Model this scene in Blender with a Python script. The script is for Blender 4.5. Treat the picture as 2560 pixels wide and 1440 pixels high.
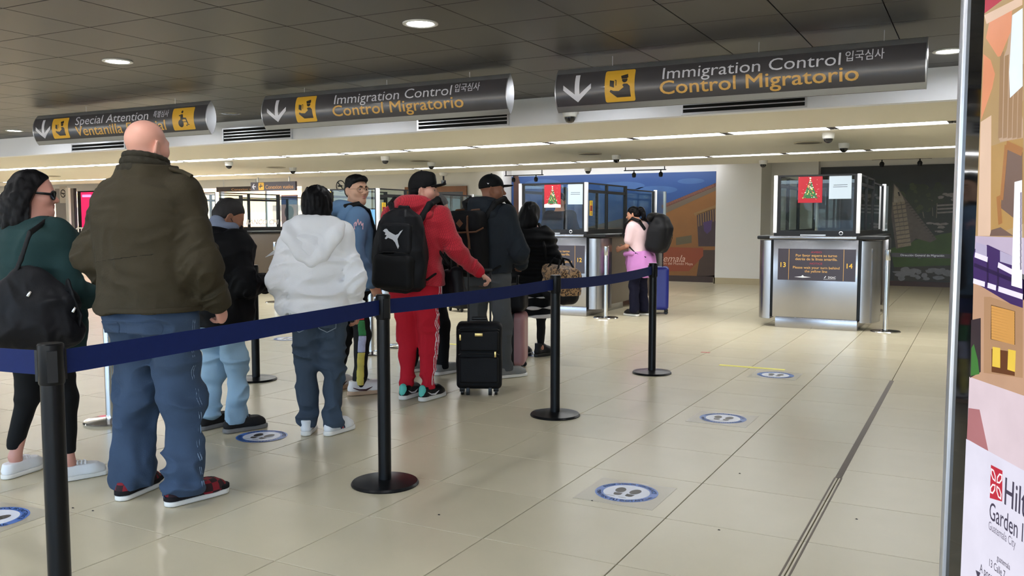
import bpy, bmesh, math, random, mathutils
import numpy as np
from mathutils import Vector, Matrix
random.seed(7)
for o in list(bpy.data.objects): bpy.data.objects.remove(o)
scene = bpy.context.scene
COL = scene.collection
# ------------------------------------------------------------------ camera, world, sun, exposure
FPX, PITCH, YAW, EYE = 2191.6, -.07642, -.48923, 1.335       # focal length in pixels of a 2560x1440 frame
_cy, _sy = math.cos(YAW), math.sin(YAW)
FW = np.array([_sy*math.cos(PITCH), _cy*math.cos(PITCH), math.sin(PITCH)])
RT = np.array([_cy, -_sy, 0]); UP = np.cross(RT, FW); CAM = np.array([0, 0, EYE])
cam = bpy.data.cameras.new('camera'); camo = bpy.data.objects.new('camera', cam); COL.objects.link(camo)
cam.sensor_width = 36; cam.lens = 36*FPX/2560; cam.clip_start = .05; cam.clip_end = 300
camo.location = CAM
camo.matrix_world = Matrix(((RT[0], UP[0], -FW[0], 0), (RT[1], UP[1], -FW[1], 0), (RT[2], UP[2], -FW[2], EYE), (0, 0, 0, 1)))
scene.camera = camo
world = bpy.data.worlds.new('world'); scene.world = world; world.use_nodes = True
wn = world.node_tree.nodes; wl = world.node_tree.links
bg = wn['Background']; sky = wn.new('ShaderNodeTexSky'); sky.sky_type = 'HOSEK_WILKIE'; sky.turbidity = 3.5
sky.sun_direction = Vector((.25, -.45, .86)).normalized()
wl.new(sky.outputs[0], bg.inputs[0]); bg.inputs[1].default_value = SKY = 22.0
sun = bpy.data.lights.new('sun', 'SUN'); sun.energy = 20.0; sun.angle = .01; sun.color = (1, .86, .68)
suno = bpy.data.objects.new('sun', sun); COL.objects.link(suno)
suno.rotation_euler = Vector((-.25, .45, -.86)).to_track_quat('-Z', 'Y').to_euler(); suno.location = (0, -20, 20)
vs = scene.view_settings; vs.view_transform = 'Standard'; vs.look = 'None'; vs.gamma = 1; vs.use_curve_mapping = False
vs.exposure = 0.42
E_DOWN, E_STRIP, E_AD = 100.0, 15.0, .62                     # lamp strengths used by their builders
# ------------------------------------------------------------------ pixel -> place (distance always comes from a floor, ceiling or wall)
def ray(x, y): return FW+RT*(x-1280)/FPX+UP*(720-y)/FPX
def atz(x, y, z=0): d = ray(x, y); return CAM+d*(z-EYE)/d[2]
def aty(x, y, Y): d = ray(x, y); return CAM+d*Y/d[1]
def atx(x, y, X): d = ray(x, y); return CAM+d*X/d[0]
def pix(p): d = np.array(p, float)-CAM; z = d @ FW; return (1280+FPX*(d @ RT)/z, 720-FPX*(d @ UP)/z, z)
# ------------------------------------------------------------------ materials
MATS = {}
def srgb(r, g=None, b=None):
    if g is None: r, g, b = r
    return tuple(((c/255)/12.92 if c/255 <= .04045 else ((c/255+.055)/1.055)**2.4) for c in (r, g, b))
def mat(name, col, rough=.5, metal=0, var=0, vscale=6, bump=0, bscale=40, emit=0, alpha=1, coat=0, spec=.5, stretch=None, rand=0, sheen=0, aniso=0, coord='Object'):
    if name in MATS: return MATS[name]
    m = bpy.data.materials.new(name); MATS[name] = m; m.use_nodes = True
    nt = m.node_tree; N = nt.nodes; L = nt.links; b = N['Principled BSDF']
    c4 = (*col, 1); b.inputs['Base Color'].default_value = c4
    b.inputs['Roughness'].default_value = rough; b.inputs['Metallic'].default_value = metal
    b.inputs['Specular IOR Level'].default_value = spec
    if coat: b.inputs['Coat Weight'].default_value = coat
    if sheen: b.inputs['Sheen Weight'].default_value = sheen
    if aniso: b.inputs['Anisotropic'].default_value = aniso
    tc = N.new('ShaderNodeTexCoord'); mp = N.new('ShaderNodeMapping'); L.new(tc.outputs[coord], mp.inputs[0])
    if stretch: mp.inputs['Scale'].default_value = stretch
    src = None
    if var or rand:
        nz = N.new('ShaderNodeTexNoise'); nz.inputs['Scale'].default_value = vscale; nz.inputs['Detail'].default_value = 5
        L.new(mp.outputs[0], nz.inputs['Vector'])
        hs = N.new('ShaderNodeMath'); hs.operation = 'MULTIPLY_ADD'
        L.new(nz.outputs['Fac'], hs.inputs[0]); hs.inputs[1].default_value = 2*var; hs.inputs[2].default_value = 1-var
        val = hs.outputs[0]
        if rand:
            oi = N.new('ShaderNodeObjectInfo'); r2 = N.new('ShaderNodeMath'); r2.operation = 'MULTIPLY_ADD'
            L.new(oi.outputs['Random'], r2.inputs[0]); r2.inputs[1].default_value = 2*rand; r2.inputs[2].default_value = -rand
            ad = N.new('ShaderNodeMath'); ad.operation = 'ADD'; L.new(val, ad.inputs[0]); L.new(r2.outputs[0], ad.inputs[1]); val = ad.outputs[0]
        hv = N.new('ShaderNodeHueSaturation'); hv.inputs['Color'].default_value = c4; L.new(val, hv.inputs['Value'])
        L.new(hv.outputs[0], b.inputs['Base Color']); src = hv.outputs[0]
    if bump:
        n2 = N.new('ShaderNodeTexNoise'); n2.inputs['Scale'].default_value = bscale; n2.inputs['Detail'].default_value = 4
        L.new(mp.outputs[0], n2.inputs['Vector'])
        bp = N.new('ShaderNodeBump'); bp.inputs['Strength'].default_value = bump; bp.inputs['Distance'].default_value = .004
        L.new(n2.outputs['Fac'], bp.inputs['Height']); L.new(bp.outputs[0], b.inputs['Normal'])
    if emit:
        b.inputs['Emission Color'].default_value = c4; b.inputs['Emission Strength'].default_value = emit
        if src: L.new(src, b.inputs['Emission Color'])
    if alpha < 1: b.inputs['Alpha'].default_value = alpha
    return m
def glass(name, tint=(.9, .95, .95), refl=1.0):
    """thin architectural pane: clear with a fresnel mirror"""
    if name in MATS: return MATS[name]
    m = bpy.data.materials.new(name); MATS[name] = m; m.use_nodes = True
    nt = m.node_tree; N = nt.nodes; L = nt.links; N.clear()
    out = N.new('ShaderNodeOutputMaterial'); mx = N.new('ShaderNodeMixShader'); tr = N.new('ShaderNodeBsdfTransparent'); gl = N.new('ShaderNodeBsdfGlossy')
    fr = N.new('ShaderNodeFresnel'); fr.inputs[0].default_value = 1.5; mu = N.new('ShaderNodeMath'); mu.operation = 'MULTIPLY'; mu.inputs[1].default_value = refl; mu.use_clamp = True
    tr.inputs[0].default_value = (*tint, 1); gl.inputs['Roughness'].default_value = 0.0
    ge = N.new('ShaderNodeNewGeometry'); sb = N.new('ShaderNodeMath'); sb.operation = 'SUBTRACT'; sb.inputs[0].default_value = 1; L.new(ge.outputs['Backfacing'], sb.inputs[1])
    m2 = N.new('ShaderNodeMath'); m2.operation = 'MULTIPLY'; L.new(fr.outputs[0], m2.inputs[0]); L.new(sb.outputs[0], m2.inputs[1])
    L.new(m2.outputs[0], mu.inputs[0]); L.new(mu.outputs[0], mx.inputs[0]); L.new(tr.outputs[0], mx.inputs[1]); L.new(gl.outputs[0], mx.inputs[2]); L.new(mx.outputs[0], out.inputs[0])
    return m
# ------------------------------------------------------------------ objects
def tag(o, label=None, cat=None, group=None, kind=None):
    if label: o['label'] = label
    if cat: o['category'] = cat
    if group: o['group'] = group
    if kind: o['kind'] = kind
    return o
def empty(name, loc=(0, 0, 0), rz=0, label=None, cat=None, group=None):
    o = bpy.data.objects.new(name, None); COL.objects.link(o); o.location = Vector([float(v) for v in loc]); o.rotation_euler = (0, 0, rz); o.empty_display_size = .1
    return tag(o, label, cat, group)
def link(name, me, m=None, parent=None, smooth=False):
    o = bpy.data.objects.new(name, me); COL.objects.link(o)
    if m is not None and not len(me.materials):
        for q in (m if isinstance(m, (list, tuple)) else [m]): me.materials.append(q)
    if parent is not None: o.parent = parent
    if smooth: me.shade_smooth()
    return o
def mesh(name, V, Fc, m=None, parent=None, smooth=False):
    me = bpy.data.meshes.new(name); me.from_pydata([tuple(map(float, v)) for v in V], [], [tuple(map(int, f)) for f in Fc]); me.update()
    return link(name, me, m, parent, smooth)
def bm_obj(name, bm, m=None, parent=None, smooth=False, auto=None):
    me = bpy.data.meshes.new(name); bmesh.ops.recalc_face_normals(bm, faces=bm.faces); bm.to_mesh(me); bm.free()
    o = link(name, me, m, parent, smooth)
    if auto:
        me.shade_smooth(); me.set_sharp_from_angle(angle=math.radians(auto))
    return o
def fobj(name, field, m, parent=None, h=.007):
    V, Q = field.mesh(h)
    me = bpy.data.meshes.new(name)
    me.vertices.add(len(V)); me.vertices.foreach_set('co', V.astype(np.float32).ravel())
    me.loops.add(Q.size); me.loops.foreach_set('vertex_index', Q.astype(np.int32).ravel())
    me.polygons.add(len(Q)); me.polygons.foreach_set('loop_start', np.arange(0, Q.size, 4, dtype=np.int32))
    try: me.polygons.foreach_set('loop_total', np.full(len(Q), 4, np.int32))
    except Exception: pass
    me.update(calc_edges=True); me.validate()
    return link(name, me, m, parent, True)
def add_box(bm, lo, hi, bev=0, rz=0, org=None):
    lo = Vector(lo); hi = Vector(hi); c = (lo+hi)/2; s = hi-lo
    r = bmesh.ops.create_cube(bm, size=1); vs_ = r['verts']
    for v in vs_: v.co = Vector((v.co.x*s.x, v.co.y*s.y, v.co.z*s.z))+c
    if bev:
        es = list({e for v in vs_ for e in v.link_edges})
        r = bmesh.ops.bevel(bm, geom=es, offset=bev, segments=2, profile=.5, affect='EDGES'); vs_ = list({v for f in r['faces'] for v in f.verts})
    return vs_
def box(name, lo, hi, m, parent=None, bev=0):
    bm = bmesh.new(); add_box(bm, lo, hi, bev); return bm_obj(name, bm, m, parent, auto=40 if bev else None)
def boxes(name, lst, m, parent=None, bev=0):
    bm = bmesh.new()
    for lo, hi in lst: add_box(bm, lo, hi, bev)
    return bm_obj(name, bm, m, parent, auto=40 if bev else None)
def lathe(name, prof, m, parent=None, n=32, org=(0, 0, 0), axis='z', smooth=40):
    """profile of (radius, height)"""
    bm = bmesh.new(); rings = []
    for r, z in prof:
        if r < 1e-6: rings.append([bm.verts.new((0, 0, z))])
        else: rings.append([bm.verts.new((r*math.cos(2*math.pi*i/n), r*math.sin(2*math.pi*i/n), z)) for i in range(n)])
    for a, b in zip(rings[:-1], rings[1:]):
        for i in range(n):
            j = (i+1) % n
            if len(a) == 1 and len(b) == 1: continue
            if len(a) == 1: bm.faces.new((a[0], b[i], b[j]))
            elif len(b) == 1: bm.faces.new((a[i], a[j], b[0]))
            else: bm.faces.new((a[i], a[j], b[j], b[i]))
    M = {'z': Matrix(), 'x': Matrix.Rotation(math.pi/2, 4, 'Y'), 'y': Matrix.Rotation(-math.pi/2, 4, 'X')}[axis]
    bmesh.ops.transform(bm, matrix=Matrix.Translation(Vector(org)) @ M, verts=bm.verts)
    return bm_obj(name, bm, m, parent, auto=smooth)
def tube(name, pts, r, m, parent=None, n=10, closed=False):
    pts = [Vector(p) for p in pts]; bm = bmesh.new(); rings = []
    for i, p in enumerate(pts):
        a = pts[i-1] if i else p; b = pts[i+1] if i < len(pts)-1 else p
        t = (b-a).normalized(); ref = Vector((0, 0, 1)) if abs(t.z) < .9 else Vector((1, 0, 0))
        u = t.cross(ref).normalized(); w = u.cross(t)
        rr = r[i] if hasattr(r, '__len__') else r
        rings.append([bm.verts.new(p+(u*math.cos(2*math.pi*k/n)+w*math.sin(2*math.pi*k/n))*rr) for k in range(n)])
    for a, b in zip(rings[:-1], rings[1:]):
        for k in range(n): bm.faces.new((a[k], a[(k+1) % n], b[(k+1) % n], b[k]))
    bm.faces.new(rings[0]); bm.faces.new(rings[-1])
    return bm_obj(name, bm, m, parent, auto=50)
# flat shapes: lists of (verts2d, faces); mapped onto a surface by fn(s, t) -> xyz
def poly(pts): return ([(float(a), float(b)) for a, b in pts], [tuple(range(len(pts)))])
def disc(cx, cy, r, ry=None, n=28, a0=0, a1=360):
    ry = r if ry is None else ry
    full = abs(a1-a0) >= 360
    return poly([(cx+r*math.cos(math.radians(a0+(a1-a0)*i/(n if full else n-1))), cy+ry*math.sin(math.radians(a0+(a1-a0)*i/(n if full else n-1)))) for i in range(n)])
def ring(cx, cy, r0, r1, n=48):
    V = []; Fc = []
    for i in range(n):
        a = 2*math.pi*i/n; V += [(cx+r0*math.cos(a), cy+r0*math.sin(a)), (cx+r1*math.cos(a), cy+r1*math.sin(a))]
    for i in range(n): j = (i+1) % n; Fc.append((2*i, 2*i+1, 2*j+1, 2*j))
    return V, Fc
def seg(a, b, w):
    a = np.array(a, float); b = np.array(b, float); d = (b-a)/np.linalg.norm(b-a); n = np.array([-d[1], d[0]])*w/2
    return poly([a-n, b-n, b+n, a+n])
def rrect(x0, y0, x1, y1, r, n=5):
    P = []
    for cx, cy, a in ((x1-r, y1-r, 0), (x0+r, y1-r, 90), (x0+r, y0+r, 180), (x1-r, y0+r, 270)):
        P += [(cx+r*math.cos(math.radians(a+90*i/n)), cy+r*math.sin(math.radians(a+90*i/n))) for i in range(n+1)]
    return poly(P)
def flat(name, shapes, fn, m, parent=None, cuts=None, thick=0):
    """shapes in (s, t); cuts = t values at which to split so that they can follow a curved surface"""
    if name == 'lettering' and len(shapes) == 1 and len(shapes[0][0]):    # one part per word
        V, Fc = shapes[0]; iv = sorted((min(V[i][0] for i in f), max(V[i][0] for i in f), k) for k, f in enumerate(Fc)); hgt = max(v[1] for v in V)-min(v[1] for v in V)
        groups = [[]]; end = iv[0][1]
        for x0, x1, k in iv:
            if x0-end > .17*hgt: groups.append([])
            groups[-1].append(k); end = max(end, x1)
        if len(groups) > 1:
            for g in groups: o = flat(name, [(V, [Fc[k] for k in g])]+[([], [])], fn, m, parent, cuts)
            return o
    if 1 < len(shapes) <= 14 and (name.startswith('printed_') or name in ('logo_petals', 'underline', 'divider', 'notice_print')):    # each printed patch is a part
        for s_ in shapes: o = flat(name, [s_], fn, m, parent, cuts)
        return o
    bm = bmesh.new()
    for k, (V, Fc) in enumerate(shapes):                  # overlapping pieces are stacked, a hair apart
        use = {i for f in Fc for i in f}; vv = [bm.verts.new((v[0], v[1], 3e-5*(k+(v[2] if len(v) > 2 else 0)))) if i in use else None for i, v in enumerate(V)]
        for f in Fc:
            try: bm.faces.new([vv[i] for i in f])
            except ValueError: pass
    bmesh.ops.triangulate(bm, faces=[f for f in bm.faces if len(f.verts) > 4])
    for c in (cuts if cuts is not None else ()):
        bmesh.ops.bisect_plane(bm, geom=bm.verts[:]+bm.edges[:]+bm.faces[:], plane_co=(0, c, 0), plane_no=(0, 1, 0))
    for v in bm.verts:
        x, y, z = v.co; q = Vector(fn(x, y))
        if z: n = (Vector(fn(x+.001, y))-q).cross(Vector(fn(x, y+.001))-q); q = q+n.normalized()*z if n.length > 0 else q
        v.co = q
    me = bpy.data.meshes.new(name); bm.to_mesh(me); bm.free()
    o = link(name, me, m, parent)
    if len(shapes) > 14 or name in ('baubles', 'stars', 'mark', 'wrap'): o['kind'] = 'stuff'
    return o
_tcache = {}
def text_shape(s, size=1., bold=0, shear=0, align='LEFT', width=None):
    """a string as flat triangles; returns shape, (w, h); width squeezes it to a given length"""
    cu = bpy.data.curves.new('t', 'FONT'); cu.body = s; cu.size = size; cu.offset = 0; cu.shear = shear; cu.align_x = 'LEFT'; cu.resolution_u = 3
    o = bpy.data.objects.new('t', cu); COL.objects.link(o)
    dg = bpy.context.evaluated_depsgraph_get(); me = bpy.data.meshes.new_from_object(o.evaluated_get(dg))
    V = [(v.co.x, v.co.y) for v in me.vertices]; Fc = [tuple(p.vertices) for p in me.polygons]
    bpy.data.objects.remove(o); bpy.data.curves.remove(cu); bpy.data.meshes.remove(me)
    if not V: return (V, Fc), 0
    x0 = min(v[0] for v in V); x1 = max(v[0] for v in V); w = x1-x0; k = 1 if width is None else width/w
    sh = {'LEFT': 0, 'CENTER': .5, 'RIGHT': 1}[align]*w*k
    base = [((a-x0)*k-sh, b) for a, b in V]; d = bold*size
    if d > 0:                                             # heavier strokes by overprinting
        out = []; fo = []
        for lay, (dx, dy) in enumerate(((-d, -d*.6), (d, -d*.6), (-d, d*.6), (d, d*.6))):
            n = len(out); out += [(x+dx, y+dy, lay) for x, y in base]; fo += [tuple(i+n for i in f) for f in Fc]
        return (out, fo), w*k
    return (base, Fc), w*k
def shift(sh, dx, dy): return ([(v[0]+dx, v[1]+dy, *v[2:]) for v in sh[0]], sh[1])
def scale(sh, sx, sy=None): sy = sx if sy is None else sy; return ([(v[0]*sx, v[1]*sy, *v[2:]) for v in sh[0]], sh[1])
def plane_fn(o, u, v, n=None, d=0):
    o = np.array(o, float); u = np.array(u, float); v = np.array(v, float); n = np.cross(u, v) if n is None else np.array(n, float)
    return lambda s, t: o+u*s+v*t+n*d

ORD = ['', 'first', 'second', 'third', 'fourth', 'fifth', 'sixth', 'seventh', 'eighth', 'ninth', 'tenth', 'eleventh', 'twelfth', 'thirteenth', 'fourteenth', 'fifteenth', 'sixteenth', 'seventeenth', 'eighteenth', 'nineteenth', 'twentieth', 'twenty-first', 'twenty-second', 'twenty-third']
# ------------------------------------------------------------------ implicit surfaces -> meshes (people, bags, clothing)
def vnoise(p, seed=0):
    i = np.floor(p).astype(np.int64); f = p - i; f = f*f*(3-2*f)
    out = 0
    for dx in (0, 1):
        wx = f[:, 0] if dx else 1-f[:, 0]
        for dy in (0, 1):
            wy = f[:, 1] if dy else 1-f[:, 1]
            for dz in (0, 1):
                wz = f[:, 2] if dz else 1-f[:, 2]
                h = ((i[:, 0]+dx)*374761393 + (i[:, 1]+dy)*668265263 + (i[:, 2]+dz)*2147483647 + seed*1274126177) & 0xffffffff
                h = ((h ^ (h >> 13))*1274126177) & 0xffffffff
                h = (h ^ (h >> 16)) & 0xffff
                out = out + wx*wy*wz*(h/32767.5-1)
    return out
def rotm(yaw=0, pitch=0, roll=0):
    """yaw about z (clockwise seen from above, degrees), pitch nods forward, roll tilts right"""
    a, b, c = -math.radians(yaw), -math.radians(pitch), math.radians(roll)
    Rz = np.array([[math.cos(a), -math.sin(a), 0], [math.sin(a), math.cos(a), 0], [0, 0, 1]])
    Rx = np.array([[1, 0, 0], [0, math.cos(b), -math.sin(b)], [0, math.sin(b), math.cos(b)]])
    Ry = np.array([[math.cos(c), 0, math.sin(c)], [0, 1, 0], [-math.sin(c), 0, math.cos(c)]])
    return Rz @ Rx @ Ry
class Field:
    def __init__(s): s.pr = []; s.post = []; s.T = None; s.lo = np.full(3, 9.); s.hi = np.full(3, -9.)
    def frame(s, o=None, M=None):            # following primitives are given in this local frame
        s.T = None if o is None else (np.array(o, float), np.eye(3) if M is None else M); return s
    def _pt(s, p):
        p = np.array(p, float)
        return p if s.T is None else s.T[0] + s.T[1] @ p
    def _add(s, f, k, lo, hi, sub=False):
        s.pr.append((f, k, sub))
        if not sub: s.lo = np.minimum(s.lo, lo); s.hi = np.maximum(s.hi, hi)
        return s
    def cone(s, a, b, ra, rb=None, k=.03, sub=False, flat=None):
        rb = ra if rb is None else rb
        a = s._pt(a); b = s._pt(b); ab = b-a; L = max(ab @ ab, 1e-9); m = max(ra, rb)
        def f(P):
            q = P-a; t = np.clip(q @ ab / L, 0, 1)
            d = q - t[:, None]*ab
            if flat is not None:             # squash along a direction: (direction, factor)
                n, fac = flat; n = np.array(n)/np.linalg.norm(n); c = d @ n
                d = d + np.outer(c*(1/fac-1), n)
            return np.sqrt((d*d).sum(1)) - (ra+(rb-ra)*t)
        return s._add(f, k, np.minimum(a, b)-m, np.maximum(a, b)+m, sub)
    def path(s, pts, r, k=.02, flat=None):
        r = list(r) if hasattr(r, '__len__') else [r]*len(pts)
        for i in range(len(pts)-1): s.cone(pts[i], pts[i+1], r[i], r[i+1], k, flat=flat)
        return s
    def ell(s, c, r, M=None, k=.03, sub=False):
        c = s._pt(c); r = np.array(r, float) if hasattr(r, '__len__') else np.full(3, float(r))
        R = np.eye(3) if M is None else M
        if s.T is not None: R = s.T[1] @ R
        def f(P):
            q = (P-c) @ R; k0 = np.sqrt(((q/r)**2).sum(1)); k1 = np.sqrt(((q/r**2)**2).sum(1))+1e-9
            return k0*(k0-1)/k1
        m = r.max()
        return s._add(f, k, c-m, c+m, sub)
    def box(s, c, h, rd=.02, M=None, k=.02, sub=False):
        c = s._pt(c); h = np.array(h, float)-rd
        R = np.eye(3) if M is None else M
        if s.T is not None: R = s.T[1] @ R
        def f(P):
            q = np.abs((P-c) @ R)-h
            return np.sqrt((np.maximum(q, 0)**2).sum(1)) + np.minimum(q.max(1), 0) - rd
        m = np.linalg.norm(h+rd)
        return s._add(f, k, c-m, c+m, sub)
    def loft(s, z, rx, ry, cx=0, cy=0, k=.04, p=2.3, yaw=0, sub=False):
        z = np.array(z, float); rx = np.array(rx, float); ry = np.array(ry, float)
        cx = np.zeros_like(z)+cx; cy = np.zeros_like(z)+cy
        ca, sa = math.cos(math.radians(-yaw)), math.sin(math.radians(-yaw)); T = s.T
        def f(P):
            if T is not None: P = (P-T[0]) @ T[1]
            zz = P[:, 2]
            x = P[:, 0]-np.interp(zz, z, cx); y = P[:, 1]-np.interp(zz, z, cy)
            x, y = ca*x+sa*y, -sa*x+ca*y
            a = np.interp(zz, z, rx); b = np.interp(zz, z, ry)
            g = (np.abs(x/a)**p+np.abs(y/b)**p)**(1/p)
            d = (g-1)*np.minimum(a, b)*(.55+.45*np.clip(np.abs(x)/(np.abs(x)+np.abs(y)+1e-6), 0, 1)*np.maximum(a/b, 1)**.5)
            return np.maximum(d, np.maximum(z[0]-zz, zz-z[-1]))
        m = max(rx.max(), ry.max())+.02; lo = np.array([cx.min()-m, cy.min()-m, z[0]]); hi = np.array([cx.max()+m, cy.max()+m, z[-1]])
        if T is not None: r_ = np.linalg.norm(np.maximum(np.abs(lo), np.abs(hi))); lo, hi = T[0]-r_, T[0]+r_
        return s._add(f, k, lo, hi, sub)
    def foot(s, heel, ball, toe, z0, z1, grow=0, k=.012):
        """a shoe outline between two heights; points (x, y, radius)"""
        pts = [np.array([*s._pt((q[0], q[1], 0))[:2], q[2]+grow]) for q in (heel, ball, toe)]
        def f(P):
            d = 9
            for a, b in zip(pts[:-1], pts[1:]):
                ab = b[:2]-a[:2]; q = P[:, :2]-a[:2]; t = np.clip(q @ ab/(ab @ ab), 0, 1)
                d = np.minimum(d, np.sqrt(((q-t[:, None]*ab)**2).sum(1))-(a[2]+(b[2]-a[2])*t))
            return np.maximum(d, np.abs(P[:, 2]-(z0+z1)/2)-(z1-z0)/2)
        l = np.min([q[:2]-q[2] for q in pts], 0); h = np.max([q[:2]+q[2] for q in pts], 0)
        return s._add(f, k, np.array([*l, z0]), np.array([*h, z1]))
    def disp(s, f): s.post.append(('d', f)); return s
    def inter(s, f): s.post.append(('i', f)); return s
    def _coarse(s, P):
        d = np.full(len(P), 9.); all_ = []
        for f, k, sub in s.pr:
            v = f(P); all_.append(v)
            d = _smax(d, -v, k) if sub else _smin(d, v, k)
        for t, f in s.post: d = d+f(P) if t == 'd' else np.maximum(d, f(P))
        return d, all_
    def at(s, P): return s._coarse(np.atleast_2d(np.array(P, float)))[0]
    def mesh(s, h=.007, pad=.02):
        B = 5
        lo = s.lo-pad; n = np.ceil((s.hi+pad-lo)/h/B).astype(int)+1
        nb = n*B
        ax = [lo[i]+h*(np.arange(n[i])*B+(B-1)/2) for i in range(3)]
        C = np.stack(np.meshgrid(*ax, indexing='ij'), -1).reshape(-1, 3)
        dc, pv = s._coarse(C)
        rad = h*B*.87
        keep = np.nonzero(np.abs(dc) < rad*1.9)[0]
        vol = np.repeat(np.repeat(np.repeat(dc.reshape(n), B, 0), B, 1), B, 2).astype(np.float32)
        g = np.arange(B)-(B-1)/2
        off = np.stack(np.meshgrid(g, g, g, indexing='ij'), -1).reshape(-1, 3)*h
        nk = len(keep); m3 = B**3
        d = np.full((nk, m3), 9.); dk = dc[keep]
        for (f, k, sub), v in zip(s.pr, pv):
            vk = v[keep]
            sel = np.nonzero(vk < (2.2*rad+k) + (0 if sub else np.maximum(dk, 0)))[0]
            if not len(sel): continue
            P = (C[keep[sel]][:, None]+off[None]).reshape(-1, 3)
            w = f(P).reshape(-1, m3)
            d[sel] = _smax(d[sel], -w, k) if sub else _smin(d[sel], w, k)
        if s.post:
            P = (C[keep][:, None]+off[None]).reshape(-1, 3)
            for t, f in s.post:
                w = f(P).reshape(-1, m3); d = d+w if t == 'd' else np.maximum(d, w)
        bi = np.stack(np.unravel_index(keep, n), -1)*B
        go = np.stack(np.meshgrid(*[np.arange(B)]*3, indexing='ij'), -1).reshape(-1, 3)
        I = (bi[:, None]+go[None]).reshape(-1, 3)
        vol[I[:, 0], I[:, 1], I[:, 2]] = d.reshape(-1)
        return _nets(vol, lo, h)
def _smin(a, b, k):
    if k <= 0: return np.minimum(a, b)
    t = np.maximum(k-np.abs(a-b), 0)/k
    return np.minimum(a, b)-t*t*k*.25
def _smax(a, b, k): return -_smin(-a, -b, k)
def _nets(vol, lo, h):
    ins = vol < 0
    c = np.zeros(np.array(vol.shape)-1, np.uint8)
    corners = [(a, b, d) for a in (0, 1) for b in (0, 1) for d in (0, 1)]
    N = c.shape
    for a, b, d in corners: c += ins[a:N[0]+a, b:N[1]+b, d:N[2]+d]
    act = np.stack(np.nonzero((c > 0) & (c < 8)), -1)
    idx = np.full(N, -1, np.int32); idx[act[:, 0], act[:, 1], act[:, 2]] = np.arange(len(act))
    val = np.stack([vol[act[:, 0]+a, act[:, 1]+b, act[:, 2]+d] for a, b, d in corners], 1)
    acc = np.zeros((len(act), 3)); cnt = np.zeros(len(act))
    for i, ca in enumerate(corners):
        for j in range(i+1, 8):
            cb = corners[j]
            if sum(abs(x-y) for x, y in zip(ca, cb)) != 1: continue
            va, vb = val[:, i], val[:, j]; m = (va < 0) != (vb < 0)
            t = np.where(m, va/np.where(m, va-vb, 1), 0)
            acc += (m[:, None])*(np.array(ca)+t[:, None]*(np.array(cb)-np.array(ca))); cnt += m
    V = lo+(act+acc/cnt[:, None])*h+0.0
    Q = []
    for ax in range(3):
        sl0 = [slice(None)]*3; sl1 = [slice(None)]*3; sl0[ax] = slice(0, -1); sl1[ax] = slice(1, None)
        a = ins[tuple(sl0)]; b = ins[tuple(sl1)]
        e = np.stack(np.nonzero(a != b), -1)
        u, v = (ax+1) % 3, (ax+2) % 3
        ok = (e[:, u] > 0) & (e[:, v] > 0) & (e[:, u] < N[u]) & (e[:, v] < N[v]); e = e[ok]
        def ix(du, dv):
            q = e.copy(); q[:, u] += du; q[:, v] += dv; return idx[q[:, 0], q[:, 1], q[:, 2]]
        q = np.stack([ix(-1, -1), ix(0, -1), ix(0, 0), ix(-1, 0)], 1)
        fl = b[e[:, 0], e[:, 1], e[:, 2]]
        q[fl] = q[fl][:, ::-1]
        Q.append(q)
    Q = np.concatenate(Q); Q = Q[(Q >= 0).all(1)]
    return V, Q
# ------------------------------------------------------------------ the hall: floor, ceiling, walls
M_TILE = mat('porcelain_tile', srgb(200, 190, 163), .27, var=.05, vscale=2.2, rand=.025, coord='Generated', bump=.008, bscale=18, spec=.32)
M_GROUT = mat('grout', srgb(96, 90, 80), .8)
M_CTILE = mat('ceiling_panel_paint', srgb(56, 55, 55), .42, var=.03, vscale=3, rand=.05, spec=.45)
M_CGAP = mat('ceiling_gap', srgb(30, 28, 26), .8)
M_WHITE = mat('wall_paint', srgb(222, 220, 214), .6, var=.03, vscale=1.2, bump=.05, bscale=60)
M_FASCIA = mat('fascia_paint', srgb(236, 239, 246), .45, var=.02, vscale=1.5)
M_SOFFIT = mat('soffit_paint', srgb(226, 221, 206), .55, var=.02, vscale=1)
M_GREYW = mat('grey_wall', srgb(150, 146, 144), .5, var=.03)
M_BLACK = mat('black_plastic', (.006, .006, .0065), .4, spec=.35)
M_DARKMET = mat('dark_frame', (.01, .01, .011), .4, spec=.35)
M_ALU = mat('aluminium', srgb(205, 207, 212), .32, metal=.85, var=.04, vscale=20)
M_CHROME = mat('chrome', srgb(215, 215, 215), .12, metal=1)
M_STEEL = mat('brushed_steel', srgb(178, 178, 182), .27, metal=1, var=.05, vscale=7, stretch=(1, 1, .12), bump=.02, bscale=30, aniso=.4)
M_BASEB = mat('baseboard_tile', srgb(178, 165, 135), .35, var=.05)
M_PAPER = mat('white_paper', srgb(232, 234, 236), .6)
TS, TX0, TY0 = .6, -.6038, 2.5267
fl = box('floor', (-37, -4.9, -.06), (7, 20, -.012), M_GROUT); tag(fl, 'beige polished porcelain tile floor with thin dark joints', None, None, 'structure')
def tile_mesh(name, w, l, z0, z1, m, bev):
    bm = bmesh.new(); add_box(bm, (-w/2, -l/2, z0), (w/2, l/2, z1), 0)
    top = [e for e in bm.edges if all(abs(v.co.z-(z1 if bev > 0 else z0)) < 1e-6 for v in e.verts)]
    bmesh.ops.bevel(bm, geom=top, offset=abs(bev), segments=1, affect='EDGES')
    me = bpy.data.meshes.new(name); bmesh.ops.recalc_face_normals(bm, faces=bm.faces); bm.to_mesh(me); bm.free(); me.materials.append(m); return me
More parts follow.
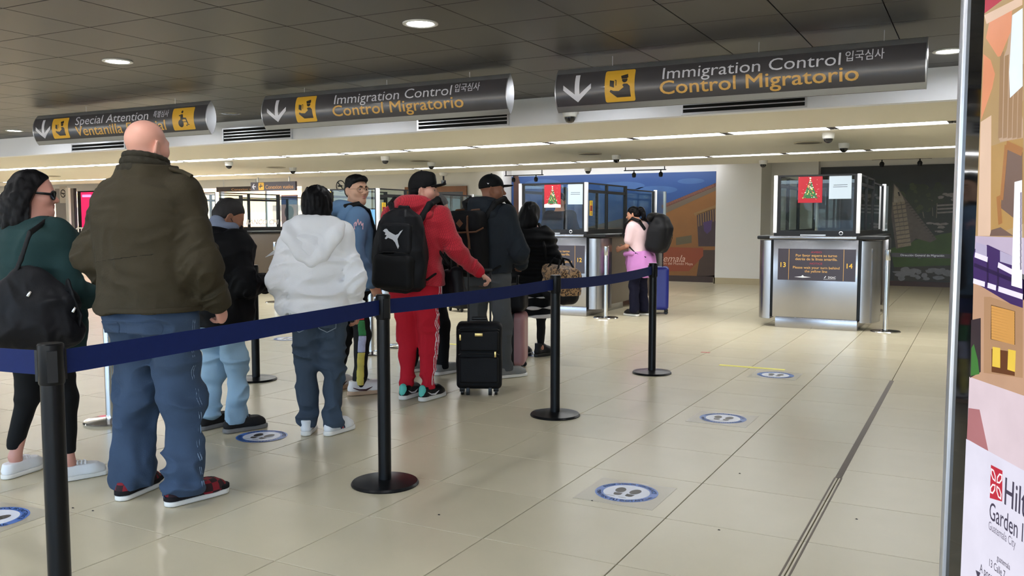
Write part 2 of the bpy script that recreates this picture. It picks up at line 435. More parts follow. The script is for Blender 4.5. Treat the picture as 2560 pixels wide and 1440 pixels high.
def in_view(cx, cy, z, s=.6, need=10):
    """projected box of a square piece, or None when it does not show or is too small to pick apart"""
    P = []
    for a in (-s/2, s/2):
        for b in (-s/2, s/2):
            q = pix((cx+a, cy+b, z))
            if q[2] < .3: return None
            P.append(q)
    x0, x1 = min(p[0] for p in P), max(p[0] for p in P); y0, y1 = min(p[1] for p in P), max(p[1] for p in P)
    if x1 < 0 or x0 > 2420 or y1 < 0 or y0 > 1440 or (y1-y0) < need: return None
    return (x1-x0)*(y1-y0)
def tile_field(parent, z, xr, yr, x0, y0, me, name, z0, z1, gap, m, skip=lambda x, y: False):
    cells = []
    i0, i1 = math.floor((xr[0]-x0)/TS), math.ceil((xr[1]-x0)/TS)
    j0, j1 = math.floor((yr[0]-y0)/TS), math.ceil((yr[1]-y0)/TS)
    for i in range(i0, i1):
        for j in range(j0, j1):
            cx, cy = x0+(i+.5)*TS, y0+(j+.5)*TS
            if skip(cx, cy): continue
            cells.append((in_view(cx, cy, z) or 0, cx, cy))
    cells.sort(key=lambda c: -c[0])
    rest = []
    for n, (a, cx, cy) in enumerate(cells):
        if a > 0 and n < 300:
            o = bpy.data.objects.new(name, me); COL.objects.link(o); o.location = (cx, cy, 0); o.parent = parent
        else: rest.append((cx, cy))
    V = []; Fc = []; h = (TS-gap)/2
    for cx, cy in rest:
        b = len(V)
        V += [(cx-h, cy-h, z0), (cx+h, cy-h, z0), (cx+h, cy+h, z0), (cx-h, cy+h, z0), (cx-h, cy-h, z1), (cx+h, cy-h, z1), (cx+h, cy+h, z1), (cx-h, cy+h, z1)]
        Fc += [tuple(b+i for i in f) for f in ((3, 2, 1, 0), (4, 5, 6, 7), (0, 1, 5, 4), (1, 2, 6, 5), (2, 3, 7, 6), (3, 0, 4, 7))]
    o = mesh(name+'_field', V, Fc, m, parent); o['kind'] = 'stuff'
tme = tile_mesh('floor_tile', TS-.005, TS-.005, -.012, 0, M_TILE, .0012)
tile_field(fl, 0, (-36, 6), (-4.6, 19.6), TX0, TY0, tme, 'floor_tile', -.012, 0, .005, MATS['porcelain_tile'])
jt = box('trim_1', (TX0-.016, 4.75, -.008), (TX0+.016, 7.9, .0015), mat('joint_filler', srgb(92, 80, 66), .6)); tag(jt, 'brown filled expansion joint running along the floor', None, None, 'structure')
jt = boxes('trim_2', [((TX0-.02, -1, -.008), (TX0-.012, 4.75, .0012)), ((TX0+.012, -1, -.008), (TX0+.02, 4.75, .0012))], mat('joint_line', srgb(110, 98, 84), .6)); tag(jt, 'twin brown lines of the expansion joint on the floor', None, None, 'structure')
# ceiling of metal panels
ZC, ZS = 2.64, 2.36
ce = box('ceiling', (-37, -4.9, ZC+.03), (7, 20, ZC+.3), M_CGAP); tag(ce, 'grey metal panel ceiling with dark joints', None, None, 'structure')
def fas_y(x): return 8.40-.019*x                         # the bulkhead runs a little askew to the tiles
lampspots = [(-3.316, 4.938), (-6.279, 4.924), (-.257, 7.636), (-12.384, 7.934), (-9.3, 4.93), (-.3, 4.93), (-12.3, 4.93), (-3.3, 7.7), (-6.3, 7.75), (-9.3, 7.8),
             (-15.4, 4.93), (-15.4, 7.93), (-18.4, 4.93), (-18.4, 7.93)] + [(x, y) for x in (-12.3, -9.3, -7.3, -5.3, -3.3, -1.3, .7, 2.7) for y in (2.3, .8, -.7, -2.2, -3.7)]  # dense near rows are unseen lamps, added to brighten the floor and backs
cme = tile_mesh('ceiling_panel', TS-.007, TS-.007, ZC, ZC+.02, M_CTILE, -.002)
tile_field(ce, ZC, (-36, 6), (-4.6, 9.3), -5.96, 3.995, cme, 'ceiling_panel', ZC, ZC+.02, .007, M_CTILE, skip=lambda x, y: y-.3 > fas_y(x))
# bulkhead and lower soffit with the two light rows
def slab(name, pts, z0, z1, m, label):
    n = len(pts); V = [(x, y, z0) for x, y in pts]+[(x, y, z1) for x, y in pts]
    Fc = [tuple(range(n))[::-1], tuple(range(n, 2*n))]+[(i, (i+1) % n, n+(i+1) % n, n+i) for i in range(n)]
    o = mesh(name, V, Fc, m); tag(o, label, None, None, 'structure'); return o
XL, XR = -37, 6.5
slab('wall_bulkhead', [(XL, fas_y(XL)), (XR, fas_y(XR)), (XR, fas_y(XR)+.12), (XL, fas_y(XL)+.12)], ZS, ZC+.03, M_FASCIA, 'white bulkhead dropping from the panel ceiling to the lower soffit')
R1 = lambda x: 10.31-.06*x if x > -8 else 10.79-.012*(x+8)
R2 = lambda x: 13.74-.085*x if x > -9.5 else 14.55
SW = .17
def band(name, f0, f1, o0, o1, label, z0=ZS, z1=ZS+.12, m=None):
    xs = [XL, -20, -14, -9.5, -8, -4, -1, 2, XR]
    pts = [(x, f0(x)+o0) for x in xs]+[(x, f1(x)+o1) for x in reversed(xs)]
    slab(name, pts, z0, z1, m or M_SOFFIT, label)
SE = lambda x: 16.0
band('ceiling_front_soffit', fas_y, R1, .12, -SW, 'cream plaster soffit between the bulkhead and the first light row')
band('ceiling_middle_soffit', R1, R2, SW, -SW, 'cream plaster soffit between the two light rows')
band('ceiling_rear_soffit', R2, SE, SW, 0, 'cream plaster soffit behind the second light row')
band('ceiling_slot_cover', fas_y, SE, .1, 0, 'dark void above the light slots', ZS+.12, ZS+.16, M_CGAP)
slab('ceiling_rear_cove', [(XL, 16), (XR, 16), (XR, 20), (XL, 20)], 2.62, 2.68, M_WHITE, 'raised white cove ceiling over the mural walls')
M_TUBE = mat('light_diffuser', (.97, .98, 1), .4, emit=E_STRIP)
M_SOCK = mat('lamp_socket', (.02, .02, .02), .5)
def strip(f, x0, x1, label, grp):
    xm = (x0+x1)/2; a = math.atan2(f(x1)-f(x0), x1-x0); L = math.hypot(x1-x0, f(x1)-f(x0))
    t = empty('linear_light', (xm, f(xm), ZS), a, label, 'light', grp)
    box('diffuser', (-L/2+.05, -.15, .012), (L/2-.05, .15, .02), M_TUBE, t)
    box('end_cap', (-L/2+.006, -.15, .008), (-L/2+.05, .15, .05), M_SOCK, t); box('end_cap', (L/2-.05, -.15, .008), (L/2-.006, .15, .05), M_SOCK, t)
    box('louvre_rail', (-L/2+.05, -.165, .004), (L/2-.05, -.15, .05), M_ALU, t)
    box('louvre_rail', (-L/2+.05, .15, .004), (L/2-.05, .165, .05), M_ALU, t)
for f, nm, c, sh in ((R1, 'front', -9.95, 1.2075), (R2, 'rear', -13.64, 1.2145)):
    k0 = -9 if nm == 'front' else -8
    ks = [k for k in range(k0, 14) if c+(k+1)*sh <= 2.6]
    for k in ks:
        strip(f, c+k*sh, c+(k+1)*sh, '%s linear light from the right in the %s row of the cream soffit' % (ORD[ks[-1]-k+1], nm), 'linear lights of the %s ceiling row' % nm)
# rear walls with the recesses of the murals
def wall(name, lo, hi, label, m=None):
    o = box(name, lo, hi, m or M_WHITE); tag(o, label, None, None, 'structure'); return o
wall('wall_rear_middle', (-4.96, 18.52, 0), (-4.02, 19.9, 2.66), 'white pier between the two mural walls')
wall('wall_rear_step', (-4.02, 19.5, 0), (-3.05, 19.9, 2.66), 'white wall stepping back beside the pyramid mural')
wall('wall_rear_mural', (-10.2, 18.86, 0), (-4.96, 19.9, 2.66), 'white wall behind the street mural')
wall('wall_rear_dark', (-3.05, 19.72, 0), (6.5, 19.9, 2.66), 'wall behind the dark pyramid mural')
wall('wall_rear_pier', (-10.75, 18.4, 0), (-10.05, 18.86, 2.66), 'narrow white pier left of the street mural')
wall('wall_rear_left', (-16.6, 18.8, 0), (-10.75, 19.9, 2.66), 'cream rear wall with the wooden doorway')
wall('wall_right', (6.4, -4.9, 0), (6.6, 20, 2.7), 'plain right wall outside the picture')
wall('wall_left', (-37, -4.9, 0), (-36.8, 20, 2.7), 'far left wall')
bb = boxes('baseboard_rear', [((-4.975, 18.5, 0), (-4.0, 18.53, .13)), ((-4.985, 18.5, 0), (-4.95, 18.86, .13)), ((-16.6, 18.77, 0), (-10.75, 18.8, .13)), ((-4.02, 19.47, 0), (-3.05, 19.5, .13))], M_BASEB); tag(bb, 'beige tile baseboard along the rear walls', None, None, 'structure')
# window walls: far left rear, and behind the camera (seen only in reflections)
M_PANE = glass('window_glass', (.96, .97, .96))
def window_run(name, x0, x1, y, n, z0, z1, label, face=1):
    w = (x1-x0)/n
    t = empty(name, (x0, y, 0), 0, label); t['kind'] = 'structure'
    box('sill_panel', (0, -.08, 0), (x1-x0, .08, z0), M_GREYW, t); box('head_panel', (0, -.08, z1), (x1-x0, .08, 2.67), M_WHITE, t)
    for i in range(n+1): box('mullion', (i*w-.04, -.06, z0), (i*w+.04, .06, z1), M_ALU, t)
    for i in range(n): box('pane', (i*w+.04, -.006, z0), ((i+1)*w-.04, .006, z1), M_PANE, t)
window_run('window_1', -36.8, -16.6, 19.4, 11, .35, 2.32, 'tall aluminium window run with bright daylight outside')
window_run('window_2', -36.8, 6.4, -4.75, 16, .25, 2.55, 'long window run behind the viewpoint')
# outside: ground, sunlit buildings
M_EXT = mat('sunlit_render', srgb(236, 212, 172), .8, var=.04, vscale=.6)
M_EXT2 = mat('sunlit_pink_render', srgb(228, 178, 166), .8, var=.04)
M_EXTD = mat('shaded_opening', srgb(140, 128, 124), .5)
og = wall('floor_outside', (-90, 20, -.25), (40, 70, -.05), 'pale paving outside the windows', M_EXT); og = wall('floor_outside_rear', (-90, -60, -.25), (40, -4.95, -.05), 'pale paving behind the viewpoint', mat('paving', srgb(190, 182, 170), .8, var=.05, vscale=.5))
eb = empty('building', (-34, 33, 0), 0, 'sunlit cream building seen through the far windows', 'building')
box('wall', (-26, 0, 0), (24, 6, 7), M_EXT, eb)
box('balcony_band', (-26, -.6, 2.9), (24, 0, 3.3), M_EXT2, eb); box('balcony_band', (-26, -.5, 1.05), (24, 0, 1.3), M_EXT2, eb)
for i in range(12): box('window', (-25+i*4, -.04, 1.35), (-23+i*4, .03, 2.1), M_EXTD, eb)
eb2 = empty('building', (-10, -48, 0), 0, 'pale office block mirrored in the booth glass', 'building')
box('wall', (-30, -6, 0), (6, 0, 4.2), mat('pale_block', srgb(205, 205, 208), .8, var=.03), eb2)
for i in range(9): box('window', (-29+i*4, -.02, 1.4), (-26.6+i*4, .04, 3.2), M_EXTD, eb2)
# ------------------------------------------------------------------ ceiling fixtures
M_LAMP = mat('downlight_lens', (.95, .97, 1), .4, emit=E_DOWN)
M_TRIM = mat('white_trim', srgb(225, 225, 222), .35)
M_DOME = mat('smoked_dome', (.01, .01, .012), .06, coat=.5)
M_CAMW = mat('camera_white', srgb(216, 216, 212), .35)
names = ['bright round downlight above the middle hanging sign', 'round downlight above the left hanging sign', 'round downlight past the end of the right hanging sign', 'round downlight left of the special attention sign']
for i, (x, y) in enumerate(lampspots):
    lab = names[i] if i < 4 else 'recessed round downlight of the panel ceiling, out of sight, dense near rows added for fill light'
    t = empty('downlight', (x, y, ZC), 0, lab, 'light', 'round downlights of the panel ceiling')
    lathe('trim_ring', [(.088, .0), (.118, -.001), (.118, -.008), (.105, -.012), (.088, -.006), (.088, .0)], M_TRIM, t)
    lathe('lens', [(0, -.004), (.088, -.003), (.088, .0), (0, .0)], M_LAMP, t, n=24)
t = empty('ceiling_speaker', (-8.119, 7.939, ZC), 0, 'dark round speaker grille in the panel ceiling between two signs', 'speaker')
lathe('grille', [(0, -.012), (.08, -.01), (.11, -.002)], M_DOME, t); lathe('rim', [(.11, -.001), (.125, -.004), (.13, -.001)], mat('grey_rim', srgb(120, 116, 110), .4), t)
def dome_cam(x, y, z, label, s=1, wall=False):
    t = empty('dome_camera', (x, y, z), 0, label, 'camera', 'dome cameras')
    lathe('housing', [(0, 0), (.062*s, 0), (.062*s, -.012*s), (.056*s, -.055*s), (.048*s, -.06*s)], M_CAMW, t, n=24)
    lathe('dome', [(.045*s, -.058*s), (.043*s, -.075*s), (.034*s, -.092*s), (.018*s, -.102*s), (0, -.105*s)], M_DOME, t, n=24)
    return t
for px, lab in [((2071, 332), 'white dome camera right of the ceiling speaker under the right sign'), ((2110, 358), 'white dome camera just before the rear light row on the right'), ((1541, 388), 'dome camera in front of the rear lights above booth 12'),
                ((963, 391), 'dome camera between the light rows under the middle sign'), ((1078, 406), 'dome camera right beside the ceiling speaker under the middle sign'), ((572, 405), 'dome camera between the light rows above the left bank booth'),
                ((732, 419), 'small dome camera by the rear lights above the person in white'), ((1470, 419), 'dome camera at the soffit edge above the street mural'), ((1908, 401), 'dome camera at the soffit edge above the white pier')]:
    p = atz(*px, ZS); dome_cam(p[0], p[1], ZS, lab, 1.15)
# big pan-tilt dome on the bulkhead
p = aty(1425, 290, 8.36)
t = empty('dome_camera', (p[0], 8.36, p[2]+.055), 0, 'large white bulkhead dome camera under the left end of the right sign', 'camera', 'dome cameras')
lathe('housing', [(0, .06), (.055, .055), (.075, .03), (.08, -.01), (.072, -.06), (.062, -.066)], M_CAMW, t); lathe('dome', [(.058, -.064), (.056, -.085), (.04, -.115), (.02, -.125), (0, -.127)], M_DOME, t)
box('bracket', (-.03, .0, .02), (.03, .13, .05), M_CAMW, t); box('wall_plate', (-.05, .11, -.03), (.05, .145, .1), M_CAMW, t)
# camera pair behind the red cap
p = atz(1115, 432, ZS)
t = empty('dome_camera', (p[0], 15.9, ZS), 0, 'hanging camera with a dark lens arm above the red capped man', 'camera', 'dome cameras')
lathe('housing', [(0, 0), (.09, 0), (.09, -.03), (.07, -.07), (0, -.075)], M_CAMW, t, n=20); lathe('neck', [(.02, -.07), (.02, -.16)], M_BLACK, t, n=12); lathe('lens', [(0, -.15), (.05, -.16), (.055, -.22), (.04, -.26), (0, -.27)], M_DOME, t, n=16)
for px, lab in [((690, 418), 'flat round ceiling speaker in the soffit above the left bank booth'), ((1050, 402), 'flat round ceiling speaker in the soffit above the red capped man'), ((2020, 356), 'flat round ceiling speaker in the soffit beside two dome cameras'),
                ((1475, 384), 'flat round ceiling speaker in the soffit over the street mural'), ((130, 440), 'flat round ceiling speaker in the soffit above the dark haired woman')]:
    p = atz(*px, ZS); t = empty('ceiling_speaker', (p[0], p[1], ZS), 0, lab, 'speaker', 'soffit speakers')
    lathe('rim', [(.155, 0), (.18, -.004), (.175, -.012), (.15, -.01)], mat('beige_rim', srgb(190, 180, 158), .5), t); lathe('grille', [(0, -.012), (.15, -.008)], mat('speaker_grille', srgb(120, 112, 98), .6), t)
# linear vents in the bulkhead
def vent(x0, x1, nsl, label):
    xm = (x0+x1)/2; a = math.atan(-.019); L = x1-x0
    t = empty('air_vent', (xm, fas_y(xm)-.004, 0), a, label, 'vent', 'linear air vents of the bulkhead')
    h = .035*nsl; zb = 2.385
    box('back_plate', (-L/2, -.004, zb), (L/2, .002, zb+h+.02), mat('vent_void', (.004, .004, .004), .9), t)
    box('frame', (-L/2-.02, -.014, zb-.018), (L/2+.02, 0, zb), M_ALU, t); box('frame', (-L/2-.02, -.014, zb+h+.012), (L/2+.02, 0, zb+h+.03), M_ALU, t)
    box('frame', (-L/2-.02, -.014, zb), (-L/2, 0, zb+h+.012), M_ALU, t); box('frame', (L/2, -.014, zb), (L/2+.02, 0, zb+h+.012), M_ALU, t)
    for i in range(1, nsl): box('slat', (-L/2, -.012, zb+i*(h+.012)/nsl-.005), (L/2, -.003, zb+i*(h+.012)/nsl+.005), M_ALU, t)
vent(-12.06, -10.88, 2, 'slim air vent under the special attention sign'); vent(-8.88, -7.70, 4, 'four slot air vent between the left and middle signs')
vent(-5.74, -4.57, 3, 'air vent under the right end of the middle sign'); vent(-2.60, -1.45, 3, 'air vent under the right hanging sign')
bx = box('junction_cover', (-1.22, fas_y(-1.2)-.012, 2.44), (-1.08, fas_y(-1.2), 2.53), M_FASCIA, bev=.003); tag(bx, 'small white cover plate on the bulkhead right of the vent', 'cover plate')
# ------------------------------------------------------------------ the three hanging lens-shaped signs
M_SIGN = mat('sign_charcoal', srgb(74, 72, 76), .28, coat=.3)
M_SWHITE = mat('sign_white_print', srgb(226, 226, 236), .4); M_SYEL = mat('sign_yellow_print', srgb(232, 180, 60), .4); M_SDARK = mat('sign_dark_print', srgb(52, 48, 46), .4)
M_SGOLD = mat('sign_gold_print', srgb(226, 176, 92), .4)
SH, SD = .345, .072                                       # sign height, half depth
def lens_y(t):                                            # t measured from the middle height
    R = ((SH/2)**2+SD**2)/(2*SD); return math.sqrt(max(R*R-t*t, 0))-(R-SD)
def officer(cx, cy, h):
    """pictogram of a capped officer holding a passport, h = half size of the square"""
    S = lambda x, y: (cx+x*h, cy+y*h)
    return [poly([S(.08, .62), S(.55, .72), S(.6, .5), S(.5, .42), S(.14, .42)]), disc(*S(.36, .36), .19*h, n=18, a0=180, a1=360), poly([S(.17, .4), S(.55, .4), S(.55, .34), S(.17, .34)]),
            poly([S(-.05, -.35), S(.3, -.12), S(.2, .02), S(.3, .1), S(.55, .08), S(.72, -.08), S(.76, -.75), S(-.2, -.75), S(-.7, -.36), S(-.62, -.24), S(-.42, -.32)]),
            poly([S(-.68, .38), S(-.38, .32), S(-.38, -.12), S(-.68, 0)]), seg(S(-.34, .36), S(-.22, .34), .05*h), seg(S(-.24, .36), S(-.24, .0), .05*h)]
def wheelchair(cx, cy, h):
    S = lambda x, y: (cx+x*h, cy+y*h)
    return [disc(*S(-.12, .62), .13*h, n=16), poly([S(-.3, .4), S(.02, .4), S(.06, -.1), S(-.3, -.1)]), seg(S(-.5, .3), S(-.25, .28), .1*h), disc(*S(-.28, -.42), .34*h, n=26), seg(S(.0, .02), S(.42, -.02), .14*h), seg(S(.38, .0), S(.62, -.5), .12*h),
            seg(S(.02, -.3), S(.5, -.3), .06*h), disc(*S(.42, -.62), .07*h, n=12), seg(S(.5, -.56), S(.78, -.56), .07*h)]
def hanging_sign(x0, x1, zb, y, rot, items, label, wires):
    L = x1-x0; xm = (x0+x1)/2; zm = zb+SH/2
    t = empty('hanging_sign', (xm, y, zm), rot, label, 'sign', 'hanging lens shaped signs')
    n = 16; prof = []
    for i in range(n+1):
        tt = -SH/2+SH*i/n; prof.append((-lens_y(tt), tt))
    for i in range(n+1):
        tt = SH/2-SH*i/n; prof.append((lens_y(tt)*.9, tt))
    def extr(name, pr, xa, xb, m, grow=0):
        bm = bmesh.new(); ra = [bm.verts.new((xa, a*(1+grow), b*(1+grow))) for a, b in pr]; rb = [bm.verts.new((xb, a*(1+grow), b*(1+grow))) for a, b in pr]
        k = len(pr)
        for i in range(k): bm.faces.new((ra[i], ra[(i+1) % k], rb[(i+1) % k], rb[i]))
        bm.faces.new(ra[::-1]); bm.faces.new(rb); bmesh.ops.remove_doubles(bm, verts=bm.verts, dist=1e-5)
        return bm_obj(name, bm, m, t, auto=35)
    extr('body', prof, -L/2+.008, L/2-.008, M_SIGN)
    extr('end_cap', prof, -L/2, -L/2+.008, M_ALU, .012); extr('end_cap', prof, L/2-.008, L/2, M_ALU, .012)
    for sg, nm in ((1, 'rail'), (-1, 'rail')):            # rounded aluminium rails along both long edges
        pr = [(-lens_y(tt)-.004, tt) for tt in np.linspace(SH/2-.042, SH/2-.002, 6)]+[(lens_y(tt)+.002, tt) for tt in np.linspace(SH/2-.002, SH/2-.042, 6)]
        extr(nm, [(a, b*sg) for a, b in pr][::sg], -L/2+.008, L/2-.008, M_ALU)
    face = lambda d: (lambda s, tt: (s, -lens_y(tt)-d, tt))
    cuts = np.linspace(-.13, .13, 14)
    for nm, shapes, m, d in items(L): flat(nm, shapes, face(d), m, t, cuts)
    for wx in wires: tube('suspension_wire', [(wx, 0, SH/2-.01), (wx, 0, ZC-zm)], .0025, M_ALU, t, n=6)
def arrow(x, hw):
    return [poly([(x-.16*hw, .11), (x+.16*hw, .11), (x+.17*hw, -.055), (x, -.105), (x-.17*hw, -.055)]), poly([(x-hw, -.005), (x-hw, .035), (x, -.06), (x+hw, .035), (x+hw, -.005), (x, -.105)])]
def items_imm(L):
    o = -L/2; k = L/2.75
    e, _ = text_shape('Immigration Control', .128, .0, width=1.29*k); ko, _ = text_shape('입국심사', .082, .006, width=.25*k); c, _ = text_shape('Control Migratorio', .142, .012, width=1.43*k)
    sq = o+.565*k
    return [('arrow', arrow(o+.2*k, .122*k), M_SWHITE, .002), ('pictogram_square', [rrect(sq-.125*k, -.122, sq+.125*k, .122, .015)], M_SYEL, .002), ('pictogram', officer(sq, 0, .12), M_SDARK, .0032),
            ('lettering', [shift(e, o+.915*k, .022)], M_SWHITE, .002), ('lettering', [shift(ko, o+2.235*k, .048)], M_SWHITE, .002), ('lettering', [shift(c, o+.895*k, -.09)], M_SGOLD, .002)]
def items_spe(L):
    o = -L/2; k = L/2.95
    e, _ = text_shape('Special Attention', .135, .0, width=1.25*k); ko, _ = text_shape('특별심사', .082, .006, width=.24*k); c, _ = text_shape('Ventanilla Especial', .15, .012, width=1.52*k)
    sq = o+.52*k; wq = o+2.6*k
    return [('arrow', arrow(o+.2*k, .14*k), M_SWHITE, .002), ('pictogram_square', [rrect(sq-.15*k, -.115, sq+.15*k, .115, .015)], M_SYEL, .002), ('pictogram', officer(sq, 0, .115), M_SDARK, .0032),
            ('pictogram_square', [rrect(wq-.165*k, -.115, wq+.165*k, .115, .015)], M_SYEL, .002), ('pictogram', wheelchair(wq, 0, .115), M_SDARK, .0032),
            ('lettering', [shift(e, o+.8*k, .02)], M_SWHITE, .002), ('lettering', [shift(ko, o+2.13*k, .04)], M_SWHITE, .002), ('lettering', [shift(c, o+.8*k, -.1)], M_SGOLD, .002)]
hanging_sign(-3.1, -.35, 2.222, 6.62, -.012, items_imm, 'right hanging immigration control sign, nearest and largest of the three', (-.9, .25, 1.1))
hanging_sign(-6.42, -3.6, 2.25, 6.75, -.01, items_imm, 'middle hanging immigration control sign with yellow officer pictogram', (-.9, .1, 1.0))
hanging_sign(-9.96, -7.1, 2.235, 6.68, 0, items_spe, 'left hanging special attention sign with yellow wheelchair pictogram', (-.55, .9))
# ------------------------------------------------------------------ murals
def flat_wall(name, shapes, Y, m, parent, d): return flat(name, shapes, lambda s, t: (s, Y-d, t), m, parent)
def wp(Y, *pts): return [(float(q[0]), float(q[2])) for q in (aty(x, y, Y) for x, y in pts)]
YM = 18.84
t = empty('street_mural', (-7.5, YM, 0), 0, 'large printed mural of a blue sky and orange colonial street behind booth 12', 'mural')
def mm(n, c, **k): return mat('mural_'+n, srgb(*c), k.pop('rough', .45), **k)
box('panel', (-10.03+7.5, -.02, .12), (-5.05+7.5, 0, 2.40), mm('sky', (36, 72, 128), var=.14, vscale=1.1, stretch=(.5, 1, 1.6)), t)
box('plinth', (-10.03+7.5, -.05, 0), (-5.05+7.5, 0, .13), mm('plinth', (52, 34, 26)), t)
def mflat(nm, shapes, m, d=.022):
    o = flat(nm, shapes, lambda s, tt: (s+7.5, -d, tt), m, t); return o
Yp = YM-.025
mflat('printed_cloud', [disc(-7.2, 2.12, .55, .1), disc(-6.4, 2.02, .5, .09), disc(-9.2, 2.2, .5, .12), disc(-8.3, 1.85, .5, .2), disc(-5.6, 2.2, .3, .06)], mm('cloud', (58, 92, 142), var=.2, vscale=3), .0215)
mflat('printed_house', [poly(wp(Yp, (1665, 508), (1790, 470), (1790, 700), (1665, 700)))], mm('house', (128, 84, 36), var=.15, vscale=2.5), .023)
mflat('printed_eave', [poly(wp(Yp, (1660, 535), (1790, 476), (1790, 462), (1660, 520)))], mm('eave', (98, 84, 68)), .024)
mflat('printed_roof', [poly(wp(Yp, (1655, 522), (1790, 466), (1790, 457), (1655, 513)))], mm('roof', (92, 52, 40), var=.3, vscale=30), .025)
rt_ = wp(Yp, *[(1657+i*6, 515-i*2.42) for i in range(22)]); mflat('printed_roof_tiles', [disc(a_, b_, .035, .03, n=8) for a_, b_ in rt_], mm('roof_tile', (110, 70, 56), var=.3, vscale=30), .0258)
mflat('printed_window', [poly(wp(Yp, (1742, 536), (1790, 520), (1790, 616), (1746, 616)))], mm('window', (58, 40, 42), var=.2, vscale=8), .024)
mflat('printed_lattice', [seg(wp(Yp, (1746+i*6, 534-i*2))[0], wp(Yp, (1747+i*6, 566-i*2))[0], .02) for i in range(8)]+[poly(wp(Yp, (1734, 533), (1790, 512), (1790, 521), (1738, 540)))], mm('lattice', (128, 96, 54)), .025)
mflat('printed_banner', [poly(wp(Yp, (1758, 556), (1780, 550), (1778, 575), (1768, 585), (1760, 577)))], mm('violet', (66, 42, 88)), .026)
mflat('printed_plaque', [poly(wp(Yp, (1690, 594), (1729, 588), (1729, 607), (1690, 613)))], mm('plaque', (88, 78, 54)), .024)
mflat('printed_shopfront', [poly(wp(Yp, (1752, 625), (1790, 625), (1790, 700), (1740, 700))), poly(wp(Yp, (1670, 700), (1790, 688), (1790, 703), (1670, 703)))], mm('shopfront', (62, 44, 32), var=.2, vscale=8), .026)
mflat('printed_orange_band', [poly(wp(Yp, (1440, 612), (1758, 620), (1758, 640), (1722, 678), (1440, 678)))], mm('orange', (132, 60, 28), var=.05), .027)
mflat('printed_street', [poly(wp(Yp, (1284, 445), (1298, 450), (1330, 560), (1440, 575), (1560, 545), (1600, 560), (1600, 700), (1284, 700)))], mm('street', (86, 68, 58), var=.3, vscale=3), .0235)
mflat('printed_gable', [poly(wp(Yp, (1284, 440), (1296, 440), (1312, 520), (1320, 640), (1284, 640)))], mm('gable', (84, 58, 48), var=.3, vscale=6), .024)
mw = mm('print_white', (206, 170, 150))
q0 = aty(1678, 652, Yp); q1 = aty(1713, 645, Yp)
s, w = text_shape('Guatemala', .22, .0, shear=.35); mflat('lettering', [shift(s, q1[0]-w, q0[2]-.02)], mw, .0285)
s, w = text_shape('Corazón del Mundo Maya', .085, .002); mflat('lettering', [shift(s, aty(1732, 660, Yp)[0]-w, aty(1732, 663, Yp)[2])], mw, .0285)
YD = 19.7
t = empty('pyramid_mural', (-1.4, YD, 0), 0, 'dark printed mural of a stone step pyramid, trees and lawn on the right', 'mural')
box('panel', (-3.03+1.4, -.02, .1), (2.4+1.4, 0, 2.47), mm('night', (44, 48, 50), var=.25, vscale=2.2, rough=.5), t)
box('plinth', (-3.03+1.4, -.05, 0), (2.4+1.4, 0, .1), mm('dark_plinth', (58, 36, 30)), t)
def dflat(nm, shapes, m, d): return flat(nm, shapes, lambda s, tt: (s+1.4, -d, tt), m, t)
Yp = YD-.025
rb = random.Random(11)
def blob(px, py, r, ry=None, n=9): x_, z_ = wp(Yp, (px, py))[0]; ry = r if ry is None else ry; return poly([(x_+r*rb.uniform(.7, 1.15)*math.cos(2*math.pi*i/n), z_+ry*rb.uniform(.7, 1.15)*math.sin(2*math.pi*i/n)) for i in range(n)])
dflat('printed_hill', [poly(wp(Yp, (2040, 470), (2130, 440), (2230, 452), (2300, 470), (2420, 455), (2420, 600), (2040, 600)))], mm('hill', (40, 46, 40), var=.3, vscale=7), .022)
dflat('printed_lawn', [poly(wp(Yp, (2225, 622), (2320, 590), (2420, 575), (2420, 668), (2235, 668)))], mm('lawn', (58, 80, 34), var=.3, vscale=5), .0225)
for nm_, col_, n_, s_ in (('printed_foliage', (44, 52, 36), 34, .11), ('printed_leaves', (62, 72, 44), 26, .06)):
    dflat(nm_, [blob(2262+rb.gauss(36, 22), 500+rb.gauss(0, 17), s_*rb.uniform(.6, 1.2)) for i in range(n_)], mm(nm_, col_, var=.3, vscale=20), .0232 if s_ > .1 else .0236)
dflat('printed_trunk', [seg(wp(Yp, (2304, 515))[0], wp(Yp, (2310, 545))[0], .014), seg(wp(Yp, (2343, 505))[0], wp(Yp, (2341, 545))[0], .012), seg(wp(Yp, (2330, 500))[0], wp(Yp, (2332, 540))[0], .01)], mm('trunk', (120, 110, 96)), .0238)
dflat('printed_ruin', [blob(2350+rb.uniform(0, 55), 484+rb.uniform(0, 16), .06, .03, 6) for i in range(16)]+[poly(wp(Yp, (2342+0, 512+k_*9), (2410, 508+k_*9), (2410, 512+k_*9), (2344, 516+k_*9))) for k_ in range(3)]+[blob(2322+rb.uniform(0, 40), 556+rb.uniform(0, 30), .09, .03, 5) for i in range(6)], mm('ruin', (128, 122, 120), var=.4, vscale=14), .025)
dflat('printed_pyramid', [poly(wp(Yp, (2234, 458), (2246, 470), (2258, 490), (2266, 500), (2342, 598), (2326, 606), (2290, 596), (2268, 616), (2240, 622), (2228, 540)))], mm('pyramid_stone', (92, 84, 78), var=.4, vscale=12), .0252)
dflat('printed_blocks', [poly(wp(Yp, (2231+i*1.3+k_*11, 506+i*10.5-k_*1.5), (2240+i*1.5+k_*11, 504+i*10.5-k_*1.5), (2241+i*1.5+k_*11, 512+i*10.5-k_*1.5), (2232+i*1.3+k_*11, 514+i*10.5-k_*1.5))) for i in range(11) for k_ in range(3)], mm('pyramid_block', (138, 126, 110), var=.35, vscale=16), .0256)
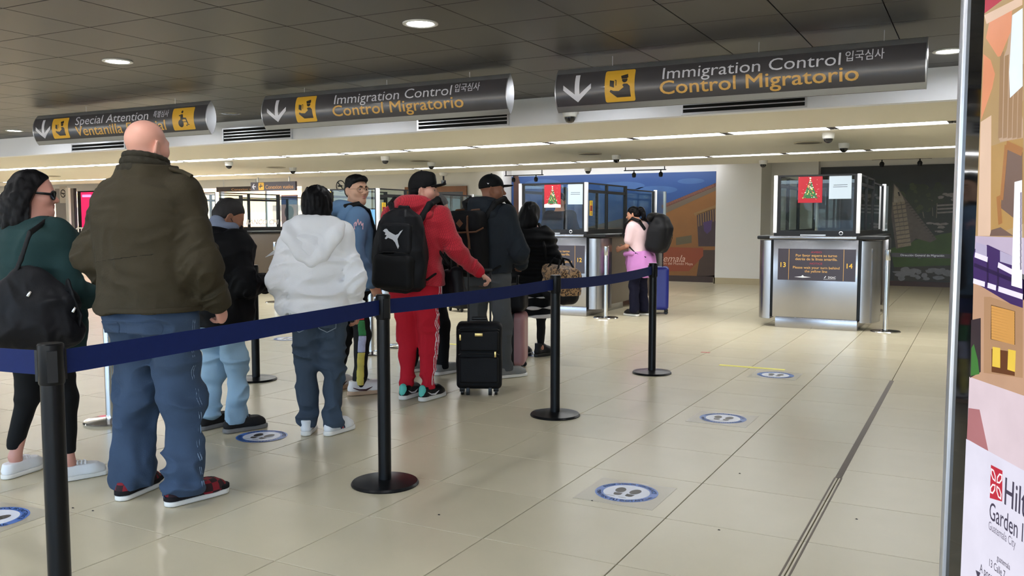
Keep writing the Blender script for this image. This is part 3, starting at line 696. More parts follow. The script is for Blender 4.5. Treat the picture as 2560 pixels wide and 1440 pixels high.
dflat('printed_temple', [poly(wp(Yp, (2236, 462), (2244, 472), (2256, 490), (2262, 503), (2234, 508)))], mm('temple', (150, 140, 126), var=.4, vscale=16), .0258)
dflat('printed_steps', [seg(wp(Yp, (2262+i*5.2, 508+i*6.4))[0], wp(Yp, (2276+i*5.6, 505+i*6.2))[0], .012) for i in range(14)]+[seg(wp(Yp, (2246, 480))[0], wp(Yp, (2249, 490))[0], .03)], mm('joint_dark', (44, 40, 38)), .0262)
dflat('printed_soil', [poly(wp(Yp, (2235, 668), (2420, 662), (2420, 703), (2235, 703)))], mm('soil', (52, 50, 44), var=.4, vscale=7), .0245)
dflat('printed_rubble', [blob(2245+rb.uniform(0, 165), 668+rb.uniform(0, 30), rb.uniform(.05, .14), rb.uniform(.025, .06), 7) for i in range(34)]+[blob(2300, 640, .07, .05), blob(2392, 648, .03, .03)], mm('rubble', (112, 112, 116), var=.4, vscale=9), .0252)
# spotlights over both murals
def spot_track(x0, x1, y, z, sp, label):
    t = empty('spotlight_track', ((x0+x1)/2, y, z), 0, label, 'spotlight', 'spotlight tracks'); xm = (x0+x1)/2
    box('track', (x0-xm, -.015, -.02), (x1-xm, .015, 0), M_BLACK, t)
    for sx in (x0-xm+.03, x1-xm-.03): box('hanger', (sx-.008, -.008, 0), (sx+.008, .008, 2.625-z), M_BLACK, t)
    for x in sp:
        h = lathe('spot_head', [(0, -.16), (.035, -.15), (.045, -.09), (.03, -.06), (.012, -.05), (.012, -.01)], M_BLACK, t, n=16, org=(x-xm, 0, 0))
def at_y(px, py, Y): return aty(px, py, Y)
a, b = at_y(1262, 440, 17.2), at_y(1358, 438, 17.2); spot_track(a[0], b[0], 17.2, b[2]+.02, [aty(1284, 440, 17.2)[0], aty(1340, 440, 17.2)[0]], 'black spotlight track left of booth 12 before the street mural')
a, b = at_y(1560, 429, 17.2), at_y(1665, 425, 17.2); spot_track(a[0], b[0], 17.2, b[2]+.02, [aty(1585, 430, 17.2)[0], aty(1652, 426, 17.2)[0]], 'black spotlight track above the backpack woman before the street mural')
a, b = at_y(2180, 403, 17.6), at_y(2330, 396, 17.6); spot_track(a[0], b[0], 17.6, b[2]+.02, [aty(2205, 400, 17.6)[0], aty(2300, 398, 17.6)[0]], 'black spotlight track before the pyramid mural')
lt = bpy.data.lights.new('cove_light', 'AREA'); lt.shape = 'RECTANGLE'; lt.size = 5; lt.size_y = .12; lt.energy = 30; lt.color = (.9, .92, 1); lo = bpy.data.objects.new('cove_light', lt); COL.objects.link(lo); lo.location = (-7.5, 18.2, 2.6); lo.rotation_euler = (math.radians(25), 0, 0)
# ------------------------------------------------------------------ rear left: doorway, columns, small signs
t = empty('wooden_doorway', (-11.9, 18.775, 0), 0, 'wooden framed dark doorway in the rear wall behind the red capped man', 'doorway')
M_WOOD = mat('door_wood', srgb(132, 84, 44), .4, var=.2, vscale=4, stretch=(1, 1, .15)); M_DARKIN = mat('door_dark', srgb(54, 50, 48), .3)
box('header', (-1.2, -.05, 2.06), (.65, 0, 2.2), M_WOOD, t); box('dark_opening', (-1.1, -.01, 0), (.55, 0, 2.06), M_DARKIN, t); box('jamb', (-1.2, -.05, 0), (-1.1, 0, 2.06), M_WOOD, t); box('jamb', (.55, -.05, 0), (.65, 0, 2.06), M_WOOD, t)
t = empty('no_smoking_mark', (aty(852, 465, 18.8)[0], 18.79, aty(852, 465, 18.8)[2]), 0, 'black ring no smoking mark on the cream rear wall', 'sign')
flat('mark', [ring(0, 0, .13, .155), seg((-.1, .1), (.1, -.1), .025), poly([(-.09, -.02), (.06, -.02), (.06, .02), (-.09, .02)])], lambda s, tt: (s, -.002, tt), M_BLACK, t)
t = empty('grey_pier', (aty(163, 560, 18)[0], 18, 0), 0, 'grey pier with a no smoking notice at the far left', 'pier')
w_ = aty(186, 560, 18)[0]-aty(141, 560, 18)[0]; box('body', (-w_/2, 0, 0), (w_/2, .1, 2.36), M_GREYW, t); box('edge', (w_/2, .02, 0), (w_/2+.03, .1, 2.36), M_DARKMET, t)
nz = aty(160, 487, 18)
o = box('notice', (-.2, -.012, nz[2]-.26), (.14, 0, nz[2]+.27), mat('notice_cream', srgb(206, 198, 188), .5), t); flat('notice_print', [ring(-.03, nz[2]+.04, .1, .13), seg((-.12, nz[2]+.04), (.06, nz[2]+.04), .03), seg((-.13, nz[2]+.1), (.08, nz[2]-.05), .02)], lambda s, tt: (s, -.0135, tt), M_BLACK, o)
xw = aty(192, 560, 18)[0]; cw = box('column', (xw-.05, 17.68, 0), (xw+.09, 17.76, 2.36), M_WHITE, bev=.01); tag(cw, 'slim white column beside the magenta poster', 'column')
xp = aty(206, 560, 18.7)[0]
t = empty('poster_stand', (xp, 18.7, 0), 0, 'magenta lit poster with a black edge behind the bald man', 'poster')
box('case', (-.2, 0, 0), (1.5, .12, 2.3), M_BLACK, t); box('lit_face', (-.02, -.006, .35), (1.46, 0, 2.26), mat('magenta_lit', srgb(240, 40, 110), .4, emit=.55), t); s, w = text_shape('CLARO', .1, .01); flat('lettering', [shift(rrect(.05, 2.1, .5, 2.18, .02), 0, 0)], lambda s_, tt: (s_, -.008, tt), mat('pale_violet', srgb(230, 180, 250), .4, emit=.6), t)
M_RAIL = mat('railing_white', srgb(225, 222, 216), .35, metal=.3)
for px0, px1, lab in ((150, 184, 'white tube crowd barrier by the grey pier'), (189, 232, 'white tube crowd barrier by the slim white column')):
    a, b = aty(px0, 570, 16.2), aty(px1, 570, 16.2); t = empty('crowd_barrier', (a[0], 16.2, 0), 0, lab, 'barrier', 'white crowd barriers'); L = b[0]-a[0]; h = aty(px0, 570, 16.2)[2]
    tube('frame', [(0, 0, .02), (0, 0, h-.1), (.03, 0, h-.03), (.1, 0, h), (L-.1, 0, h), (L-.03, 0, h-.03), (L, 0, h-.1), (L, 0, .02)], .02, M_RAIL, t)
    for i in range(1, 6): tube('bar', [(L*i/6, 0, .2), (L*i/6, 0, h)], .008, M_RAIL, t, n=6)
    tube('lower_rail', [(0, 0, .2), (L, 0, .2)], .015, M_RAIL, t, n=8)
# connection signs
def small_sign(px0, py0, px1, py1, Y, cols, txt, arrow_, label):
    a = aty(px0, py1, Y); b = aty(px1, py0, Y); t = empty('overhead_sign', ((a[0]+b[0])/2, Y, a[2]), 0, label, 'sign', 'small connection signs'); L = b[0]-a[0]; h = b[2]-a[2]
    box('panel', (-L/2, 0, 0), (L/2, .06, h), cols, t); f = lambda s, tt: (s, -.004, tt); o = -L/2
    if arrow_: flat('arrow', [seg((o+.12*L, h/2), (o+.05*L, h/2), h*.12), seg((o+.045*L, h/2+.0), (o+.085*L, h*.8), h*.12), seg((o+.045*L, h/2), (o+.085*L, h*.2), h*.12)], f, M_SWHITE, t)
    if arrow_: flat('pictogram_square', [rrect(o+.18*L, h*.1, o+.18*L+h*.85, h*.95, .02)], f, M_SYEL, t); flat('pictogram', [seg((o+.2*L, h*.5), (o+.2*L+h*.5, h*.55), h*.12), seg((o+.22*L, h*.3), (o+.24*L, h*.8), h*.1)], lambda s, tt: (s, -.006, tt), M_SDARK, t)
    s, w = text_shape(txt, h*.62, .012, width=L*.62); flat('lettering', [shift(s, o+.34*L, h*.22)], f, mat('sign_orange_print', srgb(206, 150, 96), .4), t)
    for wx in (-L*.35, L*.35): box('hanger', (wx-.01, .02, h), (wx+.01, .04, 2.36-a[2] if Y < 16 else 2.62-a[2]), M_ALU, t)
small_sign(627, 453, 738, 478, 15.6, mat('sign_grey', srgb(70, 64, 74), .4), 'Conexion vuelos', True, 'small grey connecting flights sign with white arrow over the bank booth')
small_sign(541, 465, 655, 480, 17.4, mat('sign_brown', srgb(48, 40, 38), .4), 'Conexion vuelos', False, 'dark connecting flights sign half hidden behind the grey one')
# ------------------------------------------------------------------ immigration booths
M_BGLASS = glass('booth_glass', (.86, .91, .9), 1.25)
M_BODY = mat('booth_laminate', srgb(112, 100, 88), .3, var=.12, vscale=3, stretch=(1, 1, .2)); M_BODY2 = mat('booth_grey', srgb(128, 126, 124), .35, var=.06)
M_PLAC = mat('placard', srgb(62, 56, 64), .35); M_GOLD = mat('placard_gold', srgb(222, 172, 96), .5); M_REDT = mat('placard_red', srgb(176, 44, 60), .5)
M_RED = mat('poster_red', srgb(168, 18, 36), .5, var=.06); M_GREEN = mat('tree_green', srgb(40, 98, 52), .5, var=.3, vscale=30)
M_STKY = mat('sticker_yellow', srgb(236, 196, 40), .5); M_STKR = mat('sticker_red', srgb(150, 24, 30), .5)
def booth(xr, nums, label, w=1.0, z1=1.9, full=True, poster=None, counterless=False):
    """right front corner of the steel front at xr; the glass cabin runs back along y"""
    y0 = 11.3; t = empty('immigration_booth', (xr-w/2, y0, 0), 0, label, 'booth', 'immigration booths'); r = w/2
    # lower body
    box('plinth', (-r+.04, -.03, 0), (r+.01, 1.4, .13), M_STEEL, t, bev=.004)
    box('front_panel', (-r, -.02, .13), (r, .05, 1.11), M_STEEL, t, bev=.006)
    box('core', (-r+.06, .05, .1), (r-.03, 2.84, 1.1), M_BODY, t)
    box('side_panel', (r-.03, .42, .1), (r+.03, 2.84, 1.1), M_BODY, t, bev=.004)
    box('side_panel', (-r-.03, .42, .1), (-r+.06, 2.84, 1.1), M_BODY2, t, bev=.004)
    for sg in (-1, 1):                                    # rounded steel wings beside the front
        bm = bmesh.new(); prof = [(0, .0)]+[(.02+.15*math.sin(a), .0+.36*(1-math.cos(a))) for a in np.linspace(.35, math.pi/2, 7)]+[(.05, .42), (0, .42)]
        ra = [bm.verts.new((sg*(r+.035+a*1.15), b, .1)) for a, b in prof]; rb = [bm.verts.new((sg*(r+.035+a*1.15), b, 1.09)) for a, b in prof]
        for i in range(len(prof)): j = (i+1) % len(prof); bm.faces.new((ra[i], ra[j], rb[j], rb[i]))
        bm.faces.new(ra); bm.faces.new(rb); bm_obj('steel_wing', bm, M_STEEL, t, auto=40)
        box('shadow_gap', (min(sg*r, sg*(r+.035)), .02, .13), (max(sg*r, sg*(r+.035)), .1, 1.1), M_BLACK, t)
    box('rear_wing', (r+.03, 2.55, .1), (r+.12, 2.95, 1.09), M_STEEL, t, bev=.02); box('rear_wing', (-r-.12, 2.55, .1), (-r-.03, 2.95, 1.09), M_STEEL, t, bev=.02)
    # counter
    box('counter', (-r-.2, -.05, 1.105), (r+.3, .5, 1.15), M_BLACK, t, bev=.012); box('counter', (-r-.06, .45, 1.1), (r+.07, 3.4, 1.14), M_BLACK, t, bev=.008)
    box('steel_lip', (-r-.04, -.075, 1.112), (r-.02, -.045, 1.148), M_STEEL, t, bev=.004)
    box('tray', (-.18, -.03, 1.15), (.12, .06, 1.168), M_ALU, t, bev=.003)
    lathe('cable_ring', [(.018, -.004), (.024, 0), (.018, .004), (.015, 0), (.018, -.004)], M_ALU, t, n=16, org=(.3, -.055, 1.185), axis='y')
    # glass cabin
    zb = 1.215
    box('sill', (-r, -.02, 1.15), (r, .03, zb), M_DARKMET, t); box('sill', (r-.035, .03, 1.15), (r, 2.84, zb), M_DARKMET, t); box('sill', (-r, .03, 1.15), (-r+.035, 2.84, zb), M_DARKMET, t)
    for x in (-r+.012, r-.012): box('corner_post', (x-.022, -.032, zb-.03), (x+.022, .016, z1), mat('white_alu', srgb(238, 238, 240), .3, metal=.2), t, bev=.004)
    for x in (-r+.05, r-.05): box('frame_post', (x-.02, -.012, zb), (x+.02, .02, z1-.02), M_DARKMET, t)
    box('top_rail', (-r, -.02, z1-.02), (r, .015, z1), M_DARKMET, t)
    for x in (-r+.016, r-.016):
        box('top_rail', (x-.012, 0, z1-.02), (x+.012, 1.54, z1), M_DARKMET, t); box('top_rail', (x-.012, 1.54, z1-.06), (x+.012, 2.84, z1-.04), M_DARKMET, t)
        for yy, ww, zt in ((.75, .04, z1), (1.52, .07, z1), (2.84, .05, z1-.04)): box('frame_post', (x-.018, yy-ww/2, zb), (x+.018, yy+ww/2, zt), M_DARKMET, t)
        box('side_glass', (x-.003, .02, zb), (x+.003, 1.5, z1-.02), M_BGLASS, t); box('side_glass', (x-.003, 1.56, zb), (x+.003, 2.82, z1-.06), M_BGLASS, t)
        box('window_rail', (x-.014, .03, z1-.14), (x+.014, 1.5, z1-.1), M_DARKMET, t)
    box('front_glass', (-r+.07, -.004, zb), (r-.07, .002, z1-.02), M_BGLASS, t)
    box('corner_post', (r-.02, 2.86, zb-.03), (r+.03, 2.9, z1-.02), MATS['white_alu'], t, bev=.004); box('rear_glass', (-r+.04, 2.83, zb), (r-.04, 2.836, z1-.06), M_BGLASS, t)
    box('rear_end', (r-.02, 2.9, zb), (r+.02, 3.4, z1-.03), M_BGLASS, t); box('corner_post', (r-.02, 3.38, zb-.03), (r+.02, 3.42, z1-.03), M_ALU, t)
    box('shelf_inside', (-r+.06, .1, 1.15), (r-.06, .5, 1.17), M_BODY2, t)
    # placard
    pl = box('placard', (-r+.06, -.03, .60), (r-.025, -.02, .99), M_PLAC, t); f = lambda s, tt: (s, -.0315, tt); W = w-.085; px0 = -r+.06
    flat('divider', [seg((px0+.145*W, .605), (px0+.145*W, .985), .005), seg((px0+.85*W, .605), (px0+.85*W, .985), .005)], f, M_GOLD, pl)
    cx = px0+.5*W
    if nums[0]: s, _ = text_shape(nums[0], .085, .012, align='CENTER'); flat('lettering', [shift(s, px0+.07*W, .76)], f, mat('number_yellow', srgb(240, 190, 70), .5), pl)
    if nums[1]: s, _ = text_shape(nums[1], .085, .012, align='CENTER'); flat('lettering', [shift(s, px0+.925*W, .76)], f, mat('number_yellow', srgb(240, 190, 70), .5), pl)
    for txt, zz, m, wd, sz in (('AVISO', .94, M_REDT, .14, .03), ('Por favor espere su turno', .895, M_GOLD, .53, .044), ('detrás de la línea amarilla.', .85, M_GOLD, .54, .044), ('NOTICE', .8, M_REDT, .16, .03), ('Please wait your turn behind', .745, M_GOLD, .6, .044), ('the yellow line', .70, M_GOLD, .29, .044)):
        s, _ = text_shape(txt, sz, .008, align='CENTER', width=wd*W); flat('lettering', [shift(s, cx, zz)], f, m, pl)
    s, _ = text_shape('DGAC', .036, .012, width=.095*W); flat('lettering', [shift(s, px0+.66*W, .632), seg((px0+.61*W, .635), (px0+.63*W, .66), .008), seg((px0+.6*W, .622), (px0+.755*W, .622), .003)], f, M_PAPER, pl)
    flat('emblem', [poly([(px0+.22*W, .64), (px0+.33*W, .652), (px0+.44*W, .64), (px0+.33*W, .632)]), disc(px0+.33*W, .652, .012)], f, M_PAPER, pl)
    return t
def tree_poster(parent, x0, x1, z0, z1, y, snow, label):
    t = empty('christmas_poster', ((x0+x1)/2, y, z0), 0, label, 'poster', 'christmas tree posters'); w, h = x1-x0, z1-z0
    box('sheet', (-w/2, -.003, 0), (w/2, 0, h), M_RED, t); f = lambda d: (lambda s, tt: (s, -.003-d, tt))
    tiers = [poly([(-w*(.34-.055*i), h*(.16+.105*i)), (w*(.34-.055*i), h*(.16+.105*i)), (w*(.18-.03*i), h*(.31+.105*i)), (-w*(.18-.03*i), h*(.31+.105*i))]) for i in range(5)]+[poly([(-w*.08, h*.7), (w*.08, h*.7), (0, h*.86)])]
    flat('tree', tiers, f(.001), M_GREEN, t)
    rr = random.Random(3); dots = {0: [], 1: [], 2: []}
    for i in range(46):
        tz = rr.random(); ww = w*.36*(1-tz)*.95; dots[i % 3].append(disc(rr.uniform(-ww, ww), h*(.16+.66*tz), w*rr.uniform(.014, .03), n=7))
    for k, c in enumerate(((236, 214, 120), (240, 236, 226), (206, 70, 66))): flat('baubles', dots[k], f(.002), mat('bauble_%d' % k, srgb(*c), .4), t)
    flat('stars', [disc(rr.uniform(-w*.46, w*.46), rr.uniform(h*.1, h*.96), w*.01, n=6) for i in range(26)]+[disc(0, h*.88, w*.04, n=10)], f(.0015), mat('star_pale', srgb(240, 220, 200), .5), t)
    if snow: flat('snow', [poly([(-w/2, 0), (w/2, 0), (w/2, h*.12), (w*.2, h*.16), (-w*.1, h*.12), (-w*.3, h*.17), (-w/2, h*.14)])], f(.0012), M_PAPER, t)
def notice(x0, x1, z0, z1, y, label):
    t = empty('paper_notice', ((x0+x1)/2, y, z0), 0, label, 'notice', 'white paper notices'); w, h = x1-x0, z1-z0
    box('sheet', (-w/2, -.003, 0), (w/2, 0, h), mat('paper_blue_white', srgb(176, 190, 200), .5), t)
    flat('lettering', [seg((-w*.3, h*.58), (w*.32, h*.585), .006), seg((-w*.32, h*.5), (w*.32, h*.5), .006)], lambda s, tt: (s, -.004, tt), mat('ink', srgb(70, 76, 84), .6), t)
booth(-1.28, ('13', '14'), 'steel fronted glass immigration booth numbered 13 and 14')
booth(-4.83, ('', '12'), 'steel fronted glass immigration booth numbered 12 beside the backpack woman', w=1.05, z1=1.87)
booth(-8.4, ('', ''), 'glass immigration booth behind the blue hoodie man and the red capped man', z1=1.85)
booth(-11.9, ('', ''), 'leftmost glass immigration booth seen between the two dark haired people', z1=1.84)
def fx(px, y=11.29): return aty(px, 500, y)[0]
def fz(px, py, y=11.29): return aty(px, py, y)[2]
tree_poster(None, fx(1995), fx(2055), fz(2025, 507), fz(2025, 437), 11.29, False, 'red christmas tree poster on the glass of booth 13')
tree_poster(None, fx(1361), fx(1402), fz(1380, 519), fz(1380, 460), 11.29, True, 'red christmas tree poster with snow on the glass of booth 12')
notice(fx(2072), fx(2128), fz(2100, 497), fz(2100, 437), 11.29, 'white paper notice right of the plain red christmas poster'); notice(fx(1420), fx(1457), fz(1440, 511), fz(1440, 460), 11.29, 'white paper notice right of the snowy christmas poster')
def sticker(x, y, z0, z1, lab, ax='x'):
    w = .055; t = empty('warning_sticker', (x, y, z0), 0, lab, 'sticker', 'yellow and red warning stickers'); h = z1-z0
    if ax == 'x': lo, hi = (-w/2, -.003, 0), (w/2, 0, h)
    else: lo, hi = (0, -.05, 0), (.003, .05, h)
    box('sheet', lo, hi, M_STKY, t)
    f = (lambda s, tt: (s, -.004, tt)) if ax == 'x' else (lambda s, tt: (.004, s, tt)); ww = w if ax == 'x' else .1
    flat('red_field', [rrect(-ww*.38, h*.3, ww*.38, h*.68, .004)], f, M_STKR, t); flat('mark', [seg((0, h*.42), (0, h*.62), ww*.14), disc(0, h*.36, ww*.09, n=8)]+[seg((-ww*.3, h*q), (ww*.3, h*q), h*.03) for q in (.08, .15, .22)]+[seg((-ww*.3, h*q), (ww*.3, h*q), h*.03) for q in (.76, .84, .92)], (lambda s, tt: (s, -.005, tt)) if ax == 'x' else (lambda s, tt: (.005, s, tt)), M_SDARK, t)
sticker(fx(826, 11.28), 11.262, fz(826, 510), fz(826, 479), 'yellow warning sticker on the booth post left of the blue hoodie man'); 
sticker(-8.395, 11.42, fz(950, 539), fz(950, 506), 'yellow warning sticker on the booth glass right of the blue hoodie man', 'y'); sticker(-4.825, 11.42, fz(1472, 539), fz(1472, 501), 'yellow warning sticker on the side glass of booth 12', 'y')
# small things on the counter of the third booth
t = empty('sanitizer_bottle', (fx(957, 11.35), 11.35, 1.15), 0, 'clear hand sanitizer bottle with white pump on the booth counter', 'bottle')
lathe('bottle', [(0, 0), (.035, 0), (.036, .1), (.03, .12), (.014, .13), (.014, .145)], mat('gel_bottle', srgb(210, 214, 216), .2, alpha=.6), t, n=20); lathe('pump', [(.016, .143), (.016, .16), (.005, .165), (.005, .195), (.012, .197), (.012, .205), (0, .206)], M_PAPER, t, n=16); box('nozzle', (-.045, -.006, .196), (0, .006, .206), M_PAPER, t)
bx = box('tissue_box', (fx(910, 11.4), 11.36, 1.15), (fx(925, 11.4), 11.46, 1.235), mat('tissue_blue', srgb(96, 146, 206), .5, var=.2, vscale=30), bev=.004); tag(bx, 'small pale blue box on the booth counter by the blue hoodie man', 'box')
t = empty('monitor', (fx(915, 12.2), 12.2, 1.17), 0, 'glowing blue screen inside the third booth', 'monitor'); box('screen', (-.22, -.01, .1), (.22, .01, .36), mat('screen_blue', srgb(110, 170, 220), .3, emit=.5), t); box('stand', (-.03, 0, 0), (.03, .03, .12), M_BLACK, t); box('bezel', (-.24, .0, .08), (.24, .03, .38), M_BLACK, t)
# ------------------------------------------------------------------ stanchions and belts
M_PBLK = mat('post_black', (.004, .004, .0045), .3, spec=.22); M_BELT = mat('navy_belt', srgb(15, 30, 80), .75, var=.1, vscale=30, bump=.08, bscale=300, spec=.2)
def stanchion(x, y, label, kind='black', h=.968, grp=None, rz=0):
    m = M_PBLK if kind == 'black' else M_CHROME; r = .033 if kind == 'black' else .03
    t = empty('stanchion', (x, y, 0), rz, label, 'stanchion', grp or ('black belt stanchions' if kind == 'black' else 'chrome belt stanchions'))
    lathe('base', [(0, 0), (.17, 0), (.172, .006), (.165, .016), (.1, .022), (.04, .028), (0, .028)], m, t, n=40)
    lathe('post', [(r, .026), (r, h-.1), (r, h-.1)], m, t, n=24)
    lathe('head', [(r+.002, h-.125), (r+.004, h-.12), (r+.004, h-.004), (r, h), (0, h)], m, t, n=24)
    if kind == 'black':
        for a in (90, 210, 330):
            ca, sa = math.cos(math.radians(a)), math.sin(math.radians(a))
            o = box('belt_slot', (r+.001, -.014, h-.115), (r+.009, .014, h-.02), M_BLACK, t); o.rotation_euler = (0, 0, math.radians(a))
    else: lathe('collar', [(r+.001, h-.2), (r+.004, h-.2), (r+.004, h-.195)], M_CHROME, t, n=24)
    return t
posts = [((-2.46, 1.66), 'nearest black belt post at the left edge'), ((-2.627, 3.558), 'black belt post before the person in white'), ((-2.536, 5.394), 'black belt post right of the black suitcase'), ((-2.502, 7.318), 'farthest black belt post of the row, before booth 12')]
for (x, y), lab in posts: stanchion(x, y, lab)
stanchion(-5.34, 5.44, 'black belt post half hidden behind the man in the black jacket')
for (x, y), lab in [((-5.07, 3.83), 'chrome belt post behind the bald man'), ((-5.36, 7.06), 'chrome belt post between the white hoodie and the near black post'), ((-5.39, 7.62), 'chrome belt post just behind the near black post'), ((-.96, 11.381), 'chrome belt post carrying the black printed belt'), ((-4.5, 11.2), 'chrome belt post before the steel side of the booth by the woman in pink'),
                    ((-10.15, 10.83), 'distant chrome belt post left of the white hoodie'), ((-9.3, 10.5), 'distant chrome belt post by the sleeve of the white hoodie'), ((-8.2, 11.0), 'chrome belt post at the corner of the third booth')]:
    stanchion(x, y, lab, 'chrome', .99)
def belt(a, b, label, sag=.05, za=.905, zb=.905, wd=.075, m=None, txt=None, twist=0):
    n = 24; V = []; Fc = []; a = np.array(a, float); b = np.array(b, float); d = (b-a)/np.linalg.norm(b-a); nr = np.array([-d[1], d[0]]); a = a+d*.038; b = b-d*.038
    for i in range(n+1):
        u = i/n; p = a+(b-a)*u; z = za+(zb-za)*u-sag*4*u*(1-u); tw = twist*math.sin(math.pi*u)
        for sz in (-1, 1):
            for th in (-.001, .001): V.append((*(p+nr*(th+math.sin(tw)*sz*wd/2)), z+sz*wd/2*math.cos(tw)))
    for i in range(n):
        k = 4*i; Fc += [(k, k+2, k+6, k+4), (k+1, k+5, k+7, k+3), (k+2, k+3, k+7, k+6), (k, k+4, k+5, k+1)]
    o = mesh('barrier_belt', V, Fc, m or M_BELT, None, True); o.data.set_sharp_from_angle(angle=.6); return tag(o, label, 'belt', 'navy barrier belts')
belt((-2.46, 1.66), (-2.627, 3.558), 'navy belt between the nearest black post and the second post', .004, twist=.2)
belt((-2.627, 3.558), (-2.536, 5.394), 'navy belt passing the red tracksuit and the black suitcase', .012)
belt((-2.536, 5.394), (-2.502, 7.318), 'navy belt between the two far black posts before the leopard bag', .022)
belt((-4.3, 1.72), (-2.46, 1.66), 'navy belt leaving the picture at the left edge', .02)
bt = belt((-.96, 11.381), (1.6, 11.6), 'black belt with faint white print right of booth 14', .01, .93, .93, .05, mat('black_belt', (.01, .01, .012), .6))
s, w = text_shape('Dirección General de Migración', .036, .003); flat('belt_print', [shift(s, 0, 0)], lambda q, z: (-.82+q, 11.384+q*.08, .917+z), mat('belt_print_grey', srgb(150, 152, 160), .6), bt)
# ------------------------------------------------------------------ floor stickers
M_DBLUE = mat('decal_blue', srgb(66, 112, 190), .35, var=.06); M_DWHITE = mat('decal_white', srgb(226, 230, 240), .35); M_DSHEET = mat('decal_sheet', srgb(176, 168, 146), .3, var=.03)
top_s, top_w = text_shape('KEEP YOUR DISTANCE', .034, .004); bot_s, bot_w = text_shape('MANTEN TU DISTANCIA', .034, .004)
def decal(x, y, rz, label, sheet=True, R=.155):
    t = empty('floor_sticker', (x, y, 0), rz, label, 'floor sticker', 'round keep your distance floor stickers')
    if sheet: box('clear_sheet', (-.2, -.2, -.001), (.2, .18, .0012), M_DSHEET, t)
    f = lambda d: (lambda s, q: (s, q, .0012+d))
    flat('blue_ring', [ring(0, 0, R*.74, R)], f(.0006), M_DBLUE, t); flat('white_disc', [disc(0, 0, R*.75, n=48)], f(.0005), M_DWHITE, t)
    rm = R*.87
    def arc(sh, w, a_mid, span, flip):
        V = []
        for a, b, *_ in sh[0]:
            th = (a/w-.5)*math.radians(span); hh = (b-.012)*.95
            if not flip: an = a_mid-th; r_ = rm+hh
            else: an = a_mid+th; r_ = rm-hh
            V.append((r_*math.cos(an), r_*math.sin(an)))
        return V, sh[1]
    flat('lettering', [arc(top_s, top_w, math.pi/2, 150, False), arc(bot_s, bot_w, -math.pi/2, 160, True)], f(.0011), M_DWHITE, t)
    def sole(cx, tilt):
        c, s_ = math.cos(tilt), math.sin(tilt)
        out = []
        for V, Fc in (disc(0, .018, .026, .042, n=20), poly([(-.021, -.03), (.021, -.03), (.018, -.06), (.008, -.068), (-.008, -.068), (-.018, -.06)])): out.append(([(cx+a*c-b*s_, .004+a*s_+b*c) for a, b in V], Fc))
        return out
    flat('footprint', sole(-.036, .12), f(.0011), M_SDARK, t); flat('footprint', sole(.036, -.12), f(.0011), M_SDARK, t)
    flat('underline', [seg((-.08, -.082), (-.03, -.082), .004), seg((-.01, -.088), (.03, -.088), .004)], f(.0011), M_SDARK, t)
decal(-1.49, 4.0, 0, 'round blue and white footprint sticker nearest the viewer on the right'); decal(-1.49, 5.84, 0, 'round footprint sticker in the middle of the right lane'); decal(-1.52, 7.72, 0, 'round footprint sticker beside the yellow line')
decal(-3.89, 4.0, .2, 'round footprint sticker in front of the black sneakers', False); decal(-3.88, 2.3, .1, 'round footprint sticker cut by the left picture edge'); decal(-6.89, 7.52, .1, 'distant round footprint sticker behind the person in white', False); decal(-3.87, 7.82, 0, 'worn floor sticker under the woman in the black coat', True)
M_YEL = mat('yellow_tape', srgb(222, 214, 70), .5, var=.05)
for x0, x1, y, lab in ((-2.09, -1.5, 8.03, 'yellow tape line on the right lane floor'), (-5.4, -4.3, 8.03, 'yellow tape line behind the black suitcase')):
    o = box('yellow_line', (x0, y-.03, -.002), (x1, y+.03, .0016), M_YEL); tag(o, lab, 'floor line', 'yellow floor lines')
o = box('red_scrap', (atz(1765, 881)[0]-.05, atz(1765, 881)[1]-.02, -.001), (atz(1765, 881)[0]+.04, atz(1765, 881)[1]+.02, .0015), mat('scrap_red', srgb(170, 80, 70), .6)); tag(o, 'small faded red tape scrap on the floor tiles', 'scrap')
for i, (px, py) in enumerate(((1849, 1184), (1480, 1252), (1097, 1287), (2141, 1298), (232, 1277), (182, 1270), (1797, 1325))):
    p = atz(px, py); o = mesh('debris', [(p[0]-.006, p[1]-.003, 0), (p[0]+.005, p[1]-.004, 0), (p[0]+.007, p[1]+.004, 0), (p[0]-.004, p[1]+.005, 0), (p[0], p[1], .004)], [(0, 1, 4), (1, 2, 4), (2, 3, 4), (3, 0, 4), (3, 2, 1, 0)], M_BLACK); tag(o, ['tiny dark speck of dirt on the floor by the second sticker', 'tiny dark speck by the lower sticker corner', 'tiny dark speck right of the near black post', 'tiny dark speck right of the expansion joint', 'tiny dark speck left of the plaid shoes', 'tiny dark speck by the white sneakers', 'tiny dark speck below the floor joint crossing'][i], 'debris', 'specks of dirt on the floor')

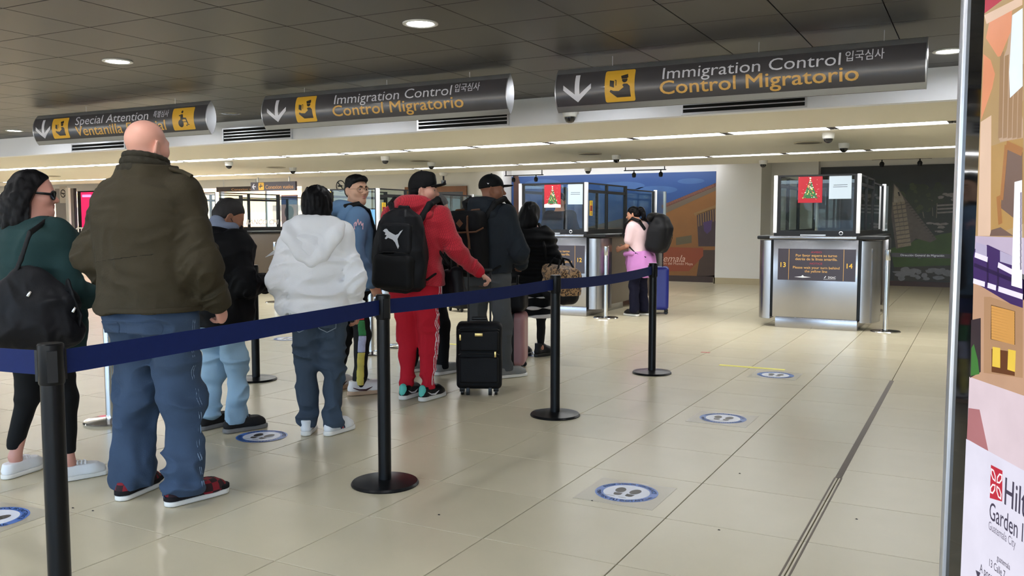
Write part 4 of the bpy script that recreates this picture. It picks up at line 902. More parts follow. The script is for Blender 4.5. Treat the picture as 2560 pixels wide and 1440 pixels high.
# poster and bank lettering seen behind the left booth
pa, pb = aty(705, 595, 18.6), aty(742, 487, 18.6)
t = empty('tall_poster', ((pa[0]+pb[0])/2, 18.6, pa[2]), 0, 'tall blue and pink poster with a dark leafy figure behind the white hoodie', 'poster'); w_, h_ = pb[0]-pa[0], pb[2]-pa[2]
box('panel', (-w_/2, 0, 0), (w_/2, .04, h_), mat('poster_pink', srgb(196, 158, 166), .4, var=.15, vscale=6), t); fl_ = lambda d: (lambda s, q: (s, -d, q))
flat('blue_band', [poly([(-w_/2, h_*.78), (w_/2, h_*.78), (w_/2, h_*.97), (-w_/2, h_*.97)])], fl_(.002), mat('poster_blue', srgb(74, 96, 160), .4), t); flat('dark_figure', [disc(0, h_*.6, w_*.3, h_*.16, n=18), poly([(-w_*.2, h_*.1), (w_*.2, h_*.1), (w_*.05, h_*.45), (-w_*.05, h_*.45)])], fl_(.003), mat('poster_dark', srgb(84, 78, 84), .5, var=.3, vscale=20), t)
box('post', (-.03, .01, -pa[2]), (.03, .035, 0), M_ALU, t)
s_, w_ = text_shape('BANCO CHI', .13, .004, shear=.2)
t = empty('glass_lettering', (-11.895, 11.95, 1.27), 0, 'white outlined bank lettering on the glass of the leftmost booth', 'lettering'); flat('lettering', [scale(s_, .85/w_, 1)], lambda s, q: (.0, s, q), mat('pale_print', srgb(236, 226, 220), .5), t)
# ------------------------------------------------------------------ backlit advertising totem on the right
AE = np.array([-.03, 1.62, 0]); AU = np.array([.41, -.912, 0]); AU /= np.linalg.norm(AU); AN = np.array([-AU[1]*-1, -AU[0], 0]); AN = np.array([AU[1], -AU[0], 0])
if AN @ (CAM-AE) < 0: AN = -AN
def onad(px, py):
    d = ray(px, py); tt = ((AE-CAM) @ AN)/(d @ AN); p = CAM+d*tt; return float((p-AE) @ AU), float(p[2])
t = empty('advertising_totem', (AE[0], AE[1], 0), math.atan2(AU[1], AU[0]), 'tall backlit hotel advertising panel with black border at the right edge', 'advertisement')
# local frame: x along the face towards the viewer, y away from the viewer (-AN), z up
sgn = 1 if (np.array([-AU[1], AU[0], 0]) @ AN) < 0 else -1
W = 1.25
def abox(nm, x0, x1, d0, d1, z0, z1, m, bev=0): return box(nm, (x0, min(d0*sgn, d1*sgn), z0), (x1, max(d0*sgn, d1*sgn), z1), m, t, bev)
abox('base', -.02, W+.02, -.05, .16, 0, .08, M_DARKMET, .01); abox('case', 0, W, .006, .12, .08, 2.35, mat('totem_case', (.012, .012, .013), .9, spec=.05), .004)
abox('frame_edge', -.014, 0, -.006, .12, .08, 2.36, M_ALU, .002); abox('frame_edge', W, W+.014, -.006, .12, .08, 2.36, M_ALU, .002); abox('frame_edge', 0, W, -.006, .12, 2.35, 2.364, M_ALU)
abox('glass_face', 0, W, 0, .006, .08, 2.35, mat('black_glass', (.006, .006, .007), .04, coat=.3))
def am(n, c, e=1):
    m = mat('ad_'+n, srgb(*c), .25, emit=E_AD*e, spec=.2, var=.14, vscale=14); b_ = m.node_tree.nodes['Principled BSDF']     # backlit print: light comes from inside
    for l_ in list(b_.inputs['Base Color'].links): m.node_tree.links.remove(l_)
    b_.inputs['Base Color'].default_value = (*[v*.12 for v in srgb(*c)], 1); return m
def af(nm, shapes, m, d): return flat(nm, shapes, lambda s, z: (s, -d*sgn, z), m, t)
def P(*pts): return poly([onad(*q) for q in pts])
x_l = onad(2447, 500)[0]; B_ = W-.06
zt = onad(2470, 0)[1]
def Q(s, z): return (s, z)
L0 = onad(2436, 700)[0]
def H(py, px=2470): return onad(px, py)[1]
# picture areas from top to bottom, all on the screen plane
af('printed_red_corner', [poly([(L0, H(30)), (B_, H(30)+.1), (B_, 2.29), (L0, 2.29)])], am('red', (196, 42, 70)), .001)
af('printed_room', [poly([(L0, onad(2440, 590)[1]), (B_, onad(2440, 590)[1]), (B_, H(8)+.12), (L0, H(30))])], am('room', (190, 158, 112)), .0012)
af('printed_curtain', [P((2500, 350), (2505, 160), (2520, 120), (2532, 40), (2560, 30), (2560, 250), (2530, 350)), P((2500, 240), (2545, 235), (2560, 300), (2560, 345), (2502, 355))], am('curtain', (206, 176, 150)), .0014)
af('printed_curtain_fold', [seg(onad(2508+i*6, 130+i*4), onad(2503+i*6, 345), .012) for i in range(0, 9, 2)], am('fold', (172, 138, 104)), .0016)
af('printed_window', [P((2534, 38), (2560, 20), (2560, 215), (2528, 245), (2526, 180))], am('daylight', (226, 236, 255), 1.25), .0018)
af('printed_orange_leaf', [P((2468, 95), (2480, 40), (2534, 25), (2530, 80), (2505, 140), (2498, 142)), P((2462, 135), (2480, 150), (2491, 185), (2484, 220), (2456, 300), (2460, 200))], am('leaf', (238, 158, 118)), .002)
af('printed_pale_strip', [P((2464, 38), (2540, 0), (2560, -6), (2560, 12), (2470, 60)), P((2455, 305), (2482, 288), (2480, 590), (2448, 590))], am('pale', (238, 204, 178)), .0021)
af('printed_carpet', [P((2480, 365), (2560, 340), (2560, 560), (2480, 590))], am('carpet', (190, 150, 90)), .0014)
af('printed_chair', [P((2520, 362), (2530, 365), (2560, 380), (2560, 560), (2538, 545), (2506, 520), (2510, 440)), P((2478, 590), (2482, 575), (2505, 568), (2538, 590))], am('chair', (122, 98, 88)), .0022)
af('printed_chair_edge', [seg(onad(2520, 362), onad(2508, 500), .01), seg(onad(2520, 362), onad(2560, 380), .012), seg(onad(2500, 490), onad(2505, 560), .012)], am('chair_edge', (176, 120, 70)), .0024)
af('printed_bed', [poly([(L0, onad(2440, 590)[1]), (B_, onad(2440, 590)[1]), (B_, H(720)-.1), (L0, onad(2440, 640)[1])])], am('bed', (206, 190, 214)), .0013)
af('printed_headboard', [P((2436, 640), (2440, 622), (2472, 612), (2502, 626), (2533, 640), (2533, 690), (2560, 700), (2560, 778), (2436, 704))], am('headboard', (74, 48, 112), .9), .0016)
af('printed_pillow', [P((2442, 605), (2470, 614), (2470, 645), (2441, 636)), P((2503, 627), (2533, 640), (2533, 663), (2503, 654))], am('pillow', (196, 186, 216)), .0017)
af('printed_panel_seam', [seg(onad(2472, 650), onad(2472, 712), .006), seg(onad(2498, 662), onad(2498, 720), .006), seg(onad(2438, 662), onad(2533, 700), .006)], am('seam', (54, 34, 84), .8), .00175)
af('printed_trim_line', [seg(onad(2440, 637), onad(2472, 649), .008), seg(onad(2498, 662), onad(2533, 680), .008), seg(onad(2436, 702), onad(2465, 711), .008), seg(onad(2472, 713), onad(2493, 720), .008), seg(onad(2499, 722), onad(2560, 742), .008)], am('line', (238, 230, 255), 1.2), .0018)
af('printed_text_card', [P((2541, 455), (2560, 450), (2560, 722), (2533, 714))], am('card', (250, 250, 255), 1.2), .0026)
af('lettering', [seg(onad(2556, 490+i*16), onad(2560, 489+i*16), .01) for i in range(12)], am('grey_print', (150, 140, 160)), .003)
af('printed_lobby', [poly([onad(2436, 704), (B_, onad(2560, 742)[1]-.1), (B_, onad(2560, 960)[1]), onad(2430, 950)])], am('lobby', (206, 164, 134)), .0015)
af('printed_doors', [P((2463, 742), (2478, 742), (2560, 770), (2560, 945), (2462, 932))], am('doors', (190, 148, 112)), .0017)
af('printed_grid', [P((2481, 762), (2541, 778), (2541, 862), (2480, 848))], am('grid', (70, 48, 34)), .0019)
af('printed_grid_light', [seg(onad(2482, 767+i*7), onad(2540, 782+i*7), .004) for i in range(12)], am('grid_light', (226, 166, 90)), .0021)
af('printed_panel_base', [P((2482, 872), (2540, 880), (2540, 940), (2482, 930))], am('panel_brown', (110, 66, 38)), .0018)
af('printed_yellow_panel', [P((2485, 867), (2504, 870), (2504, 920), (2484, 916)), P((2524, 873), (2543, 877), (2541, 930), (2522, 924))], am('yellow_panel', (240, 204, 80), 1.1), .002)
af('printed_shelf', [P((2431, 800), (2455, 795), (2455, 930), (2428, 945))], am('shelf', (72, 60, 66), .7), .0019)
af('printed_plant', [P((2432, 870), (2438, 860), (2448, 900), (2452, 935), (2430, 940))], am('plant', (80, 150, 70), .7), .0021)
af('printed_marble', [poly([onad(2426, 942), (B_, onad(2560, 955)[1]), (B_, onad(2560, 1176)[1]-.12), onad(2420, 1097)])], am('marble', (226, 206, 214), 1.1), .0016)
af('printed_stool', [P((2424, 1020), (2452, 1024), (2474, 1128), (2420, 1097))], am('stool', (186, 122, 126)), .0019)
af('printed_white_field', [poly([onad(2419, 1097), (B_, onad(2419, 1097)[1]), (B_, .16), (onad(2404, 1440)[0], .16)])], am('field', (226, 222, 238), 1.15), .0023)
am_t = am('text', (92, 84, 112), .55)
s0, z0 = onad(2479, 1263); s1, z1 = onad(2480, 1163)
lw = (onad(2511, 1253)[0]-s0)
af('logo_square', [poly([onad(2479, 1245), onad(2510, 1254), onad(2511, 1177), onad(2482, 1162)])], am('logo_red', (206, 44, 66)), .0027)
lc = np.mean([onad(2479, 1245), onad(2510, 1254), onad(2511, 1177), onad(2482, 1162)], 0); lh = abs(onad(2482, 1162)[1]-onad(2479, 1245)[1])*.42
def petal(a):
    ca, sa = math.cos(a), math.sin(a); pts = [(.12, 0), (.45, .27), (.9, .28), (1.2, 0), (.9, -.28), (.45, -.27)]
    pts2 = [(.28, 0), (.5, .15), (.85, .16), (1.02, 0), (.85, -.16), (.5, -.15)]
    o_ = [(lc[0]+lh*(x*ca-y*sa), lc[1]+lh*(x*sa+y*ca)) for x, y in pts]; i_ = [(lc[0]+lh*(x*ca-y*sa), lc[1]+lh*(x*sa+y*ca)) for x, y in pts2]
    n_ = len(pts); return (o_+i_, [(k, (k+1) % n_, n_+(k+1) % n_, n_+k) for k in range(n_)])
af('logo_petals', [petal(math.radians(a)) for a in (48, 132, 228, 312)], am('petal', (252, 240, 244), 1.2), .0030)
def adtext(txt, px, py, cap_px, bold=.006, wk=1.0, m=None):
    a = onad(px, py); b = onad(px, py-cap_px); hgt = abs(b[1]-a[1]); s_, w_ = text_shape(txt, hgt/.72, bold); s_ = scale(s_, .74*wk, 1)
    af('lettering', [shift(s_, a[0], a[1])], m or am_t, .0028)
adtext('Hilton', 2516, 1260, 72, .008); adtext('Garden Inn', 2478, 1296, 46, .004); adtext('Guatemala City', 2476, 1322, 22, -.001, .95, am('text_pale', (150, 142, 166), .6))
adtext('guatemala', 2497, 1400, 16, .002); adtext('13 Calle 7', 2478, 1415, 20, .002); adtext('A pocos', 2454, 1428, 22, .002)
flat('map_pin', [P((2444, 1425), (2456, 1432), (2450, 1450))], lambda s, z: (s, -.003*sgn, z), am_t, t)
# ------------------------------------------------------------------ people
def N3(f, a, seed=0):
    f = np.array(f if hasattr(f, '__len__') else [f]*3, float)
    return lambda P: a*vnoise(P*f+seed*7.3, seed)
def NR(f, a, seed=0):
    f = np.array(f if hasattr(f, '__len__') else [f]*3, float)     # sharp creases
    return lambda P: a*(1.2*np.abs(vnoise(P*f+seed*7.3+.6*vnoise(P*f*.7+5, seed+1)[:, None], seed))-.5)
def lerp(a, b, t): return np.array(a, float)*(1-t)+np.array(b, float)*t
def cloth(name, col, var=.1, rough=.85, bump=.25, bscale=90, vscale=9, sheen=0, **k): return mat(name, srgb(*col), rough, var=var, vscale=vscale, bump=bump, bscale=bscale, sheen=sheen, spec=k.pop('spec', .25), **k)
def skin(name, col): return mat(name, srgb(*col), .45, var=.06, vscale=12, bump=.05, bscale=120, spec=.35)
M_HAIR = mat('black_hair', (.004, .0035, .004), .5, var=.4, vscale=40, bump=.5, bscale=70, stretch=(1, 1, .25), spec=.12)
TZ = np.array([.80, .88, .96, 1.06, 1.16, 1.28, 1.38, 1.44, 1.485, 1.52]); TRX = np.array([.155, .172, .165, .155, .16, .178, .185, .155, .085, .06]); TRY = np.array([.115, .125, .115, .108, .112, .125, .118, .10, .07, .058])
class Person:
    """local frame: x right, y forward, z up; feet given in world coordinates (x, y, heading)"""
    def __init__(s, loc, az, S, feet, label, fat=(1, 1), head_az=None, head_pitch=0, head_roll=0, head_off=(0, 0, 0), lean=0, sh=1.0, arms=None, h=.007, skin_m=None, hs=1.0, torso_yaw=0):
        s.S, s.k, s.h, s.fat, s.lean = S, S/1.75, h, fat, lean
        k = s.k; s.az = az; s.loc = np.array(loc, float); s.ty = torso_yaw
        a = math.radians(az); s.f = np.array([math.sin(a), math.cos(a)]); s.r = np.array([math.cos(a), -math.sin(a)])
        s.root = empty('person', (loc[0], loc[1], 0), -a, label, 'person', 'people queueing')
        s.feet = []
        for x, y, fa in feet:
            d = np.array([x, y])-s.loc; s.feet.append((d @ s.r, d @ s.f, fa-az))
        s.yk = lambda z: lean*max(0, z-.95*k)
        ty = math.radians(-torso_yaw); s.tr = np.array([math.cos(ty), math.sin(ty), 0]); s.tf = np.array([-math.sin(ty), math.cos(ty), 0])
        s.hip = [np.array([sx*.088*k*fat[0], 0, .90*k]) for sx in (-1, 1)]
        s.ank = [np.array([fx_+.0*k, fy_, .09*k]) for fx_, fy_, _ in s.feet]
        s.knee = [lerp(s.hip[i], s.ank[i], .52)+np.array([0, .03*k, 0]) for i in (0, 1)]
        zs = 1.415*k
        s.shd = [s.tr*(sx*.178*k*sh)+np.array([0, s.yk(zs), zs]) for sx in (-1, 1)]
        s.arm = []
        for i, sx in enumerate((-1, 1)):
            e, w = (arms or {}).get('LR'[i], ((sx*.255, -.03, 1.12), (sx*.27, .05, .87)))
            tr = lambda q: s.tr*q[0]*k+s.tf*q[1]*k+np.array([0, s.yk(q[2]*k), q[2]*k])
            s.arm.append((tr(e), tr(w)))
        s.hs = hs*k/1.0*.98
        s.hc = np.array([0, s.yk(1.6*k), 1.628*k])+np.array(head_off)
        s.hR = rotm((head_az if head_az is not None else az)-az, head_pitch, head_roll)
        s.skin = skin_m
        s.hand_pose = {}
    def hp(s, q): return s.hc+s.hR @ (np.array(q)*s.hs)
    def head(s, F, ears=True, face=True):
        q = s.hs; F.frame(s.hc, s.hR)
        E = lambda c, r, k=.03, sub=False, M=None: F.ell(np.array(c)*q, np.array(r)*q if hasattr(r, '__len__') else r*q, M, k*q, sub)
        Cn = lambda a, b, ra, rb=None, k=.03: F.cone(np.array(a)*q, np.array(b)*q, ra*q, (rb if rb is not None else ra)*q, k*q)
        E((0, -.012, .03), (.076, .096, .088), .02); E((0, .02, -.038), (.060, .07, .082), .04); E((0, .062, -.102), .02, .035)
        for sx in (-1, 1):
            Cn((sx*.052, -.005, -.05), (sx*.010, .06, -.102), .019, .016, .03)
            if face: E((sx*.038, .054, -.025), .026, .03)
            if ears:
                M = rotm(sx*-32, 0, sx*8); E((sx*.083, -.014, -.012), (.008, .022, .036), .006, False, M); E((sx*.092, -.008, -.01), (.006, .011, .022), .006, True, M); E((sx*.074, -.004, -.036), (.009, .01, .012), .01)
        if face:
            Cn((-.036, .074, .014), (.036, .074, .014), .014, .014, .02); Cn((0, .082, .004), (0, .103, -.03), .0085, .012, .014); E((0, .103, -.033), .0125, .01)
            for sx in (-1, 1):
                E((sx*.012, .093, -.036), .0085, .006); E((sx*.032, .098, -.002), .017, .016, True)
            E((0, .083, -.06), (.024, .011, .0065), .005); E((0, .082, -.071), (.021, .011, .0075), .006)
        F.frame()
        F.cone(s.hp((0, -.025, -.055)), np.array([0, s.yk(1.46*s.k)-.005, 1.45*s.k]), .052*s.k*min(s.fat[0], 1.25), .062*s.k*min(s.fat[0], 1.25), .03)
    def hand(s, F, i, d=None, n=None, curl=35, thumb=1, sc=1.0):
        sx = (-1, 1)[i]; e, w = s.arm[i]; q = s.k*.97*sc
        d = (w-e)/np.linalg.norm(w-e) if d is None else np.array(d, float)/np.linalg.norm(d)
        n = np.array([-sx, 0, 0.]) if n is None else np.array(n, float); n = n-(n @ d)*d; n /= np.linalg.norm(n)
        sd = np.cross(d, n)*1.0
        if sd[1] < 0 and abs(sd[1]) > .2: sd = -sd       # towards the thumb: forward side of the hand
        F.cone(w-d*.02*q, w+d*.03*q, .026*q, .026*q, .02, flat=(n, .75))
        F.cone(w+d*.03*q, w+d*.085*q, .037*q, .04*q, .02, flat=(n, .4))
        R = lambda v, ang: v*math.cos(ang)+n*math.sin(ang)
        for j, (o, L) in enumerate(((.029, .072), (.0095, .08), (-.0105, .075), (-.029, .058))):
            p = w+d*(.088-.004*abs(j-1))*q+sd*o*q; c = math.radians(curl+6*j)
            for t_, ff in ((.42, .45), (.32, 1.1), (.26, 1.6)):
                p2 = p+R(d, c*ff)*L*t_*q; F.cone(p, p2, .0092*q, .0084*q, .004); p = p2
        if thumb:
            p = w+d*.028*q+sd*.03*q; v = (d*.65+sd*.65+n*.35); v /= np.linalg.norm(v); p2 = p+v*.042*q; F.cone(p, p2, .013*q, .0105*q, .012)
            v2 = (d*.9+sd*.15+n*.45); v2 /= np.linalg.norm(v2); F.cone(p2, p2+v2*.032*q, .0102*q, .0088*q, .005)
    def body(s, hands=None, ears=True, face=True, extra=None):
        k = s.k; F = Field(); z = TZ*k
        F.loft(z, TRX*k*s.fat[0]*.84, TRY*k*s.fat[1]*.84, 0, [s.yk(q) for q in z], yaw=s.ty)
        s.head(F, ears, face)
        for i in (0, 1):
            e, w = s.arm[i]
            F.cone(s.shd[i]*np.array([.93, .93, 1])-np.array([0, 0, .02]), e, .042*k, .036*k, .03); F.cone(e, w, .036*k, .025*k, .02)
            F.cone(s.hip[i]-np.array([0, 0, .02]), s.knee[i], .07*k, .048*k, .04); F.cone(s.knee[i], s.ank[i]+np.array([0, 0, .02]), .045*k, .033*k, .03)
            fx_, fy_, fa = s.feet[i]; fd = rotm(fa) @ np.array([0, 1, 0])
            F.cone(s.ank[i]+np.array([0, 0, .02]), s.ank[i]-np.array([0, 0, .045*k])+fd*.02, .033*k, .028*k, .02); F.cone(s.ank[i]-np.array([0, 0, .05*k])+fd*.02, s.ank[i]-np.array([0, 0, .058*k])+fd*.12, .024*k, .018*k, .02)
            hpz = (hands or {}).get('LR'[i], {})
            if hpz is not None: s.hand(F, i, **hpz)
        if extra: extra(F)
        return fobj('body', F, s.skin, s.root, s.h)
    def torso(s, F, hem, top=1.50, th=.03, rx=None, ry=None, arms=True, sl=(.062, .056, .046), cut=(1, 1), k=.03, cy=None, shr=.066):
        kk = s.k; z = np.linspace(hem, top*kk, 14)
        bx = np.interp(z/kk, TZ, TRX)*kk*s.fat[0]+th; by = np.interp(z/kk, TZ, TRY)*kk*s.fat[1]+th
        if rx is not None: bx = bx*np.interp(z, *rx)
        if ry is not None: by = by*np.interp(z, *ry)
        c = np.array([s.yk(q) for q in z])
        if cy is not None: c = c+np.interp(z, *cy)
        F.loft(z, bx, by, 0, c, k=.05, yaw=s.ty)
        if arms:
            for i in (0, 1):
                e, w = s.arm[i]; sh = s.shd[i]
                F.cone(sh*np.array([.72, .72, 1]), sh, shr*kk*.95, shr*kk*.96, .055)
                F.cone(sh, e, shr*kk, sl[1]*kk, k); ww = lerp(e, w, cut[i]); F.cone(e, ww, sl[1]*kk, (sl[1]+(sl[2]-sl[1])*cut[i])*kk, .03)
        return F
    def sleeve_folds(s, F, a=.006, n=7, up=False):
        """irregular creases that run round the sleeve, strongest at the inner elbow and above the cuff"""
        for i in (0, 1):
            e, w = s.arm[i]; A = [(e, w, .55)]+([(s.shd[i], e, .95)] if up else [])
            for p, q, pk in A:
                ax = q-p; L = np.linalg.norm(ax); ax = ax/L; u = np.cross(ax, [.3, 1, .2]); u /= np.linalg.norm(u); v = np.cross(ax, u)
                def f(P, p=p, ax=ax, L=L, i=i, u=u, v=v, pk=pk):
                    d = P-p; t = d @ ax; a_, b_ = d @ u, d @ v; r = np.sqrt(a_*a_+b_*b_)
                    m = np.clip(1.15-np.abs(t/L-pk)/.7, 0, 1)*np.clip((.125-r)/.04, 0, 1)
                    Q = np.stack([a_*9, b_*9, t*n*5+a_*14], 1)
                    return -a*m*(1.4*(1-2.2*np.abs(vnoise(Q+i*11.7, 3+i))))
                F.disp(f)
        return F
    def trousers(s, top, thigh=.092, knee=.068, ank=.06, z0=.05, th=.018, fold=.006, fr=(7, 7, 13), seed=1, belly=1.0, ank_in=0):
        k = s.k; F = Field(); z = np.linspace(.80*k, top, 6)
        F.loft(z, np.interp(z/k, TZ, TRX)*k*s.fat[0]+th, (np.interp(z/k, TZ, TRY)*k*s.fat[1]+th)*belly, 0, 0, k=.03)
        for i in (0, 1):
            hp = s.hip[i]-np.array([0, .005, .06*k]); F.cone(hp, s.knee[i], thigh*k*max(1, .5+.5*s.fat[0]), knee*k, .05)
            b = np.array([s.ank[i][0], s.ank[i][1], z0+ank*k*.5]); F.cone(s.knee[i], b, knee*k, ank*k, .03)
        def f(P):
            kn = s.knee[0][2]; m = .6+.6*np.exp(-((P[:, 2]-kn)/.16)**2)+.8*np.exp(-((P[:, 2]-z0-.05)/.09)**2)
            Q = P*np.array(fr)+seed*3.1; Q = Q+.5*vnoise(P*6+seed, seed+3)[:, None]
            return fold*m*(1.5*np.abs(vnoise(Q, seed))*2-1.0)+fold*.35*vnoise(P*np.array([16, 16, 26])+seed, seed+5)
        F.disp(f); F.inter(lambda P: z0-P[:, 2])
        return F
    def shoe(s, i, m_up, m_sole, L=.27, sole=.028, high=.075, extra=None, toe_m=None, name='shoe', wid=1.0):
        fx_, fy_, fa = s.feet[i]; q = s.k**.5*L/.27
        M = rotm(fa); o = np.array([fx_, fy_, 0]); pts = ((0, -.055*q, .034*q*wid), (.006*(1, -1)[i], .12*q, .045*q*wid), (0, .172*q, .036*q*wid))
        G = Field(); G.frame(o, M); G.foot(*pts, .002, sole, .003); so_m = fobj
        U = Field(); U.frame(o, M)
        U.cone((0, -.052*q, sole+.014), (0, .12*q, sole+.016), .034*q*wid, .044*q*wid, .02); U.cone((0, .11*q, sole+.014), (0, .165*q, sole+.008), .043*q*wid, .034*q*wid, .03)
        U.cone((0, -.045*q, sole+.02), (0, -.045*q, sole+high), .034*q, .034*q, .02); U.cone((0, -.01*q, sole+high-.008), (0, .1*q, sole+.036), .036*q, .032*q, .03)
        U.inter(lambda P: sole-.002-P[:, 2]); U.inter(lambda P: P[:, 2]-(sole+high+.002))
        u = fobj(name, U, m_up, s.root, min(s.h, .006)); fobj('sole', G, m_sole, u, min(s.h, .006))
        s.last_shoe = (o, M, q, sole, u); s.shoe_high = high
        return u
    def eyes(s, m_iris):
        for sx in (-1, 1):
            e = lathe('eye', [(0, -1), (.5, -.87), (.87, -.5), (1, 0), (.87, .5), (.5, .87), (0, 1)], mat('eye_white', srgb(196, 186, 178), .3), s.root, n=14, smooth=80)
            e.location = Vector(s.hp((sx*.032, .0735, -.002))); e.scale = [.0115*s.hs]*3
            F = Field(); F.frame(s.hc, s.hR); F.ell(np.array((sx*.032, .0735, -.002))*s.hs, .0128*s.hs, None, .001)
            F.inter(lambda P: .0042*s.hs-np.abs(((P-s.hc) @ s.hR)[:, 2]+.0028*s.hs)); fobj('eyelid', F, s.skin, s.root, .0022)
            p = lathe('iris', [(0, .35), (.45, .3), (.5, .0), (0, 0)], m_iris, e, n=12)
            p.rotation_euler = Vector(s.hR @ np.array([0, 1, .0])).to_track_quat('Z', 'Y').to_euler(); p.location = Vector(s.hR @ np.array([0, .8, 0]))
    def brows(s, m, w=.0045):
        for sx in (-1, 1):
            tube('eyebrow', [Vector(s.hp(q)) for q in ((sx*.014, .0915, .017), (sx*.03, .0885, .022), (sx*.047, .076, .017))], [w*s.hs, w*1.1*s.hs, w*.5*s.hs], m, s.root, n=6)
    def lips(s, m):
        F = Field(); F.frame(s.hc, s.hR); q = s.hs
        F.ell(np.array((0, .0845, -.0605))*q, np.array((.022, .0115, .0055))*q, None, .002); F.ell(np.array((0, .0835, -.0705))*q, np.array((.019, .0115, .006))*q, None, .002)
        fobj('lips', F, m, s.root, .0025)
    def hair_short(s, m, th=.008, front=.062, side=.004, back=-.07, fringe=0, spike=.004, top=0):
        F = Field(); F.frame(s.hc, s.hR); q = s.hs
        F.ell(np.array((0, -.014, .033))*q, np.array((.076+th, .096+th, .088+th*1.4))*q, None, .01); F.cone(np.array((0, -.05, -.02))*q, np.array((0, -.045, -.06))*q, (.062+th*.5)*q, (.045+th*.4)*q, .03)
        if fringe: F.ell(np.array((0, .05, .085))*q, np.array((.055, .045, .03))*q, None, .03)
        if top: F.ell(np.array((0, .0, .085))*q, np.array((.066, .092, .016+top))*q, None, .03); F.ell(np.array((0, .066, .072))*q, np.array((.054, .028, .026))*q, None, .03)
        hc, hR = s.hc, s.hR
        def cutf(P):
            L = (P-hc) @ hR/q; zl = np.interp(L[:, 1], [-.1, -.035, -.01, .012, .045, .075], [back, back, side-.03, side, .045, front])
            return (zl-L[:, 2])*.7*q
        F.disp(NR((45, 30, 45), spike*2, 2)); F.inter(cutf)
        return fobj('hair', F, m, s.root, min(s.h, .006))
    def hood(s, F, r=.05, dz=0, back=.09, pouch=.2, wide=1.0):
        """folded down hood: a ring round the neck and a pouch on the upper back"""
        k = s.k; c = np.array([0, s.yk(1.49*k), 1.485*k+dz]); n = 14; pts = []
        for j in range(n+1):
            a = 2*math.pi*j/n; pts.append(c+s.tr*math.cos(a)*.085*k*wide+s.tf*(math.sin(a)*.085*k-.012)+np.array([0, 0, -.03*k*max(0, math.sin(a))+.012*k*max(0, -math.sin(a))]))
        F.path(pts, [r*k*(1-.25*max(0, math.sin(2*math.pi*j/n))) for j in range(n+1)], .02)
        F.cone(c-s.tf*back*k+s.tr*.07*k+np.array([0, 0, -.03*k]), c-s.tf*(back+.03)*k-np.array([0, 0, pouch*k]), .06*k, .03*k, .05, flat=(s.tf, .6))
        F.cone(c-s.tf*back*k-s.tr*.07*k+np.array([0, 0, -.03*k]), c-s.tf*(back+.03)*k-np.array([0, 0, pouch*k]), .06*k, .03*k, .05, flat=(s.tf, .6))
M_SOLEW = mat('sole_white', srgb(226, 222, 214), .5); M_SOLEG = mat('sole_grey', srgb(110, 108, 106), .6); M_WSHOE = cloth('white_canvas', (226, 226, 226), .04, .7, .2, 160); M_GUM = mat('sole_gum', srgb(190, 160, 132), .5)
M_LACE = mat('lace_white', srgb(236, 236, 236), .7)
def laces(p, n=4, m=None, w=.026):
    o, M, q, sole, u = p.last_shoe
    for j in range(n):
        y = (.022+.021*j)*q; t_ = min(1, (y/q+.01)/.11); z = sole+(p.shoe_high-.008)*(1-t_)+.036*t_+(.036-.004*t_)*q*1.04
        tube('lace', [Vector(o+M @ np.array(v)) for v in ((-w*q, y-.004, z-.014), (-w*.5*q, y, z-.002), (w*.5*q, y+.002, z-.002), (w*q, y-.004, z-.014))], .0042, m or M_LACE, u, n=6)

def hood_obj(p, m, r=.045, wide=1.0, drop=.22, back=.12, rise=0, h=.007, name='hood'):
    """hood folded down on the back: a thick roll round the neck and a soft pointed pouch"""
    k = p.k; F = Field(); c = np.array([0, p.yk(1.48*k), 1.475*k+rise]); n = 18; pts = []; rr = []
    for j in range(n+1):
        a = 2*math.pi*j/n; sa, ca = math.sin(a), math.cos(a); bk = max(0, -sa)
        pts.append(c+p.tr*ca*(.088+.022*bk)*k*wide+p.tf*(sa*.088-.025*bk)*k+np.array([0, 0, (-.045*max(0, sa)+.018*bk)*k])); rr.append(r*k*(.62+.38*bk+.12*abs(ca)))
    F.path(pts, rr, .015)
    q = lambda x, y, z: c+p.tr*x*k+p.tf*y*k+np.array([0, 0, z*k])
    tip = q(.0, -back-.045, -drop)
    for sx in (-1, 1):
        F.path([q(sx*.125*wide, -.06, -.005), q(sx*.115*wide, -back-.01, -.07), q(sx*.05*wide, -back-.045, -drop*.8), tip], [.036*k, .042*k, .042*k, .036*k], .025)
    F.ell(q(0, -back+.005, -.07), np.array([.12*wide, .05, .085])*k, None, .05); F.ell(q(0, -back-.02, -drop*.62), np.array([.06*wide, .035, .07])*k, None, .04)
    F.disp(NR((9, 9, 14), .007, 4)); F.disp(N3(24, .002, 2))
    return fobj(name, F, m, p.root, h)

def leg_stripes(p, i, top, z0, seed, dims, offs, m, parent, w=.007, th=.021, fold=.007, fr=(7, 7, 12), nm='stripe'):
    for o_ in offs:
        G = p.trousers(top, dims[0]+.003, dims[1]+.003, dims[2]+.003, z0+.02, th, fold, fr=fr, seed=seed); kx, ax_, hx = p.knee[i], p.ank[i], p.hip[i]; sx = (-1, 1)[i]
        G.inter(lambda P: np.abs(P[:, 1]-np.interp(P[:, 2], [ax_[2], kx[2], hx[2]], [ax_[1], kx[1], hx[1]])-o_)-w/2)
        G.inter(lambda P: -sx*(P[:, 0]-np.interp(P[:, 2], [ax_[2], kx[2], hx[2]], [ax_[0], kx[0], hx[0]]))+.02)
        fobj(nm, G, m, parent, .006)
